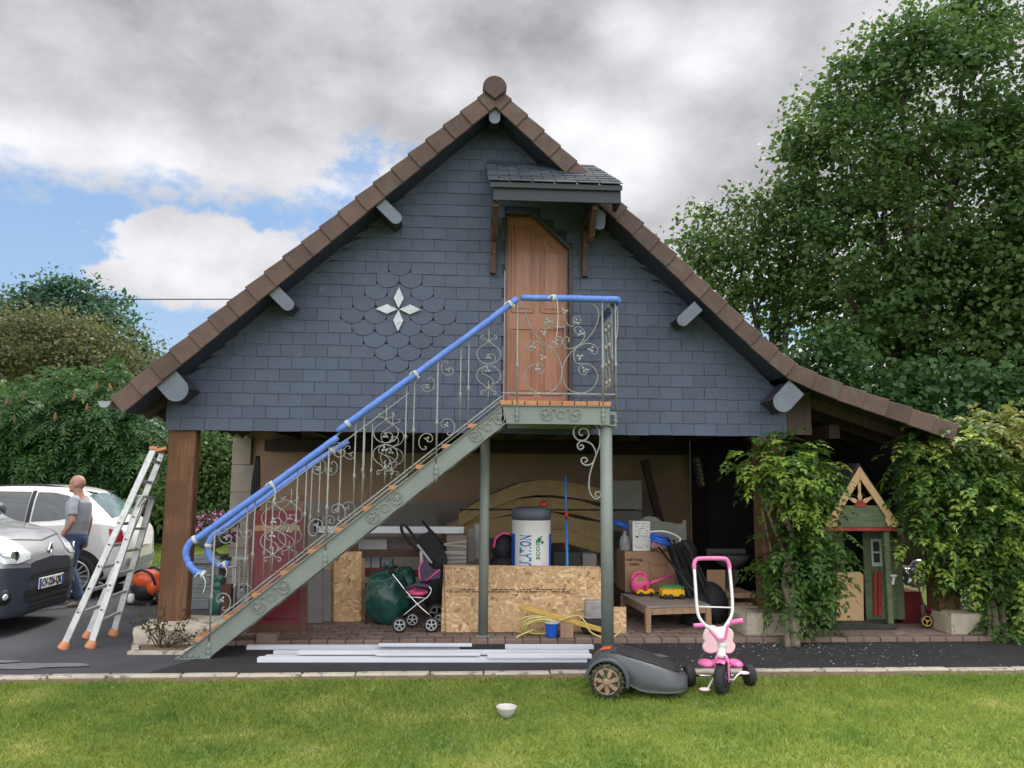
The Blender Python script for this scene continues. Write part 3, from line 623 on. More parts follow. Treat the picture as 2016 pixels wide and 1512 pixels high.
def cscroll(cx, cz, y, s=1, t=1, r=.075, parent=None, sl=0.0):
    """open C of iron with curled ends and one leaf; s,t mirror it"""
    b = MB(); lv = MB()
    S = [(.35, -.55), (.15, -.62), (.18, -.85), (.50, -.92), (.88, -.60), (1.0, 0), (.80, .62), (.25, .98), (-.35, .85), (-.62, .35), (-.35, -.02), (.05, .10), (.08, .38)]
    strand(b, [(cx+s*u*r, y, cz+t*v*r+u*s*r*sl) for u, v in S]); leaf3(lv, (cx+s*.05*r, y, cz+t*.3*r), .026, 1.2*s)
    p = part('scroll', b, MATS['iron'], stair, fix=False); part('leaf_ornament', lv, MATS['iron_leaf'], p, fix=False)
def baluster(x, y, zb_, zt_, newel=False):
    b = MB(); h = zt_-zb_; m = zb_+h*.42; r = .0085 if newel else .0068
    pr = [(r, 0), (r, m-zb_-.03), (r+.004, m-zb_-.018), (r+.011, m-zb_), (r+.004, m-zb_+.018), (r, m-zb_+.03), (r, h)]
    b.lathe(pr, (x, y, zb_), n=8); return b
def finial(x, y, z):                    # turned drop under each newel, bolted on the stringer
    pr = [(.006, -.135), (.012, -.13), (.008, -.118), (.018, -.105), (.020, -.09), (.012, -.078), (.022, -.066), (.024, -.045), (.013, -.03), (.02, -.018), (.02, 0), (.012, .01), (.012, .03)]
    return MB().lathe(pr, (x, y, z), n=10)
rl0, rl1 = P(393, 1059, YS), P(1025, 585, YS)        # handrail of the flight
rsl = (rl1.z-rl0.z)/(rl1.x-rl0.x)
def zr(x): return rl0.z+(x-rl0.x)*rsl
def xf_(px, py): return P(px, py, YS).x
zrail = rl1.z; xe = P(1213, 700, YS).x
def flight(y, front):
    xs_n = [xf_(413, 1240), xf_(642, 1050), xf_(859, 900)]; lim = xf_(1018, 790) if front else xf_(790, 1000)
    yy = y-.018 if front else y+.018
    b = MB(); xa = xs_n[0]-.0; xb = (xt+.0) if front else lim
    b.bar((xa, y, zs(xa)+.085), (xb, y, zs(xb)+.085), .012, .012, up=sv); b.bar((xa, y, zs(xa)+.05), (xb, y, zs(xb)+.05), .007, .007, up=sv)
    if front: b.bar((xt, y, zland+.115), (xe, y, zland+.115), .012, .012)
    part('bottom_rail', b, MATS['iron'], stair)
    b = MB(); xh = rl1.x if front else lim
    b.bar((rl0.x, y, zr(rl0.x)-.0), (xh, y, zr(xh)), .03, .012, up=sv)
    cur = [P(393, 1059, YS), P(375, 1066, YS), P(364, 1086, YS), P(373, 1113, YS), P(398, 1132, YS), P(420, 1132, YS)]
    b.tube(crom([(v.x, y, v.z) for v in cur], 4), .009, 6); part('handrail', b, MATS['iron'], stair)
    for i, x in enumerate(xs_n):
        if not front and x > lim: break
        part('newel_post', baluster(x, yy, zs(x)-.12, zr(x)-.01, True), MATS['iron'], stair); part('drop_finial', finial(x, yy, zs(x)-.1), MATS['iron_leaf' if 0 else 'steel'], stair)
        for s in (-1, 1):
            if i == 0 and s == -1: continue
            cscroll(x+s*.085, zs(x+s*.085)+.20, y, s, 1, .078)
            xx = x+s*.10; cscroll(xx, zr(xx)-.16, y, -s, -1, .07)
    for px in (477, 492, 578, 596, 694, 711, 796, 812, 905, 921):
        x = xf_(px, 1300-(px-350)*.79)
        if not front and x > lim: continue
        part('baluster', baluster(x, y, zs(x)+.05, zr(x)-.01), MATS['iron'], stair)
    for px in (533, 756, 961):
        x = xf_(px, 1300-(px-350)*.79)
        if not front and x > lim: continue
        lyre(x, (zs(x)+zr(x))/2+.03, y)
flight(YS+.018, True); flight(YS2-.018, False)
# scroll band on the face of the stringer and of the landing beam
def band(c, u, v, y, L=.30):
    c = Vector(c); b = MB(); lv = MB(); T = lambda a, q: c+u*a+v*q+Vector((0, y, 0))
    b.tube([T(.036*math.cos(t), .036*math.sin(t)) for t in [2*math.pi*i/14 for i in range(14)]], .0045, 5, closed=True)
    for s in (1, -1):
        S = [(.075, .012), (.062, .02), (.055, .0), (.072, -.014), (.098, .0), (.10, .03), (.075, .045), (.050, .038)]
        S = [(.062, .028), (.052, .040), (.068, .050), (.090, .030), (.082, -.01), (.105, -.048), (.155, -.050), (.185, -.012), (.180, .035), (.140, .050), (.112, .030), (.118, -.002), (.145, -.010)]
        strand(b, [T(s*p, q) for p, q in S], .0045, 5, 4); leaf3(lv, T(s*.145, .0), .024, .6)
    p = part('scroll_band', b, MATS['iron'], stair, fix=False); part('leaf_ornament', lv, MATS['iron_leaf'], p, fix=False)
for px, py in ((534, 1169), (758, 993), (960, 833)):
    c = P(px, py, YS); band((c.x, 0, zs(c.x)-DV*.5), su, sv, YS-.010)
c = P(1104, 811, YS); band((c.x, 0, (zland+zl0)/2), Vector((1, 0, 0)), Vector((0, 0, 1)), YS-.010)
# landing railing
b = MB(); x0 = rl1.x-.015
b.bar((x0, YS+.018, zrail), (xe+.01, YS+.018, zrail), .03, .012); b.bar((xe, YS+.02, zrail), (xe, YW-.02, zrail), .03, .012); part('handrail', b, MATS['iron'], stair)
for px, e in ((1018, 0), (1187, 0)):
    x = P(px, 800, YS).x; part('newel_post', baluster(x, YS-.0, zland-.1, zrail-.01, True), MATS['iron'], stair); part('drop_finial', finial(x, YS-.004, zland-.04), MATS['steel'], stair)
part('newel_post', baluster(xe, YS+.02, zland-.05, zrail-.01, True), MATS['iron'], stair); part('drop_finial', finial(xe+.0, YS+.08, zland-.08), MATS['steel'], stair)
b = MB(); b.bar((xl1, YS+.08, zland-.06), (xe, YS+.08, zland-.06), .02, .03); b.bar((xl1, YS2-.05, zland-.06), (xe, YS2-.05, zland-.06), .02, .03); b.bar((xe, YS+.03, zland+.115), (xe, YW-.02, zland+.115), .012, .012); part('bottom_rail', b, MATS['iron'], stair)
for y in (YS+.2, YS2-.06): part('baluster', baluster(xe, y, zland+.115, zrail-.01), MATS['iron'], stair)
for y in (YS+.35, YS+.52):              # scrolls of the side railing run away from the viewer
    b = MB(); lv = MB()
    for s in (1, -1):
        S = [(.02, .30), (.05, .36), (.08, .28), (.03, .2), (.06, .1), (.09, 0), (.05, -.1), (.02, -.2), (.07, -.28), (.04, -.36), (.01, -.3)]
        strand(b, [(xe, y+s*u*.9, (zland+zrail)/2+.05+v) for u, v in S])
    for q in (-.28, -.1, .08, .26): lv.ball((xe, y, (zland+zrail)/2+.05+q), (.018, .03, .03), 6, 5)
    p = part('scroll_panel', b, MATS['iron'], stair, fix=False); part('leaf_ornament', lv, MATS['iron_leaf'], p)
def Z(q): return P(850+q[0]/3.36, 560+q[1]/3.36, YS+.018)
for S in ([(690, 560), (720, 595), (742, 565), (725, 530), (680, 528), (630, 560), (615, 620), (650, 690), (735, 720), (820, 690), (860, 600), (845, 500), (790, 420), (720, 370), (670, 310), (630, 230), (625, 170), (640, 125)],
          [(690, 425), (650, 440), (622, 420), (640, 385), (690, 378), (740, 400), (800, 420), (850, 400), (862, 365), (840, 345), (815, 362), (830, 390)],
          [(1040, 560), (1010, 600), (975, 580), (980, 540), (1030, 527), (1080, 560), (1098, 620), (1060, 690), (985, 720), (900, 690), (862, 600), (880, 510), (940, 430), (1020, 370), (1080, 290), (1105, 200), (1080, 140), (1030, 122)],
          [(1000, 520), (955, 520), (938, 460), (970, 410), (1040, 390), (1095, 420), (1085, 462), (1050, 450)],
          [(985, 340), (955, 322), (945, 290), (980, 280), (1012, 320), (1000, 370), (960, 410), (900, 425), (868, 390), (880, 350), (905, 355), (905, 385)],
          [(955, 262), (985, 245), (970, 212), (935, 225), (942, 268), (910, 275), (880, 230), (865, 170), (870, 125)],
          [(770, 280), (745, 260), (755, 225), (785, 220), (800, 250), (770, 290), (740, 300)]):
    b = MB(); b.tube(crom([Z(q) for q in S], 5), .0056, 6); part('scroll', b, MATS['iron'], stair, fix=False)
b = MB()
for i, q in enumerate(((735, 485), (700, 555), (670, 410), (820, 385), (980, 480), (1010, 565), (985, 325), (955, 250), (1055, 430), (740, 320), (880, 180), (770, 245))): leaf3(b, Z(q), .033, i*1.7)
part('leaf_ornament', b, MATS['iron_leaf'], stair, fix=False)
b = MB()
def Z2(q): return P(850+q[0]/3.36, 560+q[1]/3.36, 7.37)
for S in ([(1112, 985), (1090, 940), (1040, 912), (985, 912), (945, 945), (938, 990), (965, 1028), (1010, 1030), (1038, 1000), (1030, 965), (1000, 952), (975, 970), (980, 995), (1000, 998)],
          [(980, 1070), (995, 1062), (1003, 1080), (980, 1092), (963, 1070), (975, 1045), (1010, 1036), (1060, 1060), (1085, 1110), (1080, 1150), (1060, 1185), (1020, 1197), (990, 1175), (995, 1150), (1020, 1148), (1028, 1168), (1010, 1178)],
          [(1112, 985), (1112, 1060), (1080, 1150), (1050, 1240), (1040, 1320), (1050, 1385), (1085, 1420), (1115, 1402), (1112, 1375), (1085, 1376), (1083, 1400), (1098, 1402)]):
    b.tube(crom([Z2(q) for q in S], 5), .0085, 7, flat=1)
b.bar(Z2((1112, 960)), Z2((1112, 1000)), .03, .02); part('scroll_bracket', b, MATS['iron'], stair, fix=False)
# ------------------------------------------------------------------ blue foam padding tied round the handrails
def pad(name, pts, label, r=.031, ties=(), tails=(), wob=.002):
    ps = crom(pts, 5); random.seed(len(ps)+int(pts[0][0]*100)); k = len(ps)
    rr = [r*(1+random.uniform(-.06, .07)*(3 if (i < 14 and len(ps) > 40) else 1)) for i in range(len(ps))]; rr[0] *= .92; rr[-1] *= .92
    b = MB(); b.tube([p+Vector((0, 0, random.uniform(-wob, wob))) for p in ps], rr, 14)
    c = ps[0]; th = thing(name, label, 'foam padding', tuple(c), 0, 'blue foam padding on the stair handrails')
    part('foam_tube', b, MATS['foam'], th, fix=False)
    for i, (t, l) in enumerate(ties):
        j = min(k-2, int(t*(k-1))); p = ps[j]; d = (ps[j+1]-ps[j]).normalized(); u = d.orthogonal().normalized(); w = d.cross(u); m = MB()
        for o in (-.010, .0, .010): m.tube([p+d*o+u*(r+.004)*math.cos(a)+w*(r+.004)*math.sin(a) for a in [2*math.pi*q/14 for q in range(14)]], .0045, 5, closed=True)
        if l: m.tube(crom([p+Vector((0, -r, .0)), p+Vector((.03, -r-.01, -.04)), p+Vector((.035, -r-.012, -l*.6)), p+Vector((.02, -r-.01, -l))], 4), .0055, 5, flat=.5); m.tube(crom([p+Vector((0, -r, .01)), p+Vector((-.035, -r-.01, .012)), p+Vector((-.06, -r-.01, -.02))], 4), .0045, 5)
        part('tie', m, MATS['tie'], th, fix=False)
    return th
def Q(px, py, y=YS+.005): return P(px, py, y)
pad('foam_sleeve', [Q(400, 1131), Q(384, 1124), Q(371, 1108), Q(366, 1088), Q(375, 1068), Q(393, 1057), Q(430, 1030), Q(520, 966), Q(600, 908), Q(665, 860)],
    'blue foam sleeve on the lower front handrail, curling down at its foot', ties=((.02, .16), (.52, 0), (.80, .17)))
pad('foam_sleeve', [Q(664, 850), Q(720, 808), Q(800, 750), Q(900, 677), Q(980, 618), Q(1018, 588)], 'blue foam sleeve on the upper slope of the front handrail, up to the landing', ties=((.10, .0), (.45, .05), (.93, .02)))
pad('foam_sleeve', [Q(1026, 586), Q(1090, 587), Q(1150, 588), Q(1219, 590)], 'level blue foam sleeve along the landing handrail in front of the door', ties=((.36, .40),))
xs = P(1219, 590, YS).x
pad('foam_sleeve', [Vector((xs, YS+.05, zrail)), Vector((xs, YS+.3, zrail)), Vector((xs, YW-.05, zrail))], 'short blue foam sleeve running back to the wall at the right end of the landing', ties=((.5, .35),))
pad('foam_sleeve', [P(450, 1110, YS2), P(432, 1112, YS2), P(416, 1100, YS2), P(410, 1078, YS2), P(418, 1056, YS2), P(440, 1040, YS2), P(520, 982, YS2), P(610, 918, YS2), P(686, 868, YS2)],
    'blue foam sleeve on the rear handrail, behind and below the front one', ties=((.06, .12), (.42, 0), (.95, 0)))
# ------------------------------------------------------------------ vegetation
rng = np.random.default_rng(5)
leafmat('maple_leaf', (.026, .070, .016), (.075, .140, .032), (.16, .20, .06), tr=.45, scale=.7)
leafmat('maple_leaf_b', (.028, .070, .016), (.080, .145, .032), (.16, .19, .06), tr=.42, scale=1.1)
leafmat('shrub_leaf', (.016, .048, .013), (.045, .105, .026), (.10, .16, .04), tr=.25, scale=1.5)
leafmat('sumac_leaf', (.022, .064, .022), (.058, .135, .036), (.16, .24, .06), tr=.4, scale=1.0)
leafmat('brown_leaf', (.050, .075, .026), (.125, .135, .050), (.24, .20, .09), tr=.4, scale=.8)
leafmat('blue_leaf', (.018, .060, .030), (.045, .115, .055), (.09, .17, .07), tr=.3, scale=.8)
leafmat('vine_leaf', (.022, .065, .014), (.085, .165, .028), (.30, .36, .07), tr=.4, scale=2.2)
leafmat('vine_yellow', (.10, .15, .025), (.24, .25, .055), (.40, .33, .13), tr=.35, scale=3)
leafmat('grass_blade', (.085, .19, .030), (.29, .36, .068), (.56, .50, .22), rough=.75, tr=.3, scale=1.7, det=8, amp=1.55)
leafmat('vine_lime', (.10, .20, .025), (.26, .36, .06), (.42, .46, .10), tr=.4, scale=3)
mk('lawn', (.12, .19, .032), .9, var=.4, vs=9, col2=(.22, .25, .06), bump=.8, bs=160)
mk('bark', (.060, .045, .033), .9, var=.4, vs=8, stretch=(4, 4, .7), bump=.9, bs=20)
mk('vine_bark', (.16, .13, .095), .9, var=.35, vs=10, stretch=(3, 3, .6), bump=.9, bs=30)
mk('sumac_cone', (.16, .11, .035), .8, var=.3)
mk('petal', (.72, .33, .52), .6, var=.4, vs=30, island=.5)
mk('dead_leaf', (.16, .10, .045), .8, var=.4, vs=30, island=.5)
def unit(a): return a/np.maximum(np.linalg.norm(a, axis=1, keepdims=True), 1e-9)
def kites(o, ax, nr, L, W, fold=.12, waist=.42):
    """one kite leaf per row: base o, axis ax, normal nr"""
    n = len(o); sd = unit(np.cross(ax, nr)); up = np.cross(sd, ax); L = L[:, None]; W = W[:, None]
    V = np.stack([o, o+ax*L*waist+sd*W*.5+up*W*fold, o+ax*L, o+ax*L*waist-sd*W*.5+up*W*fold], 1).reshape(-1, 3)
    return V, np.arange(4*n).reshape(n, 4)
def in_blobs(bl, n, shell=.55, clump=.0, cn=0):
    """n points through the volume of ellipsoids, gathered in clumps; returns points and outward directions"""
    w = np.array([b[1]**2 for b in bl]); idx = rng.choice(len(bl), max(1, cn or n), p=w/w.sum()); m = len(idx)
    C = np.array([b[0] for b in bl])[idx]; Rr = np.array([b[1] for b in bl])[idx]; sq = np.array([b[2] if len(b) > 2 else 1.0 for b in bl])[idx]
    d = unit(rng.normal(size=(m, 3))); r = (rng.random(m)**(1/3)); r = np.where(rng.random(m) < shell, .75+.3*rng.random(m), r)
    off = d*r[:, None]*Rr[:, None]; off[:, 2] *= sq; p = C+off
    if cn:
        k = rng.integers(0, m, n); c = p[k]; g = rng.normal(size=(n, 3))*clump*(.5+rng.random(m)[k])[:, None]; g[:, 2] *= .6
        return c+g, unit(d[k]+g/ max(clump, 1e-6)*.4)
    return p, d
def foliage(bl, n, size, mat, name, parent, clump=.28, cn=None, shell=.6, aspect=.9, droop=.5):
    p, d = in_blobs(bl, n, shell, clump, cn or max(20, n//28))
    ax = unit(d*.6+rng.normal(size=(n, 3))*.6+np.array([0, 0, -droop])); nr = unit(rng.normal(size=(n, 3))*.55+np.array([0, -.15, .8])+d*.4)
    L = size*(.6+.7*rng.random(n)); V, F = kites(p, ax, nr, L, L*aspect)
    return link(name, npmesh(name, V, F, MATS[mat]), parent)
def fronds(bl, n, flen, npair, llen, lw, mat, name, parent, droop=.5, clump=.2, shell=.7, cn=None, up=.25):
    o, d = in_blobs(bl, n, shell, clump, cn or max(10, n//6)); d = unit(d+rng.normal(size=(n, 3))*.5+np.array([0, 0, up])); d[:, 2] = np.clip(d[:, 2], -.6, .6); d = unit(d)
    sd = unit(np.cross(d, np.array([0, 0, 1.0])+rng.normal(size=(n, 3))*.25)); Ls = flen*(.6+.6*rng.random(n)); VV = []; FF = []; off = 0
    for j in range(npair):
        s = (j+.8)/npair; pos = o+d*(Ls*s)[:, None]; pos[:, 2] -= droop*Ls*s*s; tang = d.copy(); tang[:, 2] -= 2*droop*s; tang = unit(tang)
        w = llen*(.65+.35*math.sin(math.pi*min(1, s*.9+.1)))
        for q in (1, -1):
            ax = unit(sd*q*.85+tang*.5+rng.normal(size=(n, 3))*.13+np.array([0, 0, -.18])); nr = unit(np.cross(sd, tang)*1.0+rng.normal(size=(n, 3))*.2)
            L = w*(.85+.3*rng.random(n)); V, F = kites(pos, ax, nr, L, L*lw, .1, .4); VV.append(V); FF.append(F+off); off += len(V)
    pos = o+d*Ls[:, None]; pos[:, 2] -= droop*Ls; tang = d.copy(); tang[:, 2] -= 2*droop; tang = unit(tang)
    V, F = kites(pos, tang, unit(np.cross(sd, tang)), np.full(n, llen), np.full(n, llen*lw)); VV.append(V); FF.append(F+off)
    return link(name, npmesh(name, np.concatenate(VV), np.concatenate(FF), MATS[mat]), parent)
def B(px, py, rp, Y, sq=1.0): c = P(px, py, Y); return (np.array(c), rp/CF*Y, sq)
def trunk(parent, base, tops, r0, mat='bark', name='trunk', seed=1):
    random.seed(seed); base = Vector(base); b = MB()
    fork = base+Vector((0, 0, .35*(max(t[2] for t in tops)-base.z)))
    b.tube(crom([base-Vector((0, 0, .05)), base+(fork-base)*.5+Vector((random.uniform(-.1, .1), 0, 0)), fork], 4), [r0*(1.15-.35*i/8) for i in range(9)], 9)
    for t in tops:
        t = Vector(t); m = fork+(t-fork)*.5+Vector((random.uniform(-.3, .3), random.uniform(-.2, .2), random.uniform(-.1, .3)))*((t-fork).length*.25)
        c = crom([fork-Vector((0, 0, .1)), m, t], 5); b.tube(c, [r0*.62*(1-.88*i/(len(c)-1)) for i in range(len(c))], 7)
        for q in range(4):
            a = c[random.randint(3, len(c)-2)]; e = a+Vector((random.uniform(-1, 1), random.uniform(-.8, .8), random.uniform(.1, .9)))*((t-fork).length*.22); b.tube([a, (a+e)/2+Vector((0, 0, .05)), e], [r0*.2, r0*.12, r0*.04], 5)
    return part(name, b, MATS[mat], parent, fix=False)
def gz(px, py, Y): v = P(px, py, Y); return Vector((v.x, v.y, 0))
# big maple at the right
def tree(nm, label, blobs, base, n, size, mat, r0, tops, group=None, clump=.3, **k):
    t = thing(nm, label, 'tree', tuple(base), 0, group); M_ = ORG[t]
    bl = [(b[0]-np.array(base), *b[1:]) for b in blobs]; foliage(bl, n, size, mat, 'crown', t, clump=clump, **k); trunk(t, base, tops, r0, seed=n % 97); return t
Y = 15.5
mb = [B(1765, 110, 85, Y), B(1762, 25, 24, Y, 2.2), B(1660, 150, 26, Y, 1.6), B(1600, 215, 26, Y, 1.3), B(1565, 250, 16, Y, 1.4), B(1915, -20, 28, Y, 2), B(1800, 70, 55, Y), B(1900, 60, 80, Y), B(1905, -10, 50, Y), B(1960, 30, 60, Y), B(1690, 170, 75, Y), B(1640, 240, 60, Y), B(1850, 220, 190, Y), B(1700, 330, 150, Y), B(1900, 420, 210, Y), B(1740, 520, 190, Y), B(1620, 400, 95, Y), B(1600, 290, 40, Y), B(1660, 600, 105, Y), B(1880, 640, 190, Y), B(1720, 700, 130, Y)]
tree('maple_tree', 'tall dark green maple rising behind the lean-to at the right', mb, gz(1790, 900, Y), 50000, .118, 'maple_leaf', .26, [P(1770, 120, Y), P(1900, 80, Y), P(1700, 350, Y), P(1860, 400, Y), P(1650, 560, Y), P(1940, 560, Y)], 'trees behind the house', clump=.22, cn=1150, shell=.5)
Y = 16.5
mb = [B(1565, 420, 62, Y), B(1580, 540, 80, Y), B(1530, 600, 62, Y), B(1495, 430, 48, Y), B(1470, 400, 30, Y), B(1430, 455, 52, Y), B(1385, 425, 26, Y), B(1380, 495, 45, Y), B(1450, 530, 60, Y), B(1500, 520, 70, Y), B(1420, 560, 50, Y), B(1570, 340, 42, Y), B(1545, 250, 22, Y), B(1595, 215, 30, Y), B(1555, 300, 30, Y), B(1360, 490, 30, Y)]
tree('maple_tree', 'lighter open-crowned tree showing over the right roof slope, sky through its leaves', mb, gz(1530, 900, Y), 9500, .112, 'maple_leaf_b', .16, [P(1560, 420, Y), P(1430, 450, Y), P(1500, 460, Y), P(1380, 500, Y), P(1590, 330, Y)], 'trees behind the house', clump=.21, cn=300)
Y = 14.5
mb = [B(2040, 260, 90, Y), B(2060, 420, 130, Y), B(2000, 560, 110, Y), B(2080, 640, 150, Y), B(2010, 730, 100, Y), B(1930, 700, 80, Y), B(2150, 400, 160, Y), B(2200, 650, 170, Y)]
tree('maple_tree', 'yellower green tree cut by the right edge of the picture', mb, gz(2080, 900, Y), 24000, .13, 'maple_leaf_b', .2, [P(2040, 300, Y), P(2100, 450, Y), P(2000, 600, Y), P(2180, 500, Y)], 'trees behind the house', clump=.28)
Y = 13.4
mb = [B(1600, 740, 60, Y), B(1570, 700, 42, Y), B(1630, 700, 50, Y), B(1680, 780, 75, Y), B(1780, 800, 85, Y), B(1890, 800, 95, Y), B(2000, 820, 90, Y), B(1960, 900, 120, Y), B(1850, 900, 110, Y), B(2080, 880, 130, Y), B(2060, 1000, 110, Y), B(2150, 960, 110, Y), B(1990, 1020, 90, Y)]
t = thing('hedge', 'dense dark hedge behind the lean-to roof', 'hedge', tuple(gz(1850, 1000, Y))); bl = [(b[0]-np.array(t.location), *b[1:]) for b in mb]; foliage(bl, 21000, .12, 'shrub_leaf', 'foliage', t, clump=.22); trunk(t, t.location, [P(1700, 800, Y), P(1850, 850, Y), P(2000, 850, Y)], .08)
# left: far tree, brown tree, sumac, hedge
Y = 30
mb = [B(55, 645, 70, Y), B(110, 590, 42, Y), B(60, 600, 22, Y), B(150, 585, 30, Y), B(170, 640, 60, Y), B(215, 610, 30, Y), B(235, 665, 50, Y), B(265, 700, 35, Y), B(20, 700, 70, Y), B(110, 680, 80, Y), B(200, 720, 60, Y), B(-40, 660, 60, Y)]
tree('robinia_tree', 'tall blue-green tree farthest back at the left, behind the overhead wire', mb, gz(120, 1000, Y), 21000, .20, 'blue_leaf', .25, [P(110, 570, Y), P(60, 620, Y), P(220, 620, Y), P(250, 690, Y)], 'trees at the left', clump=.32, cn=520, aspect=.6)
Y = 25
mb = [B(40, 690, 62, Y), B(120, 680, 55, Y), B(70, 625, 20, Y), B(150, 640, 22, Y), B(215, 668, 24, Y), B(100, 640, 36, Y), B(190, 705, 62, Y), B(250, 735, 52, Y), B(280, 770, 48, Y), B(30, 640, 30, Y), B(60, 760, 90, Y), B(180, 780, 90, Y), B(-50, 700, 80, Y)]
tree('beech_tree', 'olive and brown leaved tree between the sumac and the tall tree at the left', mb, gz(150, 1000, Y), 23000, .13, 'brown_leaf', .22, [P(100, 660, Y), P(190, 700, Y), P(250, 740, Y)], 'trees at the left', clump=.40, cn=420, aspect=.7)
Y = 18.5
mb = [B(40, 820, 62, Y), B(120, 800, 62, Y), B(190, 780, 50, Y), B(235, 770, 32, Y), B(60, 880, 70, Y), B(150, 870, 75, Y), B(230, 850, 62, Y), B(285, 860, 50, Y), B(300, 920, 36, Y), B(-30, 840, 80, Y), B(220, 900, 50, Y), B(340, 900, 45, Y), B(100, 930, 55, Y)]
t = thing('sumac_tree', 'broad sumac with feathery drooping leaves behind the two cars', 'tree', tuple(gz(150, 1000, Y)), 0, 'trees at the left'); bl = [(b[0]-np.array(t.location), *b[1:]) for b in mb]
fronds(bl, 2700, .62, 8, .17, .27, 'sumac_leaf', 'crown', t, droop=.6, clump=.18, cn=560)
b = MB(); random.seed(9)
for x0, tops in ((95, ((60, 850), (120, 880))), (170, ((140, 860), (200, 870))), (238, ((210, 880), (262, 880), (236, 850))), (40, ((20, 880), (70, 900)))):
    base = gz(x0, 1000, Y)
    for px, py in tops:
        e = P(px, py, Y); m = base+(e-base)*.45+Vector((random.uniform(-.2, .2), 0, .1)); c = crom([base, m, e], 5); b.tube(c, [.075*(1-.6*i/(len(c)-1)) for i in range(len(c))], 7)
        for q in range(3): a = c[random.randint(4, 9)]; e2 = a+Vector((random.uniform(-.9, .9), random.uniform(-.3, .3), random.uniform(.2, .8))); b.tube([a, e2], [.035, .012], 5)
part('trunk', b, MATS['bark'], t, fix=False)
for px, py in ((82, 808), (108, 830), (87, 852), (145, 790), (60, 866), (45, 790), (190, 770), (128, 860), (30, 835), (170, 812), (12, 800), (220, 772)):
    part('seed_cone', MB().lathe([(.010, 0), (.032, .04), (.036, .09), (.022, .16), (.006, .20)], P(px, py, Y-1.2), (random.uniform(-.3, .3), -.2, 1), 8), MATS['sumac_cone'], t, fix=False)
Y = 21
mb = [B(x, y, 70, Y) for x in range(-300, 560, 60) for y in (900, 985)]
t = thing('hedge', 'dark hedge closing the garden behind the parked cars', 'hedge', tuple(gz(150, 1000, Y))); bl = [(b[0]-np.array(t.location), *b[1:]) for b in mb]; foliage(bl, 26000, .17, 'shrub_leaf', 'foliage', t, clump=.28)
Y = 16.5
mb = [B(405, 880, 45, Y), B(440, 900, 50, Y), B(415, 940, 45, Y), B(470, 940, 50, Y), B(395, 980, 40, Y), B(440, 985, 45, Y), B(360, 920, 30, Y), B(345, 985, 36, Y), B(310, 985, 30, Y)]
t = thing('shrub', 'leafy green shrub seen between the timber post and the stone pier', 'shrub', tuple(gz(420, 1060, Y))); bl = [(b[0]-np.array(t.location), *b[1:]) for b in mb]; foliage(bl, 11000, .085, 'maple_leaf_b', 'foliage', t, clump=.16)
trunk(t, t.location, [P(405, 900, Y), P(440, 940, Y)], .05)
# overhead wire
b = MB(); w0 = P(-700, 567, 20); w1 = P(470, 589, 16); pts = [w0+(w1-w0)*(i/24)+Vector((0, 0, -.10*math.sin(math.pi*i/24))) for i in range(25)]; b.tube(pts, .011, 6)
solo('overhead_cable', b, MATS['black'], 'thin black cable crossing the sky from the left edge to the roof', 'cable', tuple(w1), fix=False)
# climbing plants on the right posts
def vine(nm, label, base, spec, stems, mats):
    t = thing(nm, label, 'climbing plant', tuple(base))
    for blobs, n, mat in spec: fronds([(b[0]-np.array(base), *b[1:]) for b in blobs], n, .20, 4, .074, .50, mat, 'foliage', t, droop=.55, clump=.06, cn=max(12, n//3), up=.1)
    b = MB(); random.seed(13)
    for pts, r in stems:
        c = crom(pts, 6); b.tube(c, [r*(1-.55*i/(len(c)-1))*(1+.18*math.sin(i*1.9)) for i in range(len(c))], 9)
    part('stem', b, MATS['vine_bark'], t, fix=False); return t
Y = 7.95
vine('wisteria', 'wisteria with a twisted stem climbing the post at the left of the playhouse', G(1560, 1272), [
    ([B(1500, 905, 34, Y), B(1480, 935, 22, Y), B(1540, 890, 38, Y), B(1580, 900, 30, Y), B(1540, 935, 36, Y), B(1590, 945, 40, Y), B(1612, 955, 22, Y), B(1570, 985, 28, Y)], 330, 'vine_yellow' if 0 else 'vine_leaf'),
    ([B(1560, 925, 60, Y-.15, .8), B(1580, 1000, 30, Y-.15), B(1500, 890, 25, Y-.1)], 110, 'vine_lime'),
    ([B(1590, 1010, 38, Y), B(1612, 1060, 34, Y), B(1580, 1060, 40, Y), B(1560, 1095, 46, Y), B(1600, 1110, 40, Y), B(1515, 1135, 26, Y), B(1575, 1145, 36, Y), B(1602, 1160, 34, Y), B(1615, 1130, 28, Y), B(1490, 1140, 14, Y), B(1612, 1190, 14, Y)], 480, 'vine_leaf'),
    ([B(1545, 1200, 16, Y-.1), B(1545, 1240, 10, Y-.15), B(1562, 1250, 10, Y-.15), B(1555, 1170, 18, Y-.1)], 50, 'vine_leaf')],
    [([G(1566, 1275), P(1560, 1215, 7.75), P(1545, 1140, 7.85), P(1560, 1060, 7.95), P(1530, 980, 8.0), P(1545, 880, 8.05)], .045),
     ([G(1550, 1275), P(1552, 1210, 7.8), P(1562, 1150, 7.8), P(1540, 1080, 8.0), P(1500, 980, 8.1), P(1478, 930, 8.0)], .032),
     ([P(1500, 1000, 8.1), P(1515, 1070, 8.1), P(1528, 1130, 8.0), P(1548, 1190, 7.85)], .016), ([P(1545, 1130, 7.9), P(1600, 1080, 7.9), P(1620, 1000, 7.95)], .014)], None)
Y = 8.05
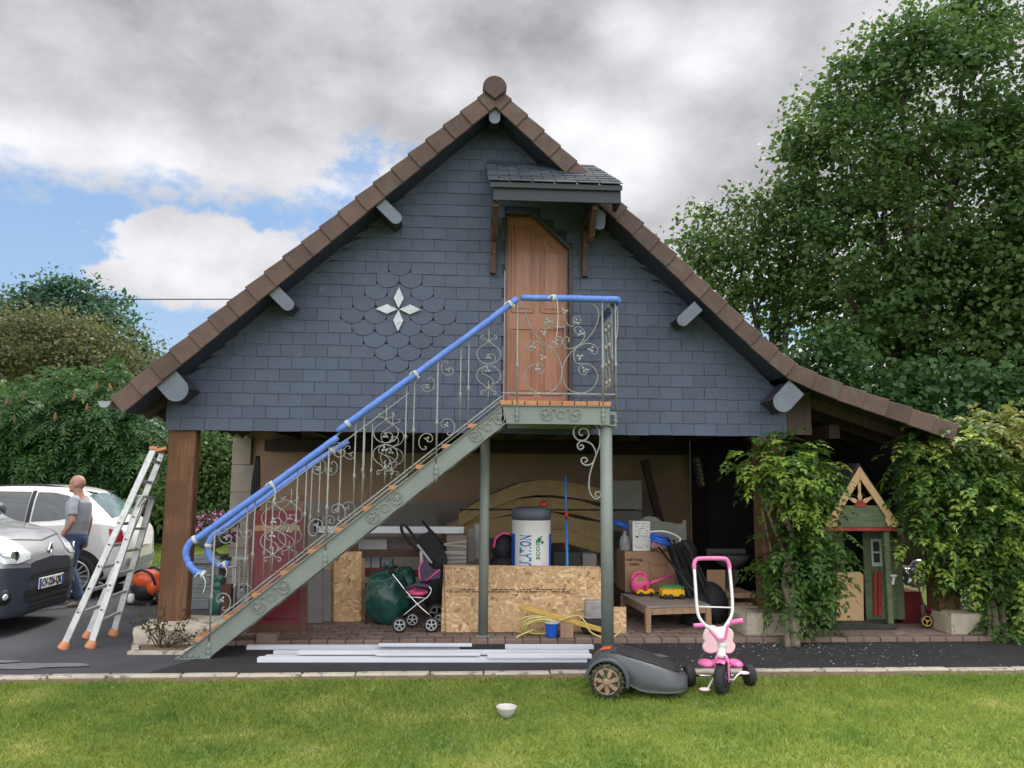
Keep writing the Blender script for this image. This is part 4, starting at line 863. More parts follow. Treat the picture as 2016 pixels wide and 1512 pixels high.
R2 = [(1806, 880, 30), (1850, 875, 40), (1900, 870, 45), (1820, 940, 42), (1880, 940, 50), (1950, 930, 55), (2010, 930, 60), (1812, 1000, 28), (1850, 1010, 50), (1920, 1010, 55), (1990, 1010, 60), (2050, 1000, 60), (1862, 1060, 28), (1890, 1080, 50), (1960, 1090, 55), (2030, 1090, 60), (1905, 1112, 26), (1900, 1130, 40), (1980, 1150, 42), (2040, 1150, 40), (1796, 940, 20), (1782, 900, 14)]
vine('wisteria', 'dense wisteria smothering the far right post and the end of the lean-to roof', G(1965, 1262), [
    ([B(x, y, r, Y) for x, y, r in R2], 2300, 'vine_leaf'),
    ([B(x, y, r, Y) for x, y, r in ((1860, 850, 26), (1910, 850, 32), (1960, 850, 40), (2010, 850, 45), (1990, 885, 40), (2050, 870, 40), (1800, 870, 16))], 330, 'vine_yellow'),
    ([B(x, y, r, Y-.25) for x, y, r in ((1900, 930, 90), (1880, 1040, 100), (1980, 1080, 80))], 110, 'vine_lime'),
    ([B(x, y, r, Y-.1) for x, y, r in ((1990, 1230, 38), (2020, 1210, 40), (1960, 1245, 24), (2060, 1230, 40))], 300, 'vine_leaf')],
    [([G(1962, 1262), P(1958, 1210, 7.9), P(1950, 1150, 8.0), P(1965, 1080, 8.0), P(1930, 980, 8.0), P(1900, 880, 8.05)], .035), ([G(1980, 1262), P(1975, 1200, 7.95), P(1985, 1130, 8.0), P(1960, 1040, 8.0)], .03), ([G(1948, 1262), P(1945, 1180, 7.95), P(1925, 1120, 8.0), P(1880, 1050, 7.95)], .022),
     ([P(1990, 1180, 7.9), P(2010, 1120, 7.95), P(2030, 1000, 8.0)], .02)], None)
# lawn: a sheet with real blades
sheet('lawn', [(-16, -3), (10, -3), (10, 6.56), (-2.5, 6.56), (-5, 6.50), (-16, 4.6)], -.009, 'lawn')
sheet('lawn_behind', [(-40, 14.7), (-2.7, 14.7), (-2.7, 60), (-40, 60)], -.010, 'lawn')
sheet('lawn_side', [(5.9, 8.1), (30, 8.1), (30, 60), (5.9, 60)], -.010, 'lawn')
def blades(x0, x1, y0, y1, n, h, w, lim=None):
    x = rng.uniform(x0, x1, n); y = rng.uniform(y0, y1, n)
    if lim: k = lim(x, y); x, y = x[k], y[k]; n = len(x)
    o = np.stack([x, y, np.full(n, -.008)], 1); tuft = np.sin(x*3.1+np.sin(y*2.3)*1.5)*np.sin(y*4.1+x*1.7)*.5+.5
    ax = unit(rng.normal(size=(n, 3))*np.array([.55, .55, 0])+np.array([0, 0, 1.0])); nr = unit(rng.normal(size=(n, 3))*np.array([1, 1, .1]))
    L = h*(.45+.75*rng.random(n))*(.8+.35*tuft); sd = unit(np.cross(ax, nr)); W = w*(.7+.6*rng.random(n)); b = unit(rng.normal(size=(n, 3))*np.array([1, 1, 0])); m = o+ax*(L*.55)[:, None]; tip = o+ax*L[:, None]+b*(L*.35)[:, None]
    V = np.stack([o-sd*W[:, None]*.5, o+sd*W[:, None]*.5, m+sd*W[:, None]*.4, tip, m-sd*W[:, None]*.4], 1).reshape(-1, 3)
    return V, np.arange(5*n).reshape(n, 5)
def edge(x, y): return y < 6.53-np.maximum(0, -x-2.5)**2*.02-.05*rng.random(len(x))
V1, F1 = blades(-4.4, 5.2, 4.0, 6.56, 150000, .036, .0066, edge); V2, F2 = blades(-3.6, 4.2, 2.6, 4.0, 60000, .036, .0060)
V3, F3 = blades(-7.5, -4.4, 3.5, 6.5, 20000, .034, .006, edge)
link('grass', npmesh('grass', np.concatenate([V1, V2, V3]), np.concatenate([F1, F2+len(V1), F3+len(V1)+len(V2)]), MATS['grass_blade']), kind='stuff')
V1, F1 = blades(-9, -2.8, 14.7, 20, 26000, .05, .014); link('grass', npmesh('grass', V1, F1, MATS['grass_blade']), kind='stuff')
# leaf litter and chips on the tarmac
n = 420; gx = np.concatenate([rng.uniform(1.6, 5.0, 260), rng.normal(3.1, .35, 160)]); gy = np.concatenate([rng.uniform(6.75, 7.8, 260), rng.normal(7.65, .12, 160)])
o = np.stack([gx, np.clip(gy, 6.75, 7.83), np.full(n, .006)], 1); ax = unit(rng.normal(size=(n, 3))*np.array([1, 1, .1])); V, F = kites(o, ax, unit(rng.normal(size=(n, 3))*.3+np.array([0, 0, 1.0])), .012+.02*rng.random(n), .008+.010*rng.random(n)); V[:, 2] = np.maximum(V[:, 2], .005)
mk('litter', (.30, .27, .21), .9, var=.4, vs=30, island=.5); link('leaf_litter', npmesh('leaf_litter', V, F, MATS['litter']), kind='stuff')
# bed with a withered shrub in front of the left footing
b = MB(); z = .012
fr = [G(250, 1289), G(362, 1289), G(392, 1262), G(300, 1262)]
b.bar(fr[0]+Vector((0, .03, z)), fr[1]+Vector((0, .03, z)), .06, .03); b.bar(fr[0]+Vector((.05, .05, z)), Vector((-3.04, 7.84, z)), .06, .028); b.bar(fr[1]+Vector((0, .04, z)), Vector((-2.45, 7.84, z)), .06, .028)
t = thing('planting_bed', 'small timber-edged bed of dry soil with a withered shrub at the stone footing', 'planting bed', tuple(G(310, 1285)))
part('edging', b, MATS['kerb'], t); part('soil', MB().prism([fr[0]+Vector((.08, .06, -.0)), fr[1]+Vector((-.02, .05, 0)), Vector((-2.5, 7.85, 0)), Vector((-2.98, 7.85, 0))], (0, 0, .016)), MATS['soil'], t)
b = MB(); random.seed(31); ends = []
for i in range(16):
    p0 = G(322, 1278)+Vector((random.uniform(-.05, .05), random.uniform(-.02, .02), 0)); e = p0+Vector((random.uniform(-.3, .2), random.uniform(-.04, .05), random.uniform(.18, .42)));
    if i > 11: e = p0+Vector((random.uniform(.1, .4), -.02, random.uniform(.05, .18)))
    c = crom([p0, (p0+e)/2+Vector((random.uniform(-.04, .04), 0, .03)), e], 3); b.tube(c, [.005, .005, .004, .004, .003, .003, .0025][:len(c)], 4); ends += c[2:]
part('twigs', b, MATS['bark'], t, fix=False); E_ = np.array([list(v-t.location) for v in ends]); n = 420; o = E_[rng.integers(0, len(E_), n)]+rng.normal(size=(n, 3))*.022
V, F = kites(o, unit(rng.normal(size=(n, 3))), unit(rng.normal(size=(n, 3))), .02+.025*rng.random(n), .012+.014*rng.random(n)); leafmat('dry_leaf', (.035, .045, .015), (.10, .085, .03), (.22, .14, .07), scale=8); link('withered_leaves', npmesh('withered_leaves', V, F, MATS['dry_leaf']), t)
# ------------------------------------------------------------------ shared small materials
mk('car_white', (.74, .73, .70), .22, var=.02, coat=.7)
mk('van_silver', (.30, .31, .33), .32, .45, var=.04, coat=.7)
mk('van_plastic', (.035, .042, .058), .5, var=.12, vs=9)
mk('glass_dark', (.035, .045, .047), .06, var=.3, vs=1.2, spec=.8)
mk('glass_rear', (.10, .17, .18), .05, var=.5, vs=3, spec=.9)
mk('rubber', (.018, .018, .019), .75, var=.25, vs=20)
mk('rim', (.55, .56, .57), .35, .6, var=.1)
mk('lamp_clear', (.62, .66, .68), .08, .3, var=.25, vs=9, spec=.9)
mk('chrome', (.75, .75, .76), .15, 1.0, var=.05)
mk('lamp_red', (.42, .02, .03), .2, var=.1)
mk('plate', (.78, .78, .76), .5, var=.05)
mk('plate_blue', (.02, .08, .35), .5)
mk('ink', (.015, .015, .016), .6, var=.05)
mk('alu', (.50, .51, .50), .42, .55, var=.18, vs=14, spots=((.33, .32, .30), 24, .62), bump=.1, bs=60)
mk('orange', (.52, .22, .10), .55, var=.15, vs=20)
mk('orange_red', (.75, .11, .03), .35, var=.1)
mk('skin', (.32, .165, .115), .6, var=.10, vs=14, col2=(.43, .235, .17), bump=.15, bs=60)
mk('shirt', (.30, .31, .34), .9, var=.10, vs=10, bump=.5, bs=14)
mk('jeans', (.028, .050, .105), .85, vs=7, col2=(.065, .105, .19), bump=.6, bs=18)
mk('shoe', (.32, .27, .21), .8, var=.3, vs=20)
mk('white', (.72, .72, .69), .5, var=.06, vs=6)
mk('grey_plaster', (.20, .22, .215), .7, var=.15, bump=.2)
mk('green_bag', (.045, .15, .12), .35, var=.3, vs=8, bump=.5, bs=9)
mk('wood_raw', (.30, .19, .11), .8, var=.3, vs=6, stretch=(5, 5, .6), bump=.3, bs=20)
mk('wood_grey', (.24, .20, .165), .85, var=.2, vs=6, stretch=(.7, 6, 6), bump=.3, bs=20)
mk('wood_red', (.10, .040, .026), .6, var=.3, vs=5, stretch=(.6, 6, 6))
def remesh(o, vox, smooth=6, fac=.6):
    m = o.modifiers.new('r', 'REMESH'); m.mode = 'VOXEL'; m.voxel_size = vox; m.use_smooth_shade = True
    if smooth: s = o.modifiers.new('s', 'SMOOTH'); s.iterations = smooth; s.factor = fac
    return o
# ------------------------------------------------------------------ cars
def ringloft(st, nu=8, nv=4):
    """st: rows of control rings [(y,z)...] with x; returns dense rows (one per x) of the +y half, bottom to top"""
    rows = []
    ctr = [[Vector((x, y, z)) for y, z in ring] for x, ring in st]
    cols = [crom([r[j] for r in ctr], nu) for j in range(len(ctr[0]))]
    for i in range(len(cols[0])): rows.append(crom([c[i] for c in cols], nv))
    return rows
def carbody(st, ring, nv=4):
    rows = ringloft([(s[0], ring(*s)) for s in st], 8, nv)
    full = []
    for r in rows: full.append([Vector((p.x, max(p.y, 0), p.z)) for p in r]+[Vector((p.x, -max(p.y, 0), p.z)) for p in reversed(r[:-1])])
    return full
class Decal:
    def __init__(s, mb): s.t = BVHTree.FromPolygons([Vector(v) for v in mb.v], mb.f)
    def hit(s, o, d, eps):
        h = s.t.ray_cast(Vector(o), Vector(d).normalized())
        return (h[0]-Vector(d).normalized()*eps) if h[0] else None
    def strip(s, b, top, bot, mp, d, eps=.006, n=12, m=4, th=0):
        """quad patch between two polylines, mapped by mp(u,v)->origin, thrown along d onto the body"""
        def samp(c, t): k = t*(len(c)-1); i = min(int(k), len(c)-2); f = k-i; return (c[i][0]*(1-f)+c[i+1][0]*f, c[i][1]*(1-f)+c[i+1][1]*f)
        rows = []
        for j in range(m+1):
            r = []
            for i in range(n+1):
                a = samp(top, i/n); c = samp(bot, i/n); u = a[0]+(c[0]-a[0])*j/m; v = a[1]+(c[1]-a[1])*j/m; h = s.hit(mp(u, v), d, eps)
                if h is None: h = r[-1] if r else Vector(mp(u, v))+Vector(d).normalized()*2.0
                r.append(h)
            rows.append(r)
        b.grid(rows); return b
def wheel(par, x, y, r, w, side, world=False, spokes=14, rimr=.72, rimmat='rim', tmat='rubber'):
    t = MB(); ax = (0, side, 0); c = Vector((x, y, r))
    t.lathe([(r*rimr, -w/2), (r*.93, -w/2), (r, -w*.36), (r, w*.36), (r*.93, w/2), (r*rimr, w/2), (r*rimr*.96, w*.3), (r*.1, w*.25)], c, ax, 28); wo_ = part('wheel', t, MATS[tmat], par, world=world)
    b = MB(); rr = r*rimr; b.lathe([(rr*.88, w*.33), (rr*.90, w/2+.003), (rr, w/2+.003), (rr, w*.3)], c, ax, 28); b.lathe([(rr*.2, w*.32), (rr*.18, w/2), (rr*.05, w/2+.006)], c, ax, 12)
    for k in range(spokes):
        a = 2*math.pi*k/spokes; d = Vector((math.cos(a), 0, math.sin(a))); b.bar(c+d*rr*.15+Vector((0, side*w*.42, 0)), c+d*rr*.92+Vector((0, side*w*.42, 0)), rr*2.3/max(spokes, 6)*.55, .02, up=(0, 1, 0))
    part('rim', b, MATS[rimmat], wo_, world=world)
# white hatchback, tail to the right
def hring(x, wl, zb_, zbe, wb, zt, wt): zm = zb_+(zbe-zb_)*.5; return [(0, zb_), (wl*.80, zb_), (wl*.985, zb_+.10), (wl, zm), (wb+.01, zbe-.05), (wb-.012, zbe+.02), (wt+(wb-wt)*.28, zt-(zt-zbe)*.30), (wt*.80, zt-.012), (0, zt+.012)]
hst = [(0.0, .40, .36, .60, .40, .64, .30), (0.05, .66, .27, .80, .60, .86, .50), (0.20, .76, .23, .92, .72, .99, .62), (0.42, .80, .21, .97, .77, 1.20, .60), (0.68, .815, .21, .97, .79, 1.39, .58), (1.05, .815, .19, .96, .80, 1.455, .60), (1.7, .815, .19, .93, .80, 1.46, .60), (2.2, .81, .19, .92, .79, 1.39, .58), (2.6, .805, .19, .92, .78, 1.14, .60), (2.85, .80, .19, .90, .76, .97, .62), (3.2, .78, .21, .80, .70, .86, .50), (3.45, .68, .24, .66, .58, .70, .40), (3.55, .40, .32, .55, .36, .58, .25)]
cr = P(287, 1100, 11.9)
hat = thing('parked_car', 'small white hatchback parked facing left, behind the man in the grey T-shirt', 'car', (cr.x+.02, 11.75, 0), math.pi+R(5))
body = carbody(hst, hring); mbb = MB(); mbb.grid(body); mbb.add(body[0], [tuple(range(len(body[0])))]); mbb.add(body[-1], [tuple(range(len(body[-1])))]); part('body', mbb, MATS['car_white'], hat, world=False); D = Decal(mbb)
sm_ = lambda u, v: (u, 3, v)
for s in (1, -1):
    mp = (lambda u, v, s=s: (u, 3*s, v)); d = (0, -s, 0)
    for top, bot in (([(1.28, 1.385), (1.9, 1.39), (2.18, 1.32), (2.50, 1.10)], [(1.28, 1.00), (1.9, .985), (2.3, .98), (2.58, .99)]), ([(.62, 1.20), (.80, 1.33), (1.0, 1.375), (1.20, 1.38)], [(.60, 1.10), (.74, 1.04), (.95, 1.01), (1.20, 1.00)])):
        part('side_window', D.strip(MB(), top, bot, mp, d, .008, 14, 5), MATS['glass_dark'], hat, world=False)
    b = D.strip(MB(), [(1.22, 1.40), (1.27, 1.40)], [(1.22, .98), (1.27, .98)], mp, d, .009, 2, 5); part('window_pillar', b, MATS['black'], hat, world=False)
    b = MB(); D.strip(b, [(1.24, .97), (1.252, .97)], [(1.18, .32), (1.192, .32)], mp, d, .003, 1, 8); D.strip(b, [(1.24, .35), (2.55, .35)], [(1.24, .338), (2.55, .338)], mp, d, .003, 12, 1); part('door_gap', b, MATS['black'], hat, world=False)
    for xw in (.62, 2.92):
        b = MB(); pts = [(xw+.36*math.cos(math.pi*i/16), .29+.36*math.sin(math.pi*i/16)) for i in range(17)]; D.strip(b, pts, [(xw+.30*math.cos(math.pi*i/16), .24) for i in range(17)], mp, d, .006, 16, 4)
        wheel(hat, xw, s*.735, .29, .19, s); part('wheel_arch', b, MATS['black'], hat, world=False)
    b = D.strip(MB(), [(s*.50, .86), (s*.60, .86)], [(s*.50, .70), (s*.62, .70)], lambda u, v: (-1, u, v), (1, 0, 0), .012, 5, 5); 
    b = D.strip(MB(), [(.10, .88), (.24, .90)], [(.06, .70), (.20, .68)], mp, d, .010, 6, 5); part('tail_light', b, MATS['lamp_red'], hat, world=False)
b = D.strip(MB(), [(.60, -.50), (.60, .50)], [(.26, -.58), (.26, .58)], lambda u, v: (u, v, 3), (0, 0, -1), .008, 10, 6); part('rear_window', b, MATS['glass_rear'], hat, world=False)
b = D.strip(MB(), [(2.30, -.52), (2.30, .52)], [(2.70, -.60), (2.70, .60)], lambda u, v: (u, v, 3), (0, 0, -1), .008, 10, 6); part('windscreen', b, MATS['glass_dark'], hat, world=False)
b = D.strip(MB(), [(-.62, .50), (-.3, .48), (.3, .48), (.62, .50)], [(-.62, .40), (-.3, .38), (.3, .38), (.62, .40)], lambda u, v: (-1, u, v), (1, 0, 0), .012, 16, 3); part('bumper_insert', b, MATS['grey_plaster'], hat, world=False)
b = D.strip(MB(), [(-.24, .74), (.24, .74)], [(-.24, .64), (.24, .64)], lambda u, v: (-1, u, v), (1, 0, 0), .014, 6, 2); part('number_plate', b, MATS['plate'], hat, world=False)
b = D.strip(MB(), [(.5, .98), (2.6, .90)], [(.5, .955), (2.6, .88)], lambda u, v: (u, 3, v), (0, -1, 0), .002, 14, 1)
b = MB(); b.tube(crom([(.55, .35, 1.36), (1.2, .45, 1.47), (2.1, .42, 1.44)], 4), .012, 6); b.tube(crom([(.55, -.35, 1.36), (1.2, -.45, 1.47), (2.1, -.42, 1.44)], 4), .012, 6); part('roof_rail', b, MATS['black'], hat, world=False)
# silver van, nose to the right
def vring(x, wl, zb_, zm, zbe, wb, zt, wt): return [(0, zb_), (wl*.84, zb_), (wl*.98, zb_+.09), (wl, (zb_+zm)/2+.05), (wl*.995, zm), (wb, zbe), (wb*.97+wt*.03, zbe+min(.03, (zt-zbe)*.3)), (wt*1.02, zt-(zt-zbe)*.22), (wt*.78, zt-.01), (0, zt+.012)]
vst = [(0.0, .78, .35, .62, 1.0, .78, 1.70, .66), (0.10, .89, .24, .62, 1.05, .87, 1.78, .74), (1.5, .915, .20, .62, 1.05, .90, 1.82, .77), (2.5, .915, .20, .62, 1.04, .90, 1.80, .75), (2.85, .915, .20, .62, 1.04, .90, 1.66, .73), (3.2, .91, .20, .62, 1.04, .88, 1.32, .74), (3.42, .905, .20, .64, 1.02, .86, 1.12, .74), (3.75, .885, .20, .665, .95, .83, 1.06, .62), (4.0, .83, .19, .68, .86, .76, 1.00, .54), (4.15, .74, .18, .68, .77, .70, .89, .48), (4.23, .60, .19, .67, .72, .58, .80, .42), (4.27, .42, .24, .655, .68, .42, .73, .30)]
vc = P(98, 1100, 8.9)
va = R(1)
van = thing('parked_van', 'silver van with dark plastic bumper, its nose entering at the left edge', 'van', (vc.x-4.27*math.cos(va)+.02, 8.9-4.27*math.sin(va), 0), va)
body = carbody(vst, vring); allb = MB().grid(body); allb.add(body[-1], [tuple(range(len(body[-1])))]); D = Decal(allb)
nrow_ = len(body[0]); hi = MB(); lo = MB(); kk = 4*4
for i in range(len(body)-1):
    for j in range(nrow_-1):
        q = [body[i][j], body[i][j+1], body[i+1][j+1], body[i+1][j]]; low = (j < kk or j >= nrow_-1-kk) and body[i][0].x > 3.0
        (lo if low else hi).add(q, [(0, 1, 2, 3)], 0, True)
def weld(o): bm = bmesh.new(); bm.from_mesh(o.data); bmesh.ops.remove_doubles(bm, verts=bm.verts, dist=.0004); bmesh.ops.recalc_face_normals(bm, faces=bm.faces); bm.to_mesh(o.data); bm.free(); return o
lo.f.append(tuple()) if 0 else None
cap = body[-1]; lo.add(cap, [tuple(range(len(cap)))])
weld(part('body', hi, MATS['van_silver'], van, world=False)); weld(part('bumper', lo, MATS['van_plastic'], van, world=False))
fx = lambda u, v: (6, u, v); dx_ = (-1, 0, 0)
b = MB()
D.strip(b, [(-.42, .585), (0, .60), (.42, .585)], [(-.42, .545), (0, .555), (.42, .545)], fx, dx_, .008, 14, 2)
part('upper_grille', b, MATS['ink'], van, world=False)
for z0, z1, w0, w1 in ((.43, .375, .50, .48), (.355, .315, .47, .44), (.295, .262, .42, .38)):
    part('lower_grille', D.strip(MB(), [(-w0, z0), (0, z0+.01), (w0, z0)], [(-w1, z1), (0, z1+.005), (w1, z1)], fx, dx_, .008, 14, 2), MATS['ink'], van, world=False)
for s in (1, -1):
    d = Vector((-1, -s*.75, 0)); org = lambda u, v, s=s: Vector((4.1, u, v))+Vector((1, s*.75, 0))*2
    b = D.strip(MB(), [(s*.27, .80), (s*.45, .92), (s*.70, .99), (s*.86, 1.0)], [(s*.30, .745), (s*.50, .715), (s*.68, .72), (s*.84, .80)], org, d, .010, 12, 5); hl = part('headlight', b, MATS['lamp_clear'], van, world=False)
    h = D.hit(org(s*.56, .79), d, .012)
    if h: part('lamp_bulb', MB().lathe([(.055, .0), (.06, .012), (.03, .016)], h, (1, s*.6, .1), 14), MATS['chrome'], hl, world=False)
    h = D.hit(org(s*.64, .40), d, .004)
    if h: fl = part('fog_light', MB().lathe([(.075, -.02), (.075, .006), (.04, -.0), (.035, .012)], h, (1, s*.45, 0), 16), MATS['ink'], van, world=False); part('lamp_bulb', MB().lathe([(.03, .0), (.03, .014), (.012, .018)], h, (1, s*.45, 0), 12), MATS['lamp_clear'], fl, world=False)
    for xw in (.75, 3.42): wheel(van, xw, s*.82, .315, .20, s, spokes=7)
    mp = (lambda u, v, s=s: (u, 3*s, v))
    for xw in (.75, 3.42):
        b = MB(); pts = [(xw+.39*math.cos(math.pi*i/16), .31+.39*math.sin(math.pi*i/16)) for i in range(17)]; D.strip(b, pts, [(xw+.33*math.cos(math.pi*i/16), .24) for i in range(17)], mp, (0, -s, 0), .006, 16, 4); part('wheel_arch', b, MATS['ink'], van, world=False)
    part('side_window', D.strip(MB(), [(2.05, 1.66), (2.7, 1.62), (2.95, 1.46), (3.20, 1.22)], [(2.05, 1.10), (2.6, 1.09), (2.9, 1.09), (3.25, 1.10)], mp, (0, -s, 0), .008, 12, 5), MATS['glass_dark'], van, world=False)
    m = MB(); m.ball((3.15, s*1.0, 1.18), (.07, .11, .10)); m.bar((3.17, s*.88, 1.10), (3.16, s*.96, 1.15), .04, .04); part('wing_mirror', m, MATS['van_plastic'], van, world=False)
b = D.strip(MB(), [(2.72, -.60), (2.72, .60)], [(3.36, -.70), (3.36, .70)], lambda u, v: (u, v, 4), (0, 0, -1), .008, 12, 8); part('windscreen', b, MATS['glass_dark'], van, world=False)
b = MB()
D.strip(b, [(3.45, -.78), (3.8, -.70), (4.08, -.52), (4.16, 0), (4.08, .52), (3.8, .70), (3.45, .78)], [(3.44, -.76), (3.79, -.68), (4.065, -.51), (4.145, 0), (4.065, .51), (3.79, .68), (3.44, .76)], lambda u, v: (u, v, 4), (0, 0, -1), .002, 40, 1); part('bonnet_gap', b, MATS['ink'], van, world=False)
b = MB(); h = D.hit((6, 0, .80), dx_, 0)
for k, (w, m_) in enumerate(((.050, 'chrome'),)):
    o = h+Vector((.006, 0, 0)); q = [o+Vector((0, 0, .085)), o+Vector((0, w, 0)), o+Vector((0, 0, -.085)), o+Vector((0, -w, 0))]; qi = [o+(v-o)*.55 for v in q]
    for i in range(4): b.prism([q[i], q[(i+1) % 4], qi[(i+1) % 4], qi[i]], (.014, 0, 0))
part('emblem', b, MATS['chrome'], van, world=False)
h = D.hit((6, 0, .47), dx_, 0); px_ = h.x+.014
pl_ = part('number_plate', MB().box((px_, 0, .475), (.012, .52, .115)), MATS['plate'], van, world=False, bevel=.003)
for y_ in (-.24, .24): part('plate_band', MB().box((px_+.0075, y_, .475), (.004, .035, .105)), MATS['plate_blue'], pl_, world=False)
part('lettering', text_mb('CV-226-QK', .108, plane_m(Vector((px_+.008, 0, .475)), (0, 1, 0), (0, 0, 1)), .003, True, .78), MATS['ink'], pl_, world=False, fix=False)
# ------------------------------------------------------------------ the man
fp = G(136, 1192)
man = thing('person', 'bald man in grey T-shirt and blue jeans walking left between the two cars', 'person', tuple(fp), math.pi+R(3))
b = MB()
b.ball((.005, 0, 1.625), (.100, .080, .100), 16, 12); b.ball((.040, 0, 1.56), (.070, .062, .075)); b.ball((.082, 0, 1.515), (.026, .032, .024)); b.ball((.112, 0, 1.585), (.022, .012, .018)); b.ball((.100, 0, 1.605), (.012, .009, .022)); b.ball((.088, 0, 1.545), (.022, .028, .010)); b.ball((.083, 0, 1.628), (.022, .058, .012))
for s in (1, -1): b.ball((-.005, s*.080, 1.585), (.020, .012, .032)); b.ball((.045, s*.05, 1.575), (.035, .018, .03))
b.tube([(-.035, 0, 1.40), (-.02, 0, 1.47), (.0, 0, 1.545)], [.075, .060, .060], 12)
b.tube([(-.02, 0, .95), (-.02, 0, 1.2), (-.035, 0, 1.42)], [.10, .12, .08], 12)
def arm(s, el_, wr):
    sh = Vector((-.03, s*.195, 1.395)); el_ = Vector(el_); wr = Vector(wr)
    b.tube([sh, (sh+el_)/2, el_, el_+(wr-el_)*.3, wr], [.036, .043, .040, .041, .026], 10); d = (wr-el_).normalized(); pc = wr+d*.055
    b.tube([wr, wr+d*.03, wr+d*.085], [.026, .036, .034], 10, flat=.6)
    for i, (o, l) in enumerate(((.030, .065), (.011, .078), (-.010, .072), (-.029, .055))):
        a = wr+d*.08+Vector((o, 0, 0)); c = a+d*l*.5+Vector((.006, 0, 0)); e = c+d*l*.45+Vector((.014, -s*.018, .004)); b.tube([a, c, e], [.0100, .0092, .0075], 6)
    a = wr+d*.028+Vector((.028, -s*.004, 0)); b.tube([a, a+d*.035+Vector((.026, -s*.01, 0)), a+d*.07+Vector((.026, -s*.02, 0))], [.011, .010, .008], 6)
arm(1, (-.06, .255, 1.115), (.085, .245, .865)); arm(-1, (-.085, -.25, 1.12), (-.06, -.245, .86))
remesh(part('body', b, MATS['skin'], man, world=False, fix=False), .0075, 4)
b = MB(); 
for s in (1, -1): b.ball((.088, s*.030, 1.607), (.007, .010, .006), 8, 6)
part('eyes', b, MATS['ink'], man, world=False)
b = MB(); b.tube([(-.015, 0, .915), (-.02, 0, 1.0), (-.035, 0, 1.12), (-.03, 0, 1.25), (-.03, 0, 1.36), (-.035, 0, 1.43)], [.150, .152, .158, .172, .165, .085], 18, flat=.72)
o_ = len(b.v); 
for i in range(o_): x, y, z = b.v[i]; b.v[i] = (x*1.0-.0, y, z)
for s in (1, -1): b.tube([(-.03, s*.09, 1.415), (-.03, s*.165, 1.395), (-.040, s*.215, 1.30), (-.050, s*.240, 1.195)], [.05, .066, .061, .062], 12)
# torso is wider across (y) than deep (x)
sh_o = part('t_shirt', b, MATS['shirt'], man, world=False, fix=False); 
for v in sh_o.data.vertices:
    pass
remesh(sh_o, .012, 5)
b = MB(); b.tube([(-.015, 0, .80), (-.015, 0, .88), (-.015, 0, .955)], [.14, .152, .142], 16)
for s, kn, an in ((1, (-.02, .095, .50), (-.17, .10, .10)), (-1, (.10, -.09, .50), (.155, -.10, .09))):
    hp = Vector((-.015, s*.075, .84)); kn = Vector(kn); an = Vector(an); b.tube([hp, hp+(kn-hp)*.5, kn, kn+(an-kn)*.4, kn+(an-kn)*.8, an], [.100, .092, .070, .068, .062, .066], 12)
remesh(part('jeans', b, MATS['jeans'], man, world=False, fix=False), .012, 4)
for s, x, y, tl in ((1, -.17, .10, .25), (-1, .16, -.10, 0)):
    M = Matrix.Translation(Vector((x, y, .055)))@Matrix.Rotation(tl, 4, 'Y'); b = MB(); b.ball((-.01, 0, .02), (.055, .042, .055)); b.ball((.07, 0, -.008), (.105, .047, .038)); b.ball((.02, 0, -.022), (.13, .045, .022)); b.xf(M); remesh(part('shoe', b, MATS['shoe'], man, world=False, fix=False), .010, 3)
b = MB(); w = Vector((.075, .246, .885)); b.tube([w+Vector((math.cos(a)*.031, math.sin(a)*.031, math.cos(a)*.012)) for a in [2*math.pi*i/12 for i in range(12)]], .010, 6, closed=True); part('wristwatch', b, MATS['ink'], man, world=False)
man.scale = (.93, .93, .93)
# ------------------------------------------------------------------ ladder against the post
lad = thing('ladder', 'aluminium double ladder with orange feet leaning on the left timber post', 'ladder', tuple(G(175, 1262)))
def rail_(p, q, nm='rail'): return part(nm, MB().bar(p, q, .062, .028, up=(0, 1, 0)), MATS['alu'], lad, bevel=.004)
fA, fB, fC, fD = G(126, 1272, .03), G(179, 1270, .03), G(173, 1251, .03), G(224, 1246, .03)
fA, fB, fC, fD = Vector(fA), Vector(fB), Vector(fC), Vector(fD)
tA = P(303, 884, 7.97); tC = P(321, 890, 8.36); tB = P(279, 976, 7.97); tD = P(300, 981, 8.42)
for a, c in ((fA, tA), (fC, tC), (fB, tB), (fD, tD)): rail_(a, c)
for k in range(8):
    t = .155+.112*k
    if t < 1: part('rung', MB().bar(fA+(tA-fA)*t, fC+(tC-fC)*t, .034, .03), MATS['alu'], lad, bevel=.004)
for k in range(5):
    t = .15+.155*k; part('rung', MB().bar(fB+(tB-fB)*t, fD+(tD-fD)*t, .03, .026), MATS['alu'], lad, bevel=.004)
part('hinge_bracket', MB().bar(tB+Vector((0, -.03, 0)), tD+Vector((0, .03, 0)), .075, .012).bar(tB+Vector((-.02, -.03, -.10)), tB+Vector((.03, -.03, .0)), .05, .01).bar(P(262, 1012, 7.95), P(285, 985, 7.95), .012, .03, up=(0, 1, 0)), MATS['alu'], lad)
for p in (fA, fB, fC, fD): part('foot', MB().lathe([(.046, -.028), (.045, -.01), (.034, .030), (.028, .042)], p+Vector((0, 0, 0)), (.35, 0, 1), 12, sx=1.15), MATS['orange'], lad)
part('top_cap', MB().bar(tA+Vector((0, -.03, .01)), tC+Vector((.0, .03, .0)), .075, .035).bar(tA+Vector((.02, -.02, -.02)), tA+Vector((.12, .0, .01)), .05, .03), MATS['orange'], lad, bevel=.008)
b = MB()
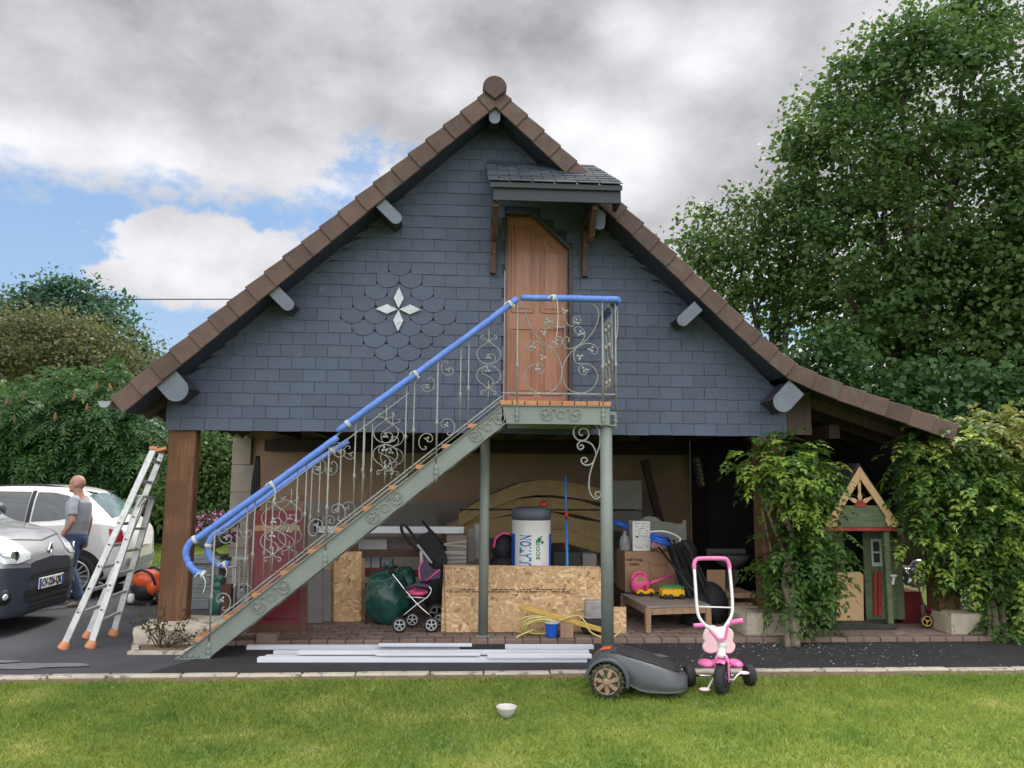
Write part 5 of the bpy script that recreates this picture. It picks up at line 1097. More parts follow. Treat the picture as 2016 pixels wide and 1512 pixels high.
for t in (.165, .28, .39, .50, .61): b.lathe([(.009, 0), (.009, .004)], fA+(tA-fA)*t+Vector((0, -.036, 0)), (0, -1, 0), 8); b.lathe([(.009, 0), (.009, .004)], fB+(tB-fB)*t*1.4+Vector((0, -.036, 0)), (0, -1, 0), 8)
part('bolts', b, MATS['ink'], lad)
# leaf blower
c = G(287, 1189); bl_ = thing('leaf_blower', 'orange and black backpack leaf blower on the drive, left of the timber post', 'leaf blower', tuple(c), R(-10))
b = MB(); b.ball((0, 0, .30), (.19, .15, .13)); b.ball((.11, 0, .22), (.11, .13, .12)); remesh(part('shell', b, MATS['orange_red'], bl_, world=False), .012, 3)
b = MB(); b.ball((-.03, .0, .17), (.16, .14, .15)); b.box((-.02, 0, .03), (.34, .26, .04)); b.tube(crom([(.12, -.05, .2), (.20, -.05, .12), (.22, -.05, .02)], 4), .045, 10); part('engine', b, MATS['ink'], bl_, world=False)
b = MB(); b.tube(crom([(-.12, -.12, .38), (0, -.14, .43), (.12, -.13, .38), (.17, -.10, .25)], 5), .016, 8); b.tube(crom([(-.15, .1, .36), (.0, .12, .44), (.14, .1, .38)], 5), .016, 8); part('strap', b, MATS['ink'], bl_, world=False)
part('fuel_tank', MB().lathe([(.04, 0), (.045, .03), (.045, .09), (.02, .11)], (-.13, -.12, .03), n=12), MATS['white'], bl_, world=False)
part('base', MB().box((-.13, .02, .05), (.16, .2, .05)), MATS['orange_red'], bl_, world=False, bevel=.01)
# flower urn on its pedestal
c = G(408, 1193); ur = thing('flower_urn', 'grey stone urn of pink flowers on a square pedestal, behind the foot of the stairs', 'planter', tuple(c))
x, y = 0, 0; b = MB(); b.box((0, 0, .06), (.50, .50, .12)); b.box((0, 0, .15), (.42, .42, .06)); b.box((0, 0, .36), (.34, .34, .36)); b.box((0, 0, .56), (.42, .42, .05)); b.box((0, 0, .605), (.36, .36, .04))
for q in ((0, -.172, .36),): b.box(q, (.24, .012, .26)); b.box((0, -.18, .36), (.15, .012, .16))
part('pedestal', b, MATS['grey_plaster'], ur, world=False, bevel=.006)
part('bowl', MB().lathe([(.12, .625), (.10, .64), (.06, .68), (.07, .70), (.15, .74), (.21, .80), (.24, .86), (.255, .87), (.25, .885), (.2, .88)], (0, 0, 0), n=24), MATS['grey_plaster'], ur, world=False)
n = 700; p, d = in_blobs([(np.array([0, 0, .97]), .20), (np.array([.14, 0, .98]), .18), (np.array([-.13, 0, .95]), .17), (np.array([.24, 0, .94]), .12)], n); V, F = kites(p, unit(d+rng.normal(size=(n, 3))*.4), unit(rng.normal(size=(n, 3))), .035+.02*rng.random(n), .03+.015*rng.random(n)); link('blossom', npmesh('blossom', V, F, MATS['petal']), ur)
n = 500; p, d = in_blobs([(np.array([0, 0, .95]), .19), (np.array([.15, 0, .93]), .16), (np.array([-.16, 0, .92]), .14), (np.array([.05, 0, 1.15]), .06), (np.array([.06, 0, 1.25]), .04)], n); V, F = kites(p, unit(d+rng.normal(size=(n, 3))*.4), unit(rng.normal(size=(n, 3))), .05+.03*rng.random(n), .025+.015*rng.random(n)); link('leaves', npmesh('leaves', V, F, MATS['maple_leaf_b']), ur)
# ------------------------------------------------------------------ things stored in the carport
def osbmat():
    m, N, L, Bn = newmat('osb'); t = N.new('ShaderNodeTexCoord'); outs = []
    for i, (rot, sc3) in enumerate((((0, 0, 0), (11, 11, 44)), ((0, .9, 0), (10, 10, 40)), ((0, -1.0, 0), (12, 12, 44)), ((0, 1.7, 0), (10, 10, 38)))):
        mp = N.new('ShaderNodeMapping'); mp.inputs[2].default_value = rot; mp.inputs[3].default_value = tuple(1/q for q in sc3); L.new(t.outputs['Object'], mp.inputs[0])
        v = N.new('ShaderNodeTexVoronoi'); v.inputs['Scale'].default_value = 1; mp.vector_type = 'TEXTURE'; L.new(mp.outputs[0], v.inputs[0]); s = N.new('ShaderNodeSeparateColor'); L.new(v.outputs['Color'], s.inputs[0]); outs.append(s.outputs[0])
    nz = N.new('ShaderNodeTexNoise'); nz.inputs['Scale'].default_value = 13; L.new(t.outputs['Object'], nz.inputs[0]); nz.inputs['Detail'].default_value = 1
    cur = outs[0]
    for i, th in ((1, .45), (2, .52), (3, .58)):
        g = N.new('ShaderNodeMath'); g.operation = 'GREATER_THAN'; L.new(nz.outputs[0], g.inputs[0]); g.inputs[1].default_value = th; mx_ = N.new('ShaderNodeMix'); L.new(g.outputs[0], mx_.inputs[0]); L.new(cur, mx_.inputs[2]); L.new(outs[i], mx_.inputs[3]); cur = mx_.outputs[0]
    cr = N.new('ShaderNodeValToRGB'); e = cr.color_ramp.elements; e[0].position = 0; e[0].color = (.22, .11, .045, 1); e[1].position = 1; e[1].color = (.70, .50, .28, 1); x = e.new(.15); x.color = (.42, .25, .115, 1); x = e.new(.75); x.color = (.52, .335, .17, 1)
    L.new(cur, cr.inputs[0]); L.new(cr.outputs[0], Bn.inputs['Base Color']); Bn.inputs['Roughness'].default_value = .65
osbmat()
mk('maroon', (.13, .011, .016), .45, var=.2, vs=3)
mk('grey_board', (.19, .18, .165), .8, var=.1)
mk('bag_green', (.020, .085, .068), .28, var=.3, vs=4, bump=.9, bs=9)
mk('insul', (.34, .245, .115), .95, var=.2, vs=6, bump=.8, bs=30, spots=((.26, .18, .08), 12, .6))
mk('cardboard', (.34, .205, .115), .8, var=.06, vs=2)
mk('print', (.06, .03, .02), .8)
mk('blue_plastic', (.02, .11, .55), .35, var=.1)
mk('blue_pole', (.03, .20, .55), .35, var=.1)
mk('pink', (.70, .09, .24), .35, var=.06)
mk('pink_mid', (.72, .16, .38), .38, var=.06)
mk('pink_pale', (.78, .56, .57), .42, var=.05)
mk('yellow', (.80, .42, .012), .35, var=.05)
mk('toy_green', (.02, .24, .06), .4)
mk('toy_red', (.5, .03, .02), .4)
mk('cloth_pink', (.62, .34, .36), .9, var=.25, vs=20, bump=.8, bs=25)
mk('fabric_black', (.014, .014, .017), .8, var=.4, vs=8, bump=.5)
mk('fabric_purple', (.065, .045, .085), .8, var=.2)
mk('hose_yellow', (.55, .48, .17), .5, var=.1)
mk('cream', (.30, .30, .25), .7, var=.1)
mk('white_dim', (.42, .43, .42), .5, var=.08, vs=6)
mk('plastic_clear', (.55, .58, .60), .15, var=.3, vs=14, trans=.6, bump=.7, bs=18)
mk('foil', (.45, .46, .50), .25, .8, var=.4, vs=9, bump=1.0, bs=14)
mk('level_yellow', (.58, .37, .08), .6, var=.2, vs=12)
mk('alu_white', (.70, .73, .77), .4, .2, var=.04, vs=4)
mk('house_green', (.070, .098, .052), .8, var=.25, vs=4, stretch=(1.2, 1.2, 7), bump=.3, bs=15, col2=(.125, .155, .085))
mk('tan_board', (.52, .34, .17), .6, var=.08, vs=5)
mk('paint_red', (.26, .022, .018), .6, var=.3, vs=12)
mk('felt', (.040, .035, .030), .9, var=.3, vs=6, bump=.5)
FL = .048
def rect(px0, px1, py0, py1, Y, d=.02, back=0.0, mb=None):
    """upright board whose front fills a pixel rectangle at depth Y; back = how far its head leans away"""
    a, b_, c, e = P(px0, py1, Y), P(px1, py1, Y), P(px1, py0, Y+back), P(px0, py0, Y+back)
    if (a.z+b_.z)/2 < .12: a.z = b_.z = FL
    return (mb or MB()).prism([a, b_, c, e], (0, d, 0))
def board(nm, r, m, label, cat, group=None, **k): return solo(nm, rect(*r, **k), MATS[m], label, cat, tuple(P((r[0]+r[1])/2, r[3], r[4])), group, bevel=.002)
def pxb(px0, px1, py0, py1, Y, d): a = P(px0, py1, Y); c = P(px1, py0, Y); return MB().bb((a.x, Y, a.z), (c.x, Y+d, c.z))
# red door leaf
yd = 8.22
dl = thing('door_leaf', 'old maroon panelled door leaning behind the lower flight of the stairs', 'door', tuple(G(548, 1240, FL)))
b = MB(); rect(489, 498, 1000, 1240, yd, .04, .12, b); rect(591, 604, 1003, 1240, yd, .04, .12, b)
part('stile', b, MATS['wood_red'], dl)
for y0, y1, bk in ((1228, 1240, 0), (1034, 1045, .11), (975, 986, .14)):
    a = yd+bk; part('door_rail', rect(498.5 if y0 > 1000 else 560, 590.5 if y0 > 1000 else 603, y0, y1, a, .035, .005), MATS['wood_red' if y0 != 1034 else 'wood_raw'], dl)
part('panel', rect(498, 591, 1045, 1228, yd+.012, .02, .10), MATS['maroon'], dl); part('panel', rect(498, 591, 1005, 1034, yd+.125, .02, .01), MATS['maroon'], dl)
part('panel_moulding', rect(508, 582, 1056, 1218, yd+.004, .008, .10), MATS['maroon'], dl, bevel=.004)
board('grey_board', (603, 634, 1095, 1215, 8.75), 'grey_board', 'narrow grey board leaning just right of the maroon door', 'board', back=.15)
board('grey_board', (634, 652, 1122, 1213, 8.85), 'grey_board', 'shorter grey board between the other grey board and the chipboard offcuts', 'board', back=.12)
board('chipboard_sheet', (620, 718, 1100, 1213, 8.92), 'osb', 'wider chipboard offcut standing behind the tall narrow one', 'board', 'chipboard pieces', back=.12)
board('chipboard_sheet', (657, 712, 1086, 1215, 8.84), 'osb', 'tall narrow chipboard offcut left of the green rubbish bags', 'board', 'chipboard pieces', back=.12)
# large boards
def quad(nm, pts, Ys, d, m, label, group): q = [P(*p, y) for p, y in zip(pts, Ys)]; q[0].z = q[1].z = FL; return solo(nm, MB().prism(q, (0, d, 0)), MATS[m], label, 'board', tuple(q[0]), group, bevel=.002)
o1 = quad('chipboard_sheet', [(879, 1237), (1196, 1246), (1190, 1118), (875, 1113)], (8.20, 8.20, 8.42, 8.42), .016, 'osb', 'long chipboard sheet with printed lines, leaning behind the rear stair column', 'chipboard pieces')
quad('chipboard_sheet', [(868, 1235), (1180, 1243), (1180, 1115), (873, 1112)], (8.24, 8.24, 8.46, 8.46), .016, 'osb', 'second long chipboard sheet just behind the printed one, its left edge showing', 'chipboard pieces')
M = plane_m(P(1010, 1164, 8.318), (1, 0, 0), (0, .18, 1)); tx = MB()
random.seed(2)
for row in range(2):
    x = -.60
    while x < .60:
        w = random.uniform(.012, .05)
        if random.random() < .86: tx.add([M@Vector(v) for v in ((x, .012-row*.022, 0), (x+w, .012-row*.022, 0), (x+w, .022-row*.022, 0), (x, .022-row*.022, 0))], [(0, 1, 2, 3)])
        x += w+random.uniform(.006, .016)
tx.add([M@Vector(v) for v in ((.0, -.04, 0), (.05, -.04, 0), (.05, -.032, 0), (0, -.032, 0))], [(0, 1, 2, 3)])
t_ = text_mb('CE', .045, M@Matrix.Translation((-.66, .002, 0)), .002); tx.add(t_.v, t_.f)
part('printed_text', tx, MATS['print'], o1, fix=False)
board('chipboard_sheet', (1196, 1233, 1195, 1244, 8.12), 'osb', 'small chipboard offcut standing right of the front stair column', 'board', 'chipboard pieces', back=.05)
# wooden rack with a long metal beam, boards and boxes
yr = 9.3
rk = thing('wooden_rack', 'brown wooden trestle rack standing under the long metal beam', 'rack', tuple(G(780, 1200, FL)))
for y0, y1 in ((1083, 1096), (1122, 1136)): part('crosspiece', rect(668, 893, y0, y1, yr, .045), MATS['wood_red'], rk, bevel=.003)
for x0 in (690, 868):
    a = P(x0, 1053, yr+.05); part('leg', MB().bb((a.x, yr+.046, FL), (a.x+.085, yr+.12, a.z)), MATS['wood_red'], rk, bevel=.003)
ab = P(640, 1052, yr); a2 = P(913, 1050, yr)
b = MB(); zt_ = a2.z; b.bb((ab.x-.1, yr+.0, zt_), (a2.x, yr+.01, zt_+.075)); b.bb((ab.x-.1, yr+.01, zt_+.067), (a2.x, yr+.11, zt_+.075)); b.bb((ab.x-.1, yr+.01, zt_), (a2.x, yr+.11, zt_+.008)); b.lathe([(.009, 0), (.009, .004)], (a2.x-.05, yr-.002, zt_+.03), (0, -1, 0), 8)
solo('metal_beam', b, MATS['alu_white'], 'long pale metal channel lying level on the wooden rack', 'metal profile', tuple(ab))
solo('canister', MB().lathe([(.045, 0), (.05, .01), (.05, .15), (.03, .17), (.02, .19)], P(626, 1051, yr+.05)*1.0+Vector((0, 0, .0)), n=14), MATS['ink'], 'black canister standing on the left end of the metal beam', 'canister', tuple(P(626, 1051, yr+.05)))
board('plywood_sheet', (690, 872, 1056, 1092, yr+.3), 'wood_grey', 'weathered plywood sheet behind the upper bar of the rack', 'board', back=.02)
board('glass_sheet', (690, 762, 1062, 1082, yr+.22), 'white_dim', 'pale reflective pane resting on the bar of the rack', 'pane')
for x0, x1, y0, l in ((714, 730, 1094, 'leftmost white file box on the lower shelf of the rack'), (731, 748, 1097, 'middle white file box on the lower shelf of the rack'), (750, 772, 1100, 'rightmost and widest white file box on the lower shelf of the rack')):
    solo('file_box', pxb(x0, x1, y0, 1118, yr+.15, .2), MATS['white_dim'], l, 'box', tuple(P(x0, 1118, yr+.2)), 'white boxes on the rack', bevel=.004)
solo('red_shelf', rect(715, 780, 1118, 1123, yr+.12, .25), MATS['paint_red'], 'thin red shelf board under the white boxes', 'shelf', tuple(P(750, 1120, yr+.15)))
board('grey_sheet', (735, 862, 994, 1036, 11.3), 'grey_board', 'large plain grey panel standing by the back wall under the stairs', 'board')
# shrink-wrapped stack
wp = thing('wrapped_stack', 'stack shrink-wrapped in clear film behind the pushchair', 'stack', tuple(P(897, 1200, 9.0)))
part('stack', pxb(876, 918, 1054, 1232, 9.0, .4), MATS['wood_grey'], wp, bevel=.006)
b = MB(); a = P(875, 1054, 9.0); c = P(919, 1054, 9.0); random.seed(8)
for i in range(20): z = FL+.03+i*.042; b.bar((a.x-.004, 8.996, z+random.uniform(-.02, .02)), (c.x+.004, 8.996, z+random.uniform(-.02, .02)), .004, .012, up=(0, 0, 1))
part('film', b, MATS['white_dim'], wp)
board('grey_board', (921, 934, 1040, 1105, 9.2), 'grey_board', 'dark upright board between the wrapped stack and the rear column', 'board')
board('grey_board', (935, 946, 1032, 1100, 9.4), 'white_dim', 'slim pale board beside the rear stair column', 'board')
# insulation batts sagging over each other
lay = [(852, 1068, 915, 1036, 1000, 1015, 1090, 1011, 1182, 1030, 'lowest insulation batt, its left corner drooping in front'), (876, 1040, 945, 1005, 1012, 983, 1090, 979, 1182, 996, 'second insulation batt from the bottom of the sagging pile'), (903, 1012, 962, 976, 1026, 950, 1090, 946, 1182, 962, 'topmost insulation batt of the pile'), (1085, 1046, 1110, 1044, 1130, 1048, 1155, 1056, 1182, 1066, 'insulation batt hanging below the others at the right of the pile')]
for i, q in enumerate(lay):
    yy = (10.22, 10.34, 10.26, 10.12)[i]; pts = crom([P(q[j], q[j+1], yy) for j in range(0, 10, 2)], 2); th = (.24, .175, .18, .16)[i]; b = MB(); rows = []
    def wob(p, k): return Vector((0, 0, .03*noise.noise(Vector((p.x*3, k, i*5)))))
    for dy, dz_ in ((0, 0), (0, -th), (.9, -th), (.9, 0), (0, 0)): rows.append([p+Vector((0, dy, dz_))+wob(p, dz_*3) for p in pts])
    b.grid(rows, sm=False); b.add([r[0] for r in rows[:4]], [(0, 1, 2, 3)]); b.add([r[-1] for r in rows[:4]], [(0, 1, 2, 3)])
    solo('insulation_batt', b, MATS['insul'], q[10], 'insulation', tuple(pts[0]), 'mineral wool batts')
board('grey_sheet', (1198, 1264, 946, 1003, 10.8), 'cream', 'upper of two pale panels by the back wall, right of the front column', 'board')
board('grey_sheet', (1200, 1264, 1006, 1046, 10.7), 'grey_board', 'lower of two pale panels by the back wall, right of the front column', 'board')
solo('storage_box', pxb(1088, 1145, 1086, 1122, 9.2, .3), MATS['ink'], 'black box behind the long chipboard sheet, at the foot of the blue pole', 'box', tuple(P(1110, 1122, 9.2)), bevel=.01)
solo('storage_box', pxb(1146, 1175, 1090, 1122, 9.3, .3), MATS['grey_board'], 'small grey box right of the black one behind the chipboard', 'box', tuple(P(1160, 1122, 9.3)), bevel=.01)
# insulation roll
c = P(1046, 1000, 8.95); r_ = 38/CF*8.95*1.0; zt_ = c.z
ro_ = thing('insulation_roll', 'upright white and blue wrapped roll of insulation behind the chipboard sheet', 'insulation roll', (c.x, 8.95, FL))
part('wrapping', MB().lathe([(r_*.97, FL), (r_, FL+.02), (r_*1.01, .5), (r_*.99, zt_-.12)], (c.x, 8.95, 0), n=32), MATS['white'], ro_)
part('wrapping_top', MB().lathe([(r_*.995, zt_-.13), (r_*1.02, zt_-.06), (r_*.97, zt_-.01), (r_*.7, zt_+.012), (r_*.2, zt_+.0)], (c.x, 8.95, 0), n=32), MATS['slate_pale'], ro_)
def wrapband(a0, a1, z0, z1, e): return MB().grid([[Vector((c.x+(r_+e)*math.cos(a), 8.95+(r_+e)*math.sin(a), z)) for a in [a0+(a1-a0)*i/10 for i in range(11)]] for z in (z0, z1)])
zb0 = P(1046, 1110, 8.75).z
for a0, a1 in ((R(-180), R(-148)), (R(-32), R(0))): part('blue_print', wrapband(a0, a1, FL+.03, P(1046, 1052, 8.75).z, .004), MATS['blue_plastic'], ro_)
def curved_text(s, size, mat, px, py, e, sx=1.0, bold=True):
    q = P(px, py, 8.95-r_); x0 = q.x-c.x; t = text_mb(s, size, Matrix.Rotation(R(90), 4, 'Z'), .003, bold, sx); V = []
    for v in t.v: x = x0+v[0]; x = max(-r_*.97, min(r_*.97, x)); V.append((c.x+x*1.0, 8.95-math.sqrt(r_*r_-x*x)-e-v[2], q.z+v[1]))
    t.v = V; part('lettering', t, MATS[mat], ro_, fix=False)
curved_text('INSULATION', .175, 'blue_pole', 1036, 1096, .004, .46)
curved_text('ECOSE', .060, 'toy_green', 1060, 1082, .004, 1.2)
b = MB()
for px, py, r in ((1062, 1062, .022), (1068, 1068, .016), (1057, 1066, .012), (1066, 1057, .010)):
    q = P(px, py, 8.95-r_); x = q.x-c.x; b.lathe([(r, 0), (r, .002)], (q.x, 8.95-math.sqrt(r_*r_-x*x)-.006, q.z), (0, -1, 0), 12)
part('green_dots', b, MATS['toy_green'], ro_)
solo('bottle_cap', MB().lathe([(.05, 0), (.05, .03), (.02, .05)], P(1070, 996, 9.0), n=12), MATS['toy_red'], 'red cap resting on top of the white and blue roll', 'cap', tuple(P(1070, 998, 9.0)))
pb = thing('telescopic_pole', 'blue pole with red collars standing behind the chipboard sheet', 'pole', tuple(P(1117, 1240, 8.9)))
a = P(1113, 937, 8.9); e = P(1117, 1116, 8.78); e2 = e+(e-a)*.5; e2.z = max(e2.z, FL)
part('tube', MB().tube([a, (a+e)/2], .012, 10).tube([(a+e)/2, e+(e-a).normalized()*((e.z-FL)/abs((e-a).normalized().z))], .016, 10), MATS['blue_pole'], pb)
for py in (1014, 1072): q = P(1114.8+.0, py, 8.84); part('collar', MB().tube([q+Vector((0, 0, .04)), q-Vector((0, 0, .04))], [.02, .022], 10), MATS['toy_red'], pb)
# bits in front of the boards
solo('batten', MB().bar(P(1025, 1193, 8.16), P(1184, 1240, 7.96), .05, .045), MATS['level_yellow'], 'yellow batten lying aslant in front of the long chipboard sheet', 'batten', tuple(P(1025, 1193, 8.1)), bevel=.004)
b = MB(); random.seed(12); cc = P(1066, 1236, 8.02)
for i in range(8):
    rx = random.uniform(.13, .23); rz = random.uniform(.05, .11); ox = random.uniform(-.07, .07); yy = 8.00+.014*i; ti = random.uniform(-.3, .3)
    b.tube([Vector((cc.x+ox+rx*math.cos(t)*math.cos(ti)-rz*math.sin(t)*math.sin(ti), yy-.04*math.sin(t), max(FL+.012, cc.z+rx*math.cos(t)*math.sin(ti)*.5+rz*math.sin(t)*math.cos(ti)))) for t in [2*math.pi*k/22 for k in range(22)]], .0085, 6, closed=True)
b.tube(crom([P(1100, 1222, 8.0), P(1135, 1212, 8.0), P(1150, 1222, 7.95), P(1165, 1246, 7.92), P(1200, 1257, 7.9), P(1225, 1240, 8.0)], 6), .0085, 6)
b.tube(crom([P(1050, 1240, 7.96), P(1025, 1250, 7.93), P(1016, 1256, 7.92)], 4), .0085, 6)
solo('cable_coil', b, MATS['hose_yellow'], 'loose coil of pale yellow cable in front of the chipboard sheet', 'cable', tuple(G(1060, 1256, FL)))
bk = thing('blue_bucket', 'small blue tub inside the loops of the yellow cable', 'tub', tuple(G(1088, 1254, FL)))
q = G(1088, 1256, FL); part('tub', MB().lathe([(.055, 0), (.06, .01), (.068, .13), (.072, .14), (.06, .13)], (q.x, q.y+.07, FL), n=18), MATS['blue_plastic'], bk); part('rim_band', MB().lathe([(.071, .128), (.076, .13), (.076, .145), (.071, .146)], (q.x, q.y+.07, FL), n=18), MATS['white_dim'], bk)
q = G(1116, 1256, FL); solo('wood_block', MB().box((q.x, q.y+.05, FL+.065), (.125, .11, .13)), MATS['wood_raw'], 'squared wooden block right of the blue tub', 'wood block', tuple(q), bevel=.004)
solo('tool_tray', pxb(1153, 1187, 1183, 1219, 8.05, .12), MATS['plastic_clear'], 'clear plastic tray beside the front stair column', 'tray', tuple(P(1170, 1219, 8.05)), bevel=.008)
solo('tool_case', pxb(1148, 1190, 1221, 1246, 8.02, .16), MATS['ink'], 'flat black case under the clear plastic tray', 'case', tuple(P(1170, 1246, 8.02)), bevel=.008)
q = G(523, 1272); solo('paver', MB().box((q.x, q.y+.07, .055), (.19, .13, .11)), MATS['paver'], 'single brown paver lying on the tarmac at the floor edge under the stairs', 'paver', tuple(q), bevel=.008)
# aluminium profiles on the ground
LB = ['back-row metal profile starting farthest left of that row', 'short bright metal profile lying on top of the back row', 'back-row metal profile ending at the far right', 'second-row metal profile with its left end just right of the loose paver', 'metal profile lying on the middle of the pile, whitest of all', 'middle-row metal profile reaching under the mower end of the pile', 'thin metal strip on top near the centre of the pile', 'long metal profile directly behind the frontmost one', 'frontmost and longest metal profile of the pile', 'wide right-hand metal profile in the third row']
for i, (x0, x1, py, h) in enumerate(((485, 905, 1279, 9), (745, 929, 1273, 6), (995, 1169, 1278, 9), (538, 880, 1288, 7), (586, 1000, 1289, 8), (900, 1160, 1287, 7), (740, 945, 1291, 5), (522, 1158, 1296, 6), (506, 1156, 1304, 10), (960, 1165, 1296, 8))):
    up_ = {1: .042, 4: .042, 6: .06, 9: .042}.get(i, .004); a = G(x0, py, up_); c_ = G(x1, py, up_); w = .045+.004*(h-6); hh = h/CF*7.4*.8; b = MB()
    b.bar(a+Vector((0, w/2, .003)), c_+Vector((0, w/2, .003)), w, .004); b.bar(a+Vector((0, 0, hh/2)), c_+Vector((0, 0, hh/2)), .004, hh); b.bar(a+Vector((0, w, hh/2)), c_+Vector((0, w, hh/2)), .004, hh)
    b.bar(a+Vector((0, .008, hh)), c_+Vector((0, .008, hh)), .016, .003)
    solo('metal_profile', b, MATS['alu_white'], LB[i], 'metal profile', tuple(a), 'metal profiles laid on the tarmac')
# green bags
def bag(nm, px0, px1, py0, py1, Y, label, mat='bag_green', knot=True, seed=1, grp=None):
    c = (P(px0, (py0+py1)/2, Y)+P(px1, (py0+py1)/2, Y))/2; rx = (P(px1, py1, Y).x-P(px0, py1, Y).x)/2; zt = P(px0, py0, Y).z; rz = (zt-FL)/2; b = MB(); cz = FL+rz; rows = []
    for i in range(37):
        ph = -math.pi/2+math.pi*i/36; row = []
        for j in range(64):
            a = 2*math.pi*j/64; d = Vector((math.cos(ph)*math.cos(a), math.cos(ph)*math.sin(a), math.sin(ph))); f = 1+.13*noise.noise(d*1.9+Vector((seed, 0, 0)))+.06*noise.noise(Vector((math.atan2(d.y, d.x)*3.8+seed+d.z*2, d.z*1.5, seed)))-.07*abs(noise.noise(d*4.5+Vector((0, seed, 0))))-.03*abs(noise.noise(d*10))
            k = (max(0, math.cos(ph))**.75)/max(1e-3, math.cos(ph)) if abs(math.cos(ph)) > 1e-3 else 1
            row.append(Vector((c.x+rx*d.x*k*f, Y+rx*.85*d.y*k*f, max(FL, cz+rz*1.03*(d.z if d.z > 0 else d.z*.98)*f))))
        rows.append(row)
    b.grid(rows, closed=True)
    t = thing(nm, label, 'bag', (c.x, Y, FL), 0, grp); part('sack', b, MATS[mat], t, fix=False)
    if knot: part('knot', MB().tube([(c.x, Y, zt-.04), (c.x+.01, Y, zt+.0), (c.x-.005, Y, zt+.03)], [.07, .028, .03], 9).tube([(c.x, Y, zt+.02), (c.x+.05, Y-.02, zt+.09)], [.02, .035], 7).tube([(c.x, Y, zt+.02), (c.x-.05, Y-.01, zt+.08)], [.02, .03], 7), MATS[mat], t)
    return t
bag('rubbish_bag', 716, 806, 1126, 1218, 8.72, 'big tied dark green rubbish bag between the chipboard offcuts and the doll pram', seed=2, grp='green rubbish bags')
bag('rubbish_bag', 768, 822, 1116, 1210, 9.15, 'second dark green rubbish bag partly hidden behind the big one', seed=5, knot=False, grp='green rubbish bags')
bag('green_sack', 412, 444, 1150, 1208, 8.9, 'pale green woven sack behind the foot of the stairs', 'green_bag', seed=7)
solo('wooden_stake', MB().bb((P(440, 1200, 8.9).x, 8.78, 0), (P(459, 1200, 8.9).x, 8.9, P(450, 1150, 8.85).z)), MATS['wood_red'], 'short squared wooden post just right of the pale green sack', 'post', tuple(P(450, 1230, 8.84)), bevel=.006)
tb = thing('side_table', 'small white-topped stand with a glass jar behind the lower stairs', 'table', tuple(G(478, 1200, 0)))
a = P(460, 1096, 9.0); c_ = P(496, 1096, 9.0); part('tabletop', MB().bb((a.x, 8.95, a.z-.03), (c_.x, 9.25, a.z)), MATS['white_dim'], tb, bevel=.004)
for x in (a.x+.015, c_.x-.015):
    for y in (8.97, 9.22): part('leg', MB().bb((x-.012, y-.012, .0), (x+.012, y+.012, a.z-.031)), MATS['white_dim'], tb)
part('lower_shelf', MB().bb((a.x+.03, 8.99, .12), (c_.x-.03, 9.2, .14)), MATS['white_dim'], tb)
solo('glass_jar', MB().lathe([(.05, 0), (.06, .02), (.065, .12), (.04, .16), (.035, .18)], (0, 0, 0), n=16).xf(Matrix.Translation((a.x+.10, 9.08, .141))), MATS['plastic_clear'], 'glass jar on the lower shelf of the small white stand', 'jar', (a.x+.10, 9.08, .141))
b = MB(); random.seed(6)
for i in range(9):
    x = random.uniform(-.05, .05); q = P(508, 905, 11.95); b.tube(crom([q+Vector((x*.5, 0, .05)), q+Vector((x*1.2, -.03, -.2)), q+Vector((x*1.5, -.03, -.5+random.uniform(-.1, .1))), q+Vector((x*1.8, -.02, -.66+random.uniform(-.15, .05)))], 4), .016, 6)
solo('cable_bundle', b, MATS['black'], 'bundle of black cables hanging on the back wall near the stone pier', 'cable', tuple(P(508, 905, 11.95)))
# doll pram in front
def pwheel(par, c, r, w=.022, mat='white_dim', sp=5):
    b = MB(); b.lathe([(r*.72, -w/2), (r*.95, -w/2), (r, -w*.2), (r, w*.2), (r*.95, w/2), (r*.72, w/2)], c, (0, -1, 0), 22); o = part('wheel', b, MATS['rubber'], par)
    b = MB(); c = Vector(c); b.lathe([(r*.60, w*.5), (r*.62, w*.62), (r*.74, w*.62), (r*.74, w*.5)], c, (0, -1, 0), 22); b.lathe([(r*.18, -w*.3), (r*.18, w*.75), (r*.06, w*.9)], c, (0, -1, 0), 10)
    for k in range(sp): a = 2*math.pi*k/sp+.3; d = Vector((math.cos(a), 0, math.sin(a))); b.bar(c+d*r*.1+Vector((0, -w*.58, 0)), c+d*r*.68+Vector((0, -w*.58, 0)), r*.16, .006, up=(0, 1, 0))
    part('rim', b, MATS[mat], o)
dpY = 8.2
dp = thing('doll_pram', 'doll pushchair with chrome frame and pink cushion beside the green rubbish bag', 'pushchair', tuple(G(818, 1232, FL)))
for px, py, y in ((787, 1217, dpY), (849.5, 1217, dpY), (812, 1211, dpY+.30), (866, 1211, dpY+.30)): q = P(px, py, y); q.z = FL+.075; pwheel(dp, q, .075)
b = MB()
for y in (dpY+.02, dpY+.28):
    f = lambda px, py, y=y: P(px, py, y)
    b.tube(crom([f(764, 1120), f(783, 1143), f(800, 1165), f(822, 1190), f(849, 1214)], 3), .007, 8); b.tube(crom([f(790, 1215), f(818, 1192), f(842, 1175), f(849, 1162), f(843, 1153)], 3), .007, 8); b.tube([f(800, 1175), f(836, 1177)], .006, 8)
b.tube([P(764, 1120, dpY+.02), P(764, 1120, dpY+.28)], .012, 8); b.tube([P(787, 1217, dpY), P(787, 1215, dpY+.3)], .005, 6); b.tube([P(849, 1217, dpY), P(849, 1215, dpY+.3)], .005, 6)
part('frame', b, MATS['chrome'], dp, fix=False)
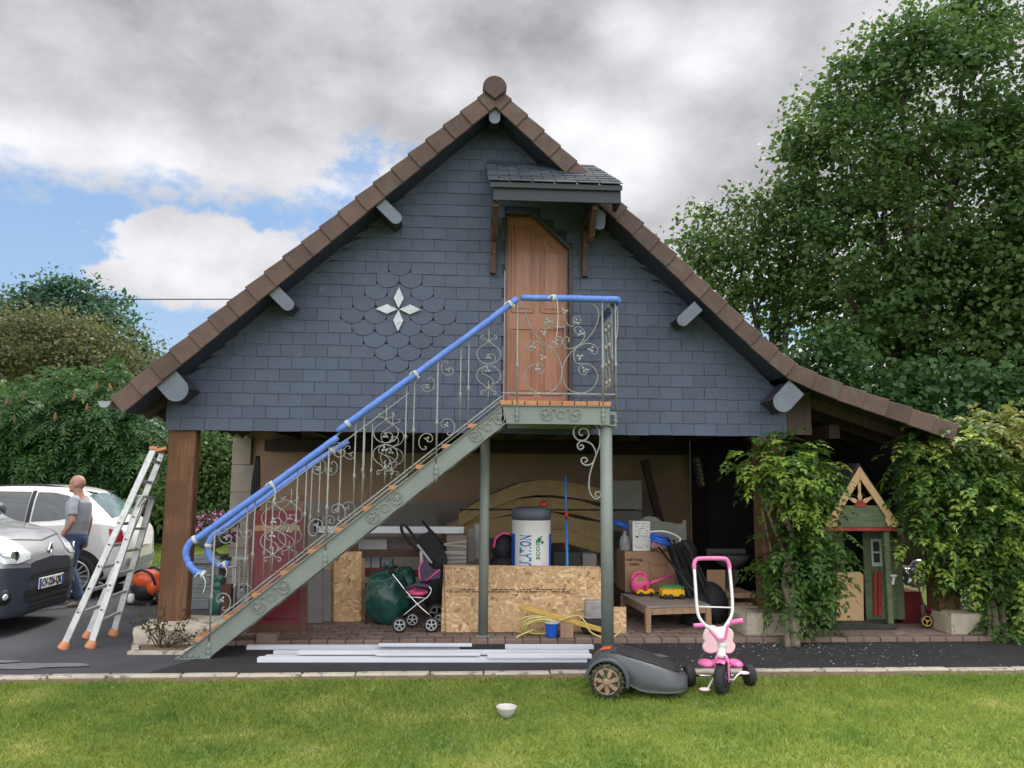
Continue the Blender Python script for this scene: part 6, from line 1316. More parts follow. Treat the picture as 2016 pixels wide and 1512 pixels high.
b = MB(); b.tube([P(758, 1114, dpY+.02), P(772, 1131, dpY+.02)], .016, 8); b.tube([P(758, 1114, dpY+.28), P(772, 1131, dpY+.28)], .016, 8); part('grip', b, MATS['ink'], dp)
b = MB(); q = P(821, 1166, dpY+.15); b.ball(q, (.115, .13, .035)); b.ball(q+Vector((-.05, 0, .02)), (.06, .11, .035)); part('cushion', b, MATS['pink'], dp)
for o in (.01, .29): part('seat_side', MB().tube([P(798, 1160, dpY+o), P(820, 1151, dpY+o), P(845, 1155, dpY+o)], .02, 8), MATS['fabric_purple'], dp)
b = MB(); rows = []
for k, (px, py, w) in enumerate(((828, 1145, .10), (826, 1125, .13), (830, 1108, .13), (838, 1100, .12))): rows.append([P(px, py, dpY+.15)+Vector((0, -w+2*w*i/6, 0)) for i in range(7)])
b.grid(rows); rows = [[P(px, py, dpY+.15)+Vector((0, -.12+.24*i/6, .0)) for i in range(7)] for px, py in ((828, 1145), (848, 1146), (866, 1138), (869, 1124))]; b.grid(rows)
b.prism([P(828, 1145, dpY+.03), P(866, 1138, dpY+.03), P(868, 1122, dpY+.03), P(852, 1120, dpY+.03), P(836, 1102, dpY+.03), P(826, 1115, dpY+.03)], (0, .006, 0)); part('seat', b, MATS['fabric_purple'], dp, fix=False)
part('piping', MB().tube([P(838, 1144, dpY+.025), P(866, 1121, dpY+.025)], .008, 6).tube(crom([P(827, 1143, dpY+.025), P(825, 1120, dpY+.025), P(833, 1103, dpY+.025)], 4), .009, 6), MATS['pink'], dp)
# big black pushchair behind
yb = 8.75
bp = thing('pushchair', 'folded black pushchair leaning between the doll pram and the chipboard sheet', 'pushchair', tuple(G(850, 1222, FL)))
b = MB(); b.prism([P(x, y, yb) for x, y in ((822, 1060), (845, 1048), (829, 1026), (862, 1062), (872, 1080), (881, 1108), (868, 1115), (848, 1100), (832, 1080))], (0, .35, 0)); part('hood', b, MATS['fabric_black'], bp, bevel=.02)
b = MB(); b.tube(crom([P(793, 1050, yb), P(790, 1038, yb), P(797, 1034, yb), P(812, 1052, yb), P(832, 1080, yb), P(846, 1098, yb)], 5), .017, 8); b.tube(crom([P(793, 1050, yb), P(806, 1066, yb), P(824, 1085, yb)], 4), .014, 8); part('handle', b, MATS['fabric_black'], bp, fix=False)
part('frame', MB().bar(P(822, 1072, yb-.02), P(850, 1108, yb-.02), .025, .02).bar(P(829, 1085, yb-.02), P(831, 1140, yb-.02), .03, .02), MATS['white_dim'], bp)
part('seat', MB().ball(P(856, 1165, yb+.15), (.13, .16, .22)).ball(P(862, 1110, yb+.15), (.10, .15, .15)), MATS['fabric_black'], bp)
for px, y in ((860, yb-.08), (862, yb+.35)): q = P(px, 1205, y); q.z = FL+.11; pwheel(bp, q, .11, .035, 'grey_board')
p2 = thing('pushchair', 'black pushchair with a pink-edged hood behind the printed chipboard sheet', 'pushchair', tuple(P(990, 1200, 9.1)))
part('hood', MB().ball(P(990, 1078, 9.1), (.13, .2, .17)).ball(P(992, 1110, 9.1), (.16, .2, .12)), MATS['fabric_black'], p2)
part('hood_edge', MB().tube(crom([P(972, 1078, 8.95), P(976, 1060, 8.93), P(990, 1050, 8.93), P(1004, 1052, 8.93)], 5), .014, 8), MATS['pink'], p2)
b = MB(); b.tube([P(975, 1110, 9.0), P(1000, 1160, 9.0)], .012, 6); b.tube([P(1005, 1110, 9.0), P(980, 1160, 9.0)], .012, 6); part('frame', b, MATS['grey_board'], p2)
for px in (975, 1005): q = P(px, 1190, 9.0); q.z = FL+.1; pwheel(p2, q, .1)
# low table with box and toys
zt_ = P(1268, 1193, 8.15).z; TT = [G(1273, 1194, zt_), G(1398, 1190, zt_), G(1356, 1172, zt_), G(1222, 1168, zt_)]
lt_ = thing('low_table', 'low wooden table with a grey top carrying toys and a cardboard box', 'table', tuple(G(1310, 1240, FL)))
part('tabletop', MB().prism([v-Vector((0, 0, .02)) for v in TT], (0, 0, .02)), MATS['wood_grey'], lt_, bevel=.002)
def inset(v, f=.05): cc = sum(TT, Vector())/4; return v+(cc-v)*f
L4 = [inset(v) for v in TT]
for v in L4: part('leg', MB().bb((v.x-.028, v.y-.028, FL), (v.x+.028, v.y+.028, zt_-.021)), MATS['wood_raw'], lt_, bevel=.003)
for i in range(4):
    a, c_ = L4[i], L4[(i+1) % 4]; d = (c_-a).normalized(); part('apron', MB().bar(a+d*.03+Vector((0, 0, -.055)), c_-d*.03+Vector((0, 0, -.055)), .022, .065), MATS['wood_raw'], lt_, bevel=.002)
yc = 9.12; a = P(1231, 1168, yc); c_ = P(1329, 1086, yc); zc = c_.z
cb_ = solo('cardboard_box', MB().bb((a.x, yc, zt_+.001), (c_.x, yc+.5, zc)), MATS['cardboard'], 'large brown cardboard box printed with a bowl, at the back of the low table', 'box', (a.x, yc, zt_), bevel=.004)
tx = text_mb('wall hung\ntoilet', .052, plane_m(P(1249, 1106, yc-.003), (1, 0, 0), (0, 0, 1)), .002, True)
tx.tube([P(x, y, yc-.004) for x, y in ((1278, 1105), (1282, 1111), (1300, 1113), (1312, 1109), (1314, 1104))], .0022, 4); tx.tube([P(x, y, yc-.004) for x, y in ((1278, 1106), (1279, 1125), (1286, 1138), (1306, 1138), (1311, 1122), (1313, 1106))], .0018, 4)
part('printed_text', tx, MATS['print'], cb_, fix=False)
a = P(1246, 1084, 9.17); c_ = P(1280, 1026, 9.17)
wb_ = solo('white_carton', MB().bb((a.x, 9.17, zc+.002), (c_.x, 9.39, c_.z)), MATS['white'], 'small white carton with fine print standing on the cardboard box', 'box', (a.x, 8.8, zc), bevel=.003)
b = MB(); random.seed(3)
for i in range(46):
    px = random.uniform(1249, 1274); py = random.choice([1031, 1034, 1037, 1041, 1045, 1050, 1056, 1075, 1078]); q = P(px, py, 9.167); w = random.uniform(.006, .02); b.add([q, q+Vector((w, 0, 0)), q+Vector((w, 0, .006)), q+Vector((0, 0, .006))], [(0, 1, 2, 3)])
q = P(1254, 1057, 9.166); b.lathe([(.012, 0), (.012, .001)], q, (0, -1, 0), 10); part('printed_text', b, MATS['print'], wb_, fix=False)
# watering can
wy = 8.98; wc = thing('watering_can', 'pink plastic watering can on the low table against the cardboard box', 'watering can', tuple(P(1261, 1168, wy)))
c0 = P(1260, 1150, wy); b = MB(); b.lathe([(.085, -.052), (.108, -.035), (.112, 0), (.108, .035), (.085, .052)], c0+Vector((0, 0, .0)), (0, 1, 0), 26)
for i in range(len(b.v)): b.v[i] = (b.v[i][0], b.v[i][1], max(b.v[i][2], zt_+.002))
part('body', b, MATS['pink'], wc); part('handle', MB().tube(crom([c0+Vector((-.10, 0, .03)), c0+Vector((-.06, 0, .115)), c0+Vector((.02, 0, .13)), c0+Vector((.08, 0, .085))], 5), .016, 8), MATS['pink'], wc, fix=False)
part('opening', MB().prism([c0+Vector(v) for v in ((-.055, -.054, .045), (.045, -.054, .04), (.035, -.054, .085), (-.035, -.054, .09))], (0, -.003, 0)), MATS['cardboard'], wc)
part('spout', MB().tube([c0+Vector((.06, 0, -.02)), c0+Vector((.17, 0, .03)), P(1327, 1132, wy)], [.028, .018, .013], 10), MATS['pink'], wc)
def toywheels(par, pts, r): 
    for p in pts: q = Vector(p); part('wheel', MB().lathe([(r*.5, -.008), (r, -.008), (r, .008), (r*.5, .012), (r*.3, .010)], q, (0, -1, 0), 14), MATS['ink'], par)
yt = G(1272, 1174, zt_).y; q = P(1272, 1173, yt)
tc_ = thing('toy_car', 'small yellow open-topped toy car on the low table', 'toy', (q.x, yt, zt_)); x0 = q.x
b = MB(); b.prism([(x0-.10, yt, zt_+.02), (x0+.10, yt, zt_+.02), (x0+.105, yt, zt_+.05), (x0+.085, yt, zt_+.075), (x0+.03, yt, zt_+.078), (x0+.02, yt, zt_+.055), (x0-.02, yt, zt_+.055), (x0-.03, yt, zt_+.075), (x0-.075, yt, zt_+.065), (x0-.105, yt, zt_+.04)], (0, .09, 0)); part('body', b, MATS['yellow'], tc_, bevel=.008)
part('windscreen', MB().bar((x0+.005, yt+.045, zt_+.06), (x0-.0, yt+.045, zt_+.11), .07, .008, up=(1, 0, 0)), MATS['toy_red'], tc_); toywheels(tc_, [(x0-.055, yt-.004, zt_+.024), (x0+.06, yt-.004, zt_+.024), (x0-.055, yt+.094, zt_+.024), (x0+.06, yt+.094, zt_+.024)], .024)
yt = G(1326, 1180, zt_).y; q = P(1326, 1178, yt); x0 = q.x; tw = thing('toy_wagon', 'yellow toy trailer with green rails beside the toy car', 'toy', (x0, yt, zt_))
b = MB(); b.bb((x0-.125, yt, zt_+.03), (x0+.125, yt+.13, zt_+.045)); b.bb((x0-.125, yt, zt_+.046), (x0+.125, yt+.008, zt_+.10)); b.bb((x0-.125, yt+.122, zt_+.046), (x0+.125, yt+.13, zt_+.10)); b.bb((x0-.125, yt+.009, zt_+.046), (x0-.117, yt+.121, zt_+.10)); b.bb((x0+.117, yt+.009, zt_+.046), (x0+.125, yt+.121, zt_+.10)); part('box', b, MATS['yellow'], tw, bevel=.003)
b = MB(); b.bar((x0-.12, yt+.004, zt_+.128), (x0+.12, yt+.004, zt_+.128), .008, .012); b.bar((x0-.12, yt+.126, zt_+.128), (x0+.12, yt+.126, zt_+.128), .008, .012)
for k in range(5): x = x0-.11+.055*k; b.bb((x-.005, yt+.0, zt_+.101), (x+.005, yt+.008, zt_+.122)); b.bb((x-.005, yt+.122, zt_+.101), (x+.005, yt+.13, zt_+.122))
part('side_rail', b, MATS['toy_green'], tw); toywheels(tw, [(x0-.09, yt-.006, zt_+.028), (x0-.03, yt-.006, zt_+.028), (x0+.09, yt-.006, zt_+.028), (x0-.09, yt+.136, zt_+.028), (x0+.09, yt+.136, zt_+.028)], .028)
part('tow_bar', MB().bar((x0-.125, yt+.06, zt_+.035), (x0-.19, yt+.06, zt_+.033), .01, .008), MATS['ink'], tw)
# on and round the cardboard box
b = MB(); b.tube([P(1208, 1027, 9.2), P(1236, 1040, 9.2)], .022, 8); b.tube([P(1212, 1025, 9.26), P(1238, 1036, 9.26)], .016, 8); solo('blue_clamp', b, MATS['blue_plastic'], 'blue tube resting against the left side of the white carton', 'tube', tuple(P(1222, 1033, 8.8)))
solo('plastic_bottle', MB().lathe([(.055, 0), (.06, .02), (.06, .11), (.05, .15), (.022, .19), (.022, .23)], (0, 0, 0), n=16).xf(Matrix.Translation((P(1225, 1084, 9.2).x+.03, 9.2, zc+.002))), MATS['plastic_clear'], 'clear plastic bottle left of the white carton', 'bottle', (P(1225, 1084, 9.2).x+.03, 9.2, zc))
b = MB(); b.tube([P(1280, 1055, 8.9), P(1322, 1072, 8.9)], .022, 8); b.tube([P(1281, 1062, 8.86), P(1318, 1074, 8.86)], .018, 8); b.tube([P(1284, 1051, 8.94), P(1316, 1060, 8.94)], .016, 8); solo('blue_tube', b, MATS['blue_plastic'], 'bundle of blue tubes sticking out right of the white carton', 'tube', tuple(P(1300, 1063, 8.9)))
b = MB(); random.seed(4)
for k in range(7): b.ball(P(random.uniform(1286, 1302), random.uniform(1070, 1084), 9.08), (.035, .03, .032), 8, 6)
remesh(solo('pink_cloth', b, MATS['cloth_pink'], 'crumpled pale pink cloth at the top right corner of the cardboard box', 'cloth', tuple(P(1294, 1080, 9.08))), .008, 2)
solo('white_hoop', MB().tube(crom([P(1279, 1047, 8.95), P(1305, 1046, 8.95), P(1326, 1052, 8.95), P(1340, 1062, 8.95), P(1330, 1070, 8.95), P(1318, 1068, 8.95)], 6), .011, 8), MATS['white'], 'curved white plastic pipe behind the white carton', 'pipe', tuple(P(1305, 1046, 8.95)), fix=False)
hb = [(1262, 1052), (1262, 1022), (1275, 1016), (1292, 1018), (1303, 1027), (1320, 1028), (1334, 1032), (1344, 1030), (1344, 1024), (1351, 1024), (1352, 1056)]
solo('headboard', MB().prism([P(x, y, 9.8) for x, y in hb]+[P(1352, 1180, 9.8), P(1262, 1180, 9.8)], (0, .03, 0)), MATS['cream'], 'cream wooden headboard with a wavy top near the back wall', 'headboard', tuple(P(1310, 1180, 9.8)), bevel=.004)
tb_ = thing('tube_bundle', 'sheaf of black tubes leaning to the right of the cardboard box', 'tubes', tuple(G(1385, 1220, FL))); random.seed(17)
for k in range(14):
    t = k/13; a = P(1312+36*t+random.uniform(-3, 3), 1060+12*random.random(), 9.0-.5*t); c_ = G(1352+66*t+random.uniform(-4, 4), 1206+20*random.random(), FL+.02); part('tube', MB().tube(crom([a, (a+c_)/2+Vector((random.uniform(-.03, .03), 0, random.uniform(-.02, .04))), c_], 4), .019, 7), MATS['fabric_black' if k % 3 else 'grey_plaster' if 0 else 'fabric_black'], tb_, fix=False)
part('tube', MB().tube([P(1297, 1078, 9.0), P(1372, 1172, 8.35)], .014, 7), MATS['fabric_black'], tb_)
solo('black_bag', MB().ball(P(1395, 1190, 8.75), (.22, .2, .25)).ball(P(1370, 1215, 8.6), (.16, .15, .13)).ball(P(1350, 1090, 9.1), (.14, .12, .16)), MATS['fabric_black'], 'black covers heaped at the foot of the leaning tubes', 'cover', tuple(G(1390, 1225, FL)))
ws = thing('washbasin', 'grey pedestal washbasin standing in the dark left of the wisteria', 'washbasin', tuple(G(1440, 1200, FL)))
q = P(1440, 1098, 10.4); part('basin', MB().lathe([(.05, -.14), (.14, -.11), (.23, -.03), (.25, .03), (.24, .04), (.19, .02)], q, n=22, sy=.8), MATS['grey_board'], ws); part('splashback', MB().bb((q.x-.27, q.y+.2, q.z-.05), (q.x+.27, q.y+.22, q.z+.10)), MATS['grey_board'], ws)
part('waste_pipe', MB().tube(crom([q+Vector((.05, 0, -.14)), q+Vector((.06, 0, -.28)), q+Vector((0, -.02, -.36)), q+Vector((-.04, 0, -.42))], 5), .03, 9), MATS['grey_board'], ws); part('pedestal', MB().lathe([(.10, FL), (.07, .1), (.06, q.z-.14)], (q.x, q.y+.05, 0), n=12), MATS['grey_board'], ws)
board('cardboard_sheet', (1392, 1428, 1122, 1185, 8.9), 'cardboard', 'bent sheet of cardboard seen through the tricycle handle', 'cardboard', back=.15)
for i, (x0, x1, y0, y1, Y_, l) in enumerate(((1405, 1486, 1168, 1178, 8.72, 'upper light wooden plank of the small pile left of the wisteria footing'), (1408, 1484, 1188, 1197, 8.70, 'middle wooden plank of the small pile left of the wisteria footing'))):
    solo('plank', pxb(x0, x1, y0, y1, Y_, .5), MATS['wood_raw'], l, 'plank', tuple(P(x0, y1, Y_)), 'planks by the wisteria footing', bevel=.004)
for x0, l in ((1410, 'left short post carrying the planks'), (1472, 'right short post carrying the planks')): q = P(x0, 1190, 9.17); solo('prop', MB().bb((q.x, 8.76, FL), (q.x+.06, 9.1, P(x0, 1178, 8.7).z-.004)), MATS['wood_raw'], l, 'block', (q.x, 8.8, FL))
b = MB(); bn_ = solo('dark_banner', MB().prism([P(1362, 898, 11.0), P(1380, 898, 11.0), P(1390, 958, 11.0), P(1374, 960, 11.0)], (0, .02, 0)), MATS['ink'], 'narrow dark banner with pale angular marks hanging by the end of the back wall', 'banner', tuple(P(1375, 900, 11.0)))
for k in range(6):
    q = P(1369+1.9*k, 905+9*k, 10.995); b.bar(q, q+Vector((.05, 0, 0)), .004, .01, up=(0, 0, 1)); b.bar(q+Vector((.05, 0, 0)), q+Vector((.05, 0, -.04)), .01, .004, up=(0, 1, 0)); b.bar(q+Vector((.02, 0, -.03)), q+Vector((.05, 0, -.03)), .004, .008, up=(0, 0, 1))
part('marks', b, MATS['hose_yellow'], bn_)
# ------------------------------------------------------------------ toys and machines on the lawn
mk('mower_grey', (.055, .061, .066), .45, var=.12, vs=8, spots=((.12, .12, .11), 30, .70), bump=.05)
mk('mower_dark', (.022, .023, .026), .5, var=.2, vs=10, spots=((.05, .05, .05), 40, .62))
mk('mower_rim', (.30, .20, .13), .8, var=.3, vs=20, spots=((.09, .10, .03), 22, .58))
mk('dirty_rubber', (.035, .034, .025), .9, var=.5, vs=30, spots=((.09, .11, .03), 40, .55), bump=.6, bs=80)
mk('bowl', (.50, .48, .44), .4, var=.06)
mk('white_paint', (.72, .72, .70), .35, var=.05)
def T(zx, zy, Y): return P(1100+zx/3.024, 900+zy/3.024, Y)
# robot mower
q = G(1196, 1374); mh = R(-17); fwd = Vector((math.cos(mh), math.sin(mh), 0)); lft = Vector((-fwd.y, fwd.x, 0))
mo = q+lft*.255-fwd*.155; mo.z = 0
mw = thing('robot_mower', 'dark grey robotic lawnmower at the lawn edge beside the tricycle', 'mower', tuple(mo), mh)
mst = [(.0, .10, .12, .17, .21), (.02, .17, .10, .19, .255), (.08, .215, .095, .215, .30), (.18, .225, .10, .225, .315), (.30, .225, .09, .20, .300), (.40, .235, .055, .15, .272), (.52, .235, .048, .125, .235), (.62, .215, .048, .11, .195), (.69, .17, .052, .10, .155), (.72, .12, .065, .10, .125)]
def mring(x, w, zb_, zm, zt): return [(0, zb_), (w*.93, zb_), (w, zb_+.02), (w*1.0, zm), (w*.90, zm+(zt-zm)*.55), (w*.66, zt-.008), (w*.3, zt), (0, zt+.003)]
body = carbody(mst, mring); mm = MB().grid(body); mm.add(body[0], [tuple(range(len(body[0])))]); mm.add(body[-1], [tuple(range(len(body[-1])))]); pass
mm.v = [(x, y, z*.95) for x, y, z in mm.v]
part('shell', mm, MATS['mower_grey'], mw, world=False); D = Decal(mm)
b = D.strip(MB(), [(.20, .12), (.32, .135), (.50, .12), (.62, .08), (.66, 0)], [(.20, -.12), (.32, -.135), (.50, -.12), (.62, -.08), (.66, -.0)], lambda u, v: (u, v, 1), (0, 0, -1), .006, 16, 8); part('top_cover', b, MATS['mower_dark'], mw, world=False)
b = MB(); b.tube(crom([D.hit((u, v, 1), (0, 0, -1), .006) for u, v in ((.17, .13), (.32, .15), (.50, .135), (.63, .09), (.675, 0), (.63, -.09), (.50, -.135), (.32, -.15), (.17, -.13))], 4), .005, 6); part('cover_seam', b, MATS['mower_dark'], mw, world=False, fix=False)
b = D.strip(MB(), [(.075, -.06), (.085, .06)], [(.155, -.06), (.16, .06)], lambda u, v: (u, v, 1), (0, 0, -1), .006, 6, 4); part('stop_button', b, MATS['orange_red'], mw, world=False)
part('charging_handle', MB().ball((.44, .235, .21), (.14, .02, .022)), MATS['mower_grey'], mw, world=False)
b = D.strip(MB(), [(.35, .085), (.52, .085), (.60, .105), (.72, .105)], [(.35, .05), (.52, .045), (.60, .045), (.72, .05)], lambda u, v: (u, -2, v), (0, 1, 0), .004, 14, 3); 
b2 = MB(); b2.ball((.60, 0, .065), (.125, .215, .028), 20, 8); part('front_bumper', b2, MATS['mower_dark'], mw, world=False)
for s in (1, -1):
    y = s*.262; c = Vector((.155, y, .122)); t = MB(); t.lathe([(.088, -.035), (.115, -.03), (.122, -.02), (.122, .02), (.115, .03), (.088, .035)], c, (0, s, 0), 26)
    for k in range(22): a = 2*math.pi*k/22; t.box(c+Vector((math.cos(a)*.122, 0, math.sin(a)*.122)), (.014, .056, .012), Matrix.Rotation(-a, 3, 'Y'))
    w_ = part('wheel', t, MATS['dirty_rubber'], mw, world=False); b = MB(); b.lathe([(.080, .028), (.086, .040), (.092, .040), (.094, .02)], c, (0, s, 0), 26); b.lathe([(.03, .02), (.028, .050), (.012, .054)], c, (0, s, 0), 14)
    for k in range(7):
        a = 2*math.pi*k/7+.2; d = Vector((math.cos(a), 0, math.sin(a))); n = Vector((-d.z, 0, d.x)); e = c+Vector((0, s*.036, 0)); b.prism([e+d*.02-n*.012, e+d*.02+n*.012, e+d*.088+n*.024, e+d*.088-n*.006], (0, s*.010, 0))
    part('rim', b, MATS['mower_rim'], w_, world=False)
    b = MB(); rows = []
    for i in range(15):
        a = R(-14+190*i/14); r0 = .142; rows.append([Vector((c.x+math.cos(a)*rr, s*yy, c.z+math.sin(a)*rr)) for rr, yy in ((r0-.006, .17), (r0+.018, .20), (r0+.022, .285), (r0+.0, .298), (r0-.006, .285))])
    b.grid(rows); part('fender', b, MATS['mower_grey'], mw, world=False)
    part('castor', MB().lathe([(.03, -.02), (.04, -.01), (.04, .01), (.03, .02)], (.60, s*.12, .040), (0, 1, 0), 12), MATS['rubber'], mw, world=False)
# tricycle
Yt = 5.97; tr = thing('tricycle', 'pink and white toddler tricycle with a tall push handle on the lawn edge', 'tricycle', tuple(G(1425, 1367)))
def twheel(c, r, w, ax, hub='mower_dark'):
    b = MB(); b.lathe([(r*.55, -w/2+.004), (r*.80, -w/2), (r*.97, -w*.32), (r, 0), (r*.97, w*.32), (r*.80, w/2), (r*.55, w/2-.004)], c, ax, 28); o = part('wheel', b, MATS['rubber'], tr)
    b = MB(); ax = Vector(ax); b.lathe([(r*.52, w/2-.002), (r*.46, w/2+.005), (r*.2, w/2+.002), (r*.16, w/2+.012), (r*.05, w/2+.014)], c, ax, 18); part('hub', b, MATS[hub], o)
yr_ = 6.22; cL = T(777, 1300, yr_); cL.z = .078; cR = T(1135, 1305, yr_); cR.z = .078
twheel(cL, .080, .072, (-1, 0, 0)); twheel(cR, .080, .072, (1, 0, 0)); part('axle', MB().tube([cL, cR], .009, 8), MATS['chrome'], tr)
fa = Vector((math.cos(R(-38)), math.sin(R(-38)), 0)); cF = T(975, 1335, Yt); cF.z = .116; twheel(cF, .118, .070, fa)
fr_ = Vector((-fa.y, fa.x, 0))
b = MB(); rows = []
for i in range(9):
    a = R(62+80*i/8); d = fr_*(-math.cos(a))+Vector((0, 0, math.sin(a))); rows.append([cF+d*(.130)+fa*(-.038), cF+d*.138+fa*(-.02), cF+d*.138+fa*.02, cF+d*.130+fa*.038])
b.grid(rows)
for s in (1, -1):
    e = cF+fa*s*.050; b.tube([e-Vector((0, 0, .02)), e+Vector((0, 0, .03)), e+Vector((0, 0, .12)), cF+fa*s*.03+Vector((0, 0, .165))], [.014, .012, .014, .020], 10, flat=.6)
part('fork', b, MATS['pink_mid'], tr, fix=False)
st0 = cF+Vector((0, .02, .14)); st1 = T(975, 1090, Yt+.07)
part('steering_column', MB().tube([st0, st0+(st1-st0)*.25, st0+(st1-st0)*.3, st0+(st1-st0)*.6, st0+(st1-st0)*.62, st1], [.034, .036, .030, .029, .034, .036], 14), MATS['white_paint'], tr)
b = MB(); b.tube([T(965, 1095, Yt+.05), T(940, 1050, Yt+.05), T(905, 1020, Yt+.05), T(868, 1000, Yt+.05)], [.034, .026, .017, .015], 12); b.tube([T(975, 1095, Yt+.05), T(985, 1040, Yt+.05), T(1000, 1000, Yt+.05), T(1035, 982, Yt+.03)], [.034, .026, .018, .015], 12); b.ball(T(957, 1045, Yt+.055), (.05, .02, .045)); remesh(part('handlebar', b, MATS['white_paint'], tr, fix=False), .006, 4)
part('handlebar_trim', MB().prism([T(x, y, Yt+.012) for x, y in ((900, 1030), (955, 1080), (985, 1075), (1002, 1010), (1018, 990), (1000, 1085), (975, 1100), (950, 1098), (905, 1045))], (0, .03, 0)), MATS['pink_mid'], tr, bevel=.003)
for a, c_, r0 in ((T(862, 1001, Yt+.05), T(802, 1003, Yt+.05), .016), (T(1022, 985, Yt+.02), T(1098, 973, Yt-.02), .020)): part('grip', MB().tube([a, a+(c_-a)*.1, a+(c_-a)*.92, c_], [r0*.8, r0, r0, r0*.85], 12), MATS['pink_mid'], tr)
# seat with two lobes, butterfly back
b = MB(); b.ball(T(880, 1228, Yt+.16), (.065, .10, .030)); b.ball(T(1048, 1228, Yt+.16), (.058, .10, .030)); b.ball(T(965, 1228, Yt+.18), (.07, .12, .028)); remesh(part('seat', b, MATS['pink_mid'], tr, fix=False), .006, 3)
bp_ = [(890, 1012), (870, 1040), (862, 1080), (872, 1100), (860, 1130), (872, 1158), (905, 1170), (940, 1162), (957, 1150), (975, 1164), (1020, 1170), (1046, 1152), (1054, 1118), (1038, 1098), (1044, 1052), (1022, 1020), (985, 1008), (957, 1016), (925, 1004)]
part('backrest', MB().prism(crom([T(x, y, Yt+.25) for x, y in bp_], 3, True), (0, .035, 0)), MATS['pink_pale'], tr, bevel=.010)
part('frame', MB().tube([st0+Vector((0, .01, .01)), T(965, 1235, Yt+.14), T(958, 1290, yr_)], .017, 10).tube([T(957, 1165, Yt+.27), T(957, 1300, yr_)], .012, 8), MATS['white_paint'], tr, fix=False)
pbp = [T(905, 1035, 6.24), T(850, 975, 6.26), T(830, 935, 6.27), T(822, 880, 6.28), T(806, 650, 6.33)]; pbr = [T(1016, 650, 6.33), T(1030, 800, 6.3), T(1034, 900, 6.28), T(1025, 950, 6.27), T(995, 1000, 6.24), T(955, 1060, 6.23)]
part('push_handle', MB().tube(crom(pbp, 5), .0125, 10).tube(crom(pbr, 5), .0125, 10).tube([T(955, 1060, 6.23), T(957, 1200, 6.22)], .0125, 10).tube([T(905, 1035, 6.24), T(955, 1070, 6.23)], .0125, 10), MATS['white_paint'], tr, fix=False)
part('handle_grip', MB().tube(crom([T(807, 668, 6.33), T(806, 635, 6.335), T(818, 612, 6.34), T(845, 604, 6.34), T(975, 604, 6.34), T(1002, 614, 6.34), T(1014, 640, 6.335), T(1018, 672, 6.33)], 5), .0165, 12), MATS['pink_mid'], tr, fix=False)
part('crossbar', MB().tube([T(826, 890, 6.28), T(1034, 896, 6.28)], .006, 8), MATS['white_paint'], tr)
pl1 = T(868, 1382, Yt-.03); pl2 = T(1102, 1284, Yt+.0)
part('crank', MB().tube([cF-fa*.05, cF-fa*.075+Vector((0, 0, -.02)), pl1+Vector((.02, 0, 0))], .006, 7), MATS['white_paint'], tr, fix=False); b = MB(); b.tube([cF+fa*.05, cF+fa*.085+Vector((0, 0, .0)), T(1060, 1300, Yt-.06), pl2-Vector((.02, 0, 0))], .006, 7); part('crank', b, MATS['white_paint'], tr, fix=False)
for p in (pl1, pl2): part('pedal', MB().ball(p, (.042, .035, .012)), MATS['pink_pale'], tr)
# bowl
q = G(997, 1411); solo('bowl', MB().lathe([(.030, 0), (.034, .004), (.055, .028), (.066, .058), (.070, .066), (.067, .068), (.060, .055), (.04, .02), (.01, .012)], tuple(q), n=28), MATS['bowl'], 'small pale bowl standing alone on the grass in the foreground', 'bowl', tuple(q))
# ------------------------------------------------------------------ playhouse under the lean-to
Yp = 8.22; ph = thing('playhouse', 'green wooden playhouse with a tan gable trim under the lean-to', 'playhouse', tuple(G(1695, 1242, FL)))
def q_(px, py, Y=Yp): return P(px, py, Y)
x0 = q_(1636, 1240).x; x1 = q_(1757, 1130).x; xc = q_(1694, 1000).x; zE = q_(1700, 1040).z; zA = q_(1693, 918).z; hw_ = q_(1764, 1040).x-xc+.02
part('floor', MB().bb((x0-.02, Yp, FL), (x1+.02, Yp+1.35, FL+.055)), MATS['felt'], ph, bevel=.004)
for x in (x0, x1-.064): part('porch_post', MB().bb((x, Yp+.01, FL+.056), (x+.062, Yp+.075, zE)), MATS['house_green'], ph, bevel=.006)
yw = Yp+.30; dxa = P(1663, 1100, yw).x; dxb = P(1700, 1100, yw).x; zb_ = FL+.056
b = MB()
xw0 = P(1592, 1100, yw).x; xw1 = P(1776, 1100, yw).x
for a_, c_ in ((xw0, dxa), (dxb, xw1)):
    n_ = max(1, round((c_-a_)/.09)); 
    for i in range(n_): b.bb((a_+(c_-a_)*i/n_+.002, yw, zb_), (a_+(c_-a_)*(i+1)/n_-.002, yw+.02, zE))
b.bb((xw1-.02, yw+.021, zb_), (xw1, Yp+1.3, zE)); b.bb((xw0, yw+.021, zb_), (xw0+.02, Yp+1.3, zE)); b.bb((xw0+.021, Yp+1.28, zb_), (xw1-.021, Yp+1.3, zE))
part('wall', b, MATS['house_green'], ph)
part('gable_board', MB().prism([(xc-hw_+.06, Yp, zE+.012), (xc+hw_-.06, Yp, zE+.012), (xc+hw_-.19, Yp, q_(1700, 995).z), (xc-hw_+.19, Yp, q_(1700, 995).z)], (0, .02, 0)), MATS['house_green'], ph)
part('red_trim', MB().bb((xc-hw_-.0, Yp-.012, zE-.03), (xc+hw_, Yp+.04, zE+.008)), MATS['paint_red'], ph, bevel=.003)
part('sun_disc', MB().prism([(xc+.065*math.cos(a), Yp-.010, q_(1700, 996).z+.065*math.sin(a)*1.05-.01) for a in [math.pi*i/14 for i in range(15)]], (0, .009, 0)), MATS['paint_red'], ph)
zs0 = q_(1700, 992).z
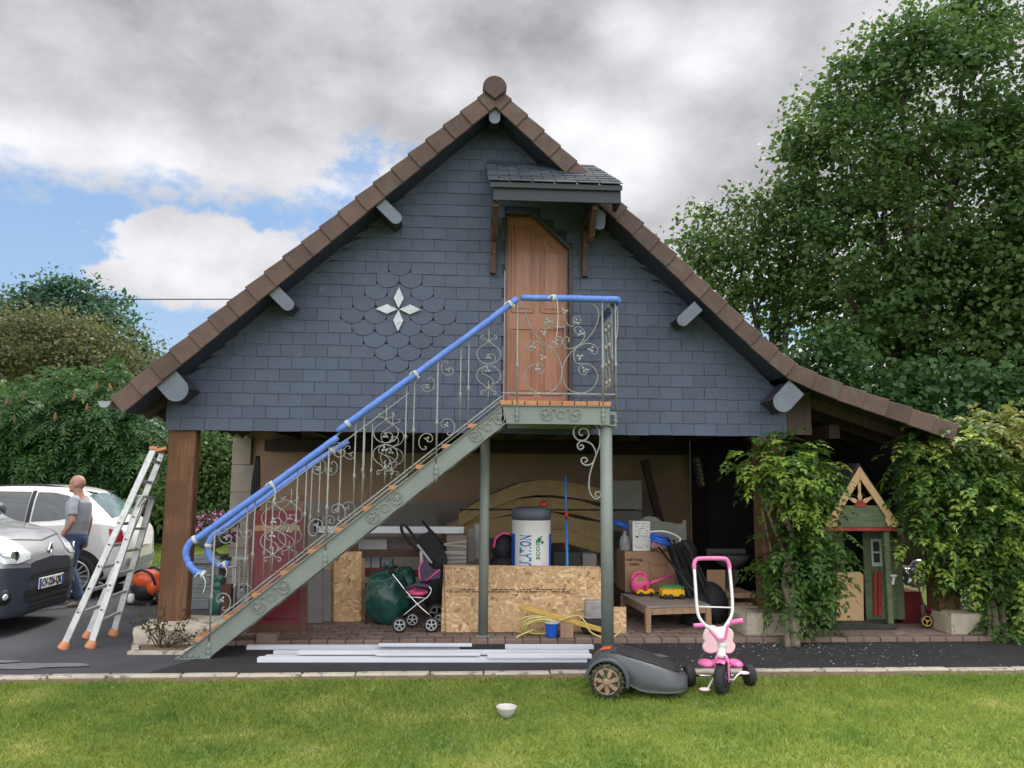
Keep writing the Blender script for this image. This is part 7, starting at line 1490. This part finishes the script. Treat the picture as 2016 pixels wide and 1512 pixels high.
for a in (R(28), R(90), R(152)):
    d = Vector((math.cos(a), 0, math.sin(a))); n = Vector((-d.z, 0, d.x)); o = Vector((xc, Yp-.002, zs0)); l = .27 if a == R(90) else .17
    b = MB(); b.prism([o+d*.03-n*.014, o+d*.07-n*.026, o+d*.12-n*.014, o+d*l-n*.022, o+d*l+n*.022, o+d*.12+n*.014, o+d*.07+n*.026, o+d*.03+n*.014], (0, .015, 0)); part('sun_ray', b, MATS['tan_board'], ph, bevel=.003)
for s in (-1, 1):
    ap = Vector((xc, Yp-.03, zA)); e = Vector((xc+s*(hw_+.01), Yp-.03, zE+.035)); d = (e-ap).normalized(); n = Vector((-d.z*s, 0, d.x*s)); n = -n if n.z > 0 else n; L_ = (e-ap).length; w = .075
    pts = [ap+Vector((0, 0, 0)), ap+d*L_, ap+d*(L_-.01)+n*.06, ap+d*(L_-.06)+n*.115, ap+d*(L_-.12)+n*.105, ap+d*(L_-.15)+n*w, Vector((xc, Yp-.03, zA-w/abs(d.x)*1.0))]
    part('bargeboard', MB().prism(pts, (0, .02, 0)), MATS['tan_board'], ph, bevel=.004)
    o = n*-.02; part('roof', MB().prism([ap+Vector((0, .021, .012)), e+d*.06+Vector((0, .021, .012)), e+d*.06+Vector((0, .021, .03)), ap+Vector((0, .021, .035))], (0, 1.45, 0)), MATS['felt'], ph)
    e2 = e+d*.20; part('roof', MB().prism([e+d*.061+Vector((0, .24, .012)), e2+Vector((0, .24, .012)), e2+Vector((0, .24, .03)), e+d*.061+Vector((0, .24, .03))], (0, 1.23, 0)), MATS['felt'], ph)
part('half_door', MB().prism([q_(1647, 1222, yw-.06), q_(1701, 1222, yw-.06), q_(1700, 1132, yw-.06), q_(1694, 1126, yw-.06), q_(1660, 1126, yw-.06), q_(1647, 1128, yw-.06)], (0, .018, 0)), MATS['tan_board'], ph, bevel=.003)
part('knob', MB().ball(q_(1696, 1164, yw-.07), .014), MATS['tan_board'], ph)
wf = MB(); a = q_(1717, 1115, yw-.02); c_ = q_(1735, 1061, yw-.02); zm = (a.z+c_.z)/2
for g in (((a.x, a.z), (a.x+.022, c_.z)), ((c_.x-.022, a.z), (c_.x, c_.z)), ((a.x+.022, a.z), (c_.x-.022, a.z+.04)), ((a.x+.022, c_.z-.03), (c_.x-.022, c_.z)), ((a.x+.022, zm-.008), (c_.x-.022, zm+.012))): wf.bb((g[0][0], yw-.02, g[0][1]), (g[1][0], yw-.003, g[1][1]))
wo2 = part('window_frame', wf, MATS['white_dim'], ph, bevel=.002); part('pane', MB().bb((a.x+.02, yw-.006, a.z+.03), (c_.x-.02, yw-.0025, c_.z-.02)), MATS['ink'], wo2)
part('window_frame', rect(1748, 1752, 1061, 1115, yw-.02, .016), MATS['white_dim'], ph)
for px in (1724, 1733): part('shutter_board', rect(px-3.8, px+3.8, 1126, 1213, yw-.02, .016), MATS['paint_red'], ph, bevel=.003)
part('bracket', MB().bar(q_(1751, 1134), q_(1765, 1133), .04, .02).bar(q_(1760, 1134), q_(1757, 1151), .03, .02, up=(0, 1, 0)), MATS['white_dim'], ph, bevel=.004)
# things right of the playhouse
rp = thing('doll_pram', 'small dark red toy pushchair with yellow wheels right of the playhouse', 'pushchair', tuple(G(1826, 1236, FL)))
for px, y in ((1824, 8.30), (1840, 8.55)): q = P(px, 1222, y); q.z = FL+.075; pwheel(rp, q, .075, .022, 'level_yellow', 3)
part('frame', MB().tube(crom([P(1822, 1222, 8.3), P(1818, 1190, 8.32), P(1806, 1150, 8.35), P(1790, 1120, 8.4)], 4), .009, 7).tube([P(1844, 1222, 8.35), P(1820, 1190, 8.35)], .009, 7), MATS['tile'], rp, fix=False)
part('seat', MB().ball(P(1836, 1205, 8.38), (.09, .10, .05), rot=Matrix.Rotation(.7, 3, 'Y')).ball(P(1846, 1220, 8.4), (.05, .1, .07)), MATS['maroon'], rp)
b = MB(); random.seed(5)
for k in range(9): b.ball(P(random.uniform(1785, 1822), random.uniform(1110, 1150), 8.6), (.08, .07, .05), 8, 6, rot=Matrix.Rotation(random.uniform(-1, 1), 3, 'Y'))
remesh(solo('foil_sheet', b, MATS['foil'], 'crumpled silver sheet heaped between the playhouse and the right climber', 'sheet', tuple(P(1805, 1140, 8.6))), .012, 1)
solo('red_crate', pxb(1776, 1815, 1165, 1228, 8.6, .35), MATS['maroon'], 'dark red crate in shade beside the playhouse wall', 'crate', tuple(P(1795, 1228, 8.6)), bevel=.006)
b = MB()
for k in range(6): b.ball(P(random.uniform(1862, 1890), random.uniform(1186, 1206), 8.7), (.07, .06, .05), 8, 6)
remesh(solo('plastic_bag', b, MATS['plastic_clear'], 'crumpled clear plastic bag behind the right concrete footing', 'bag', tuple(P(1875, 1206, 8.7))), .010, 1)
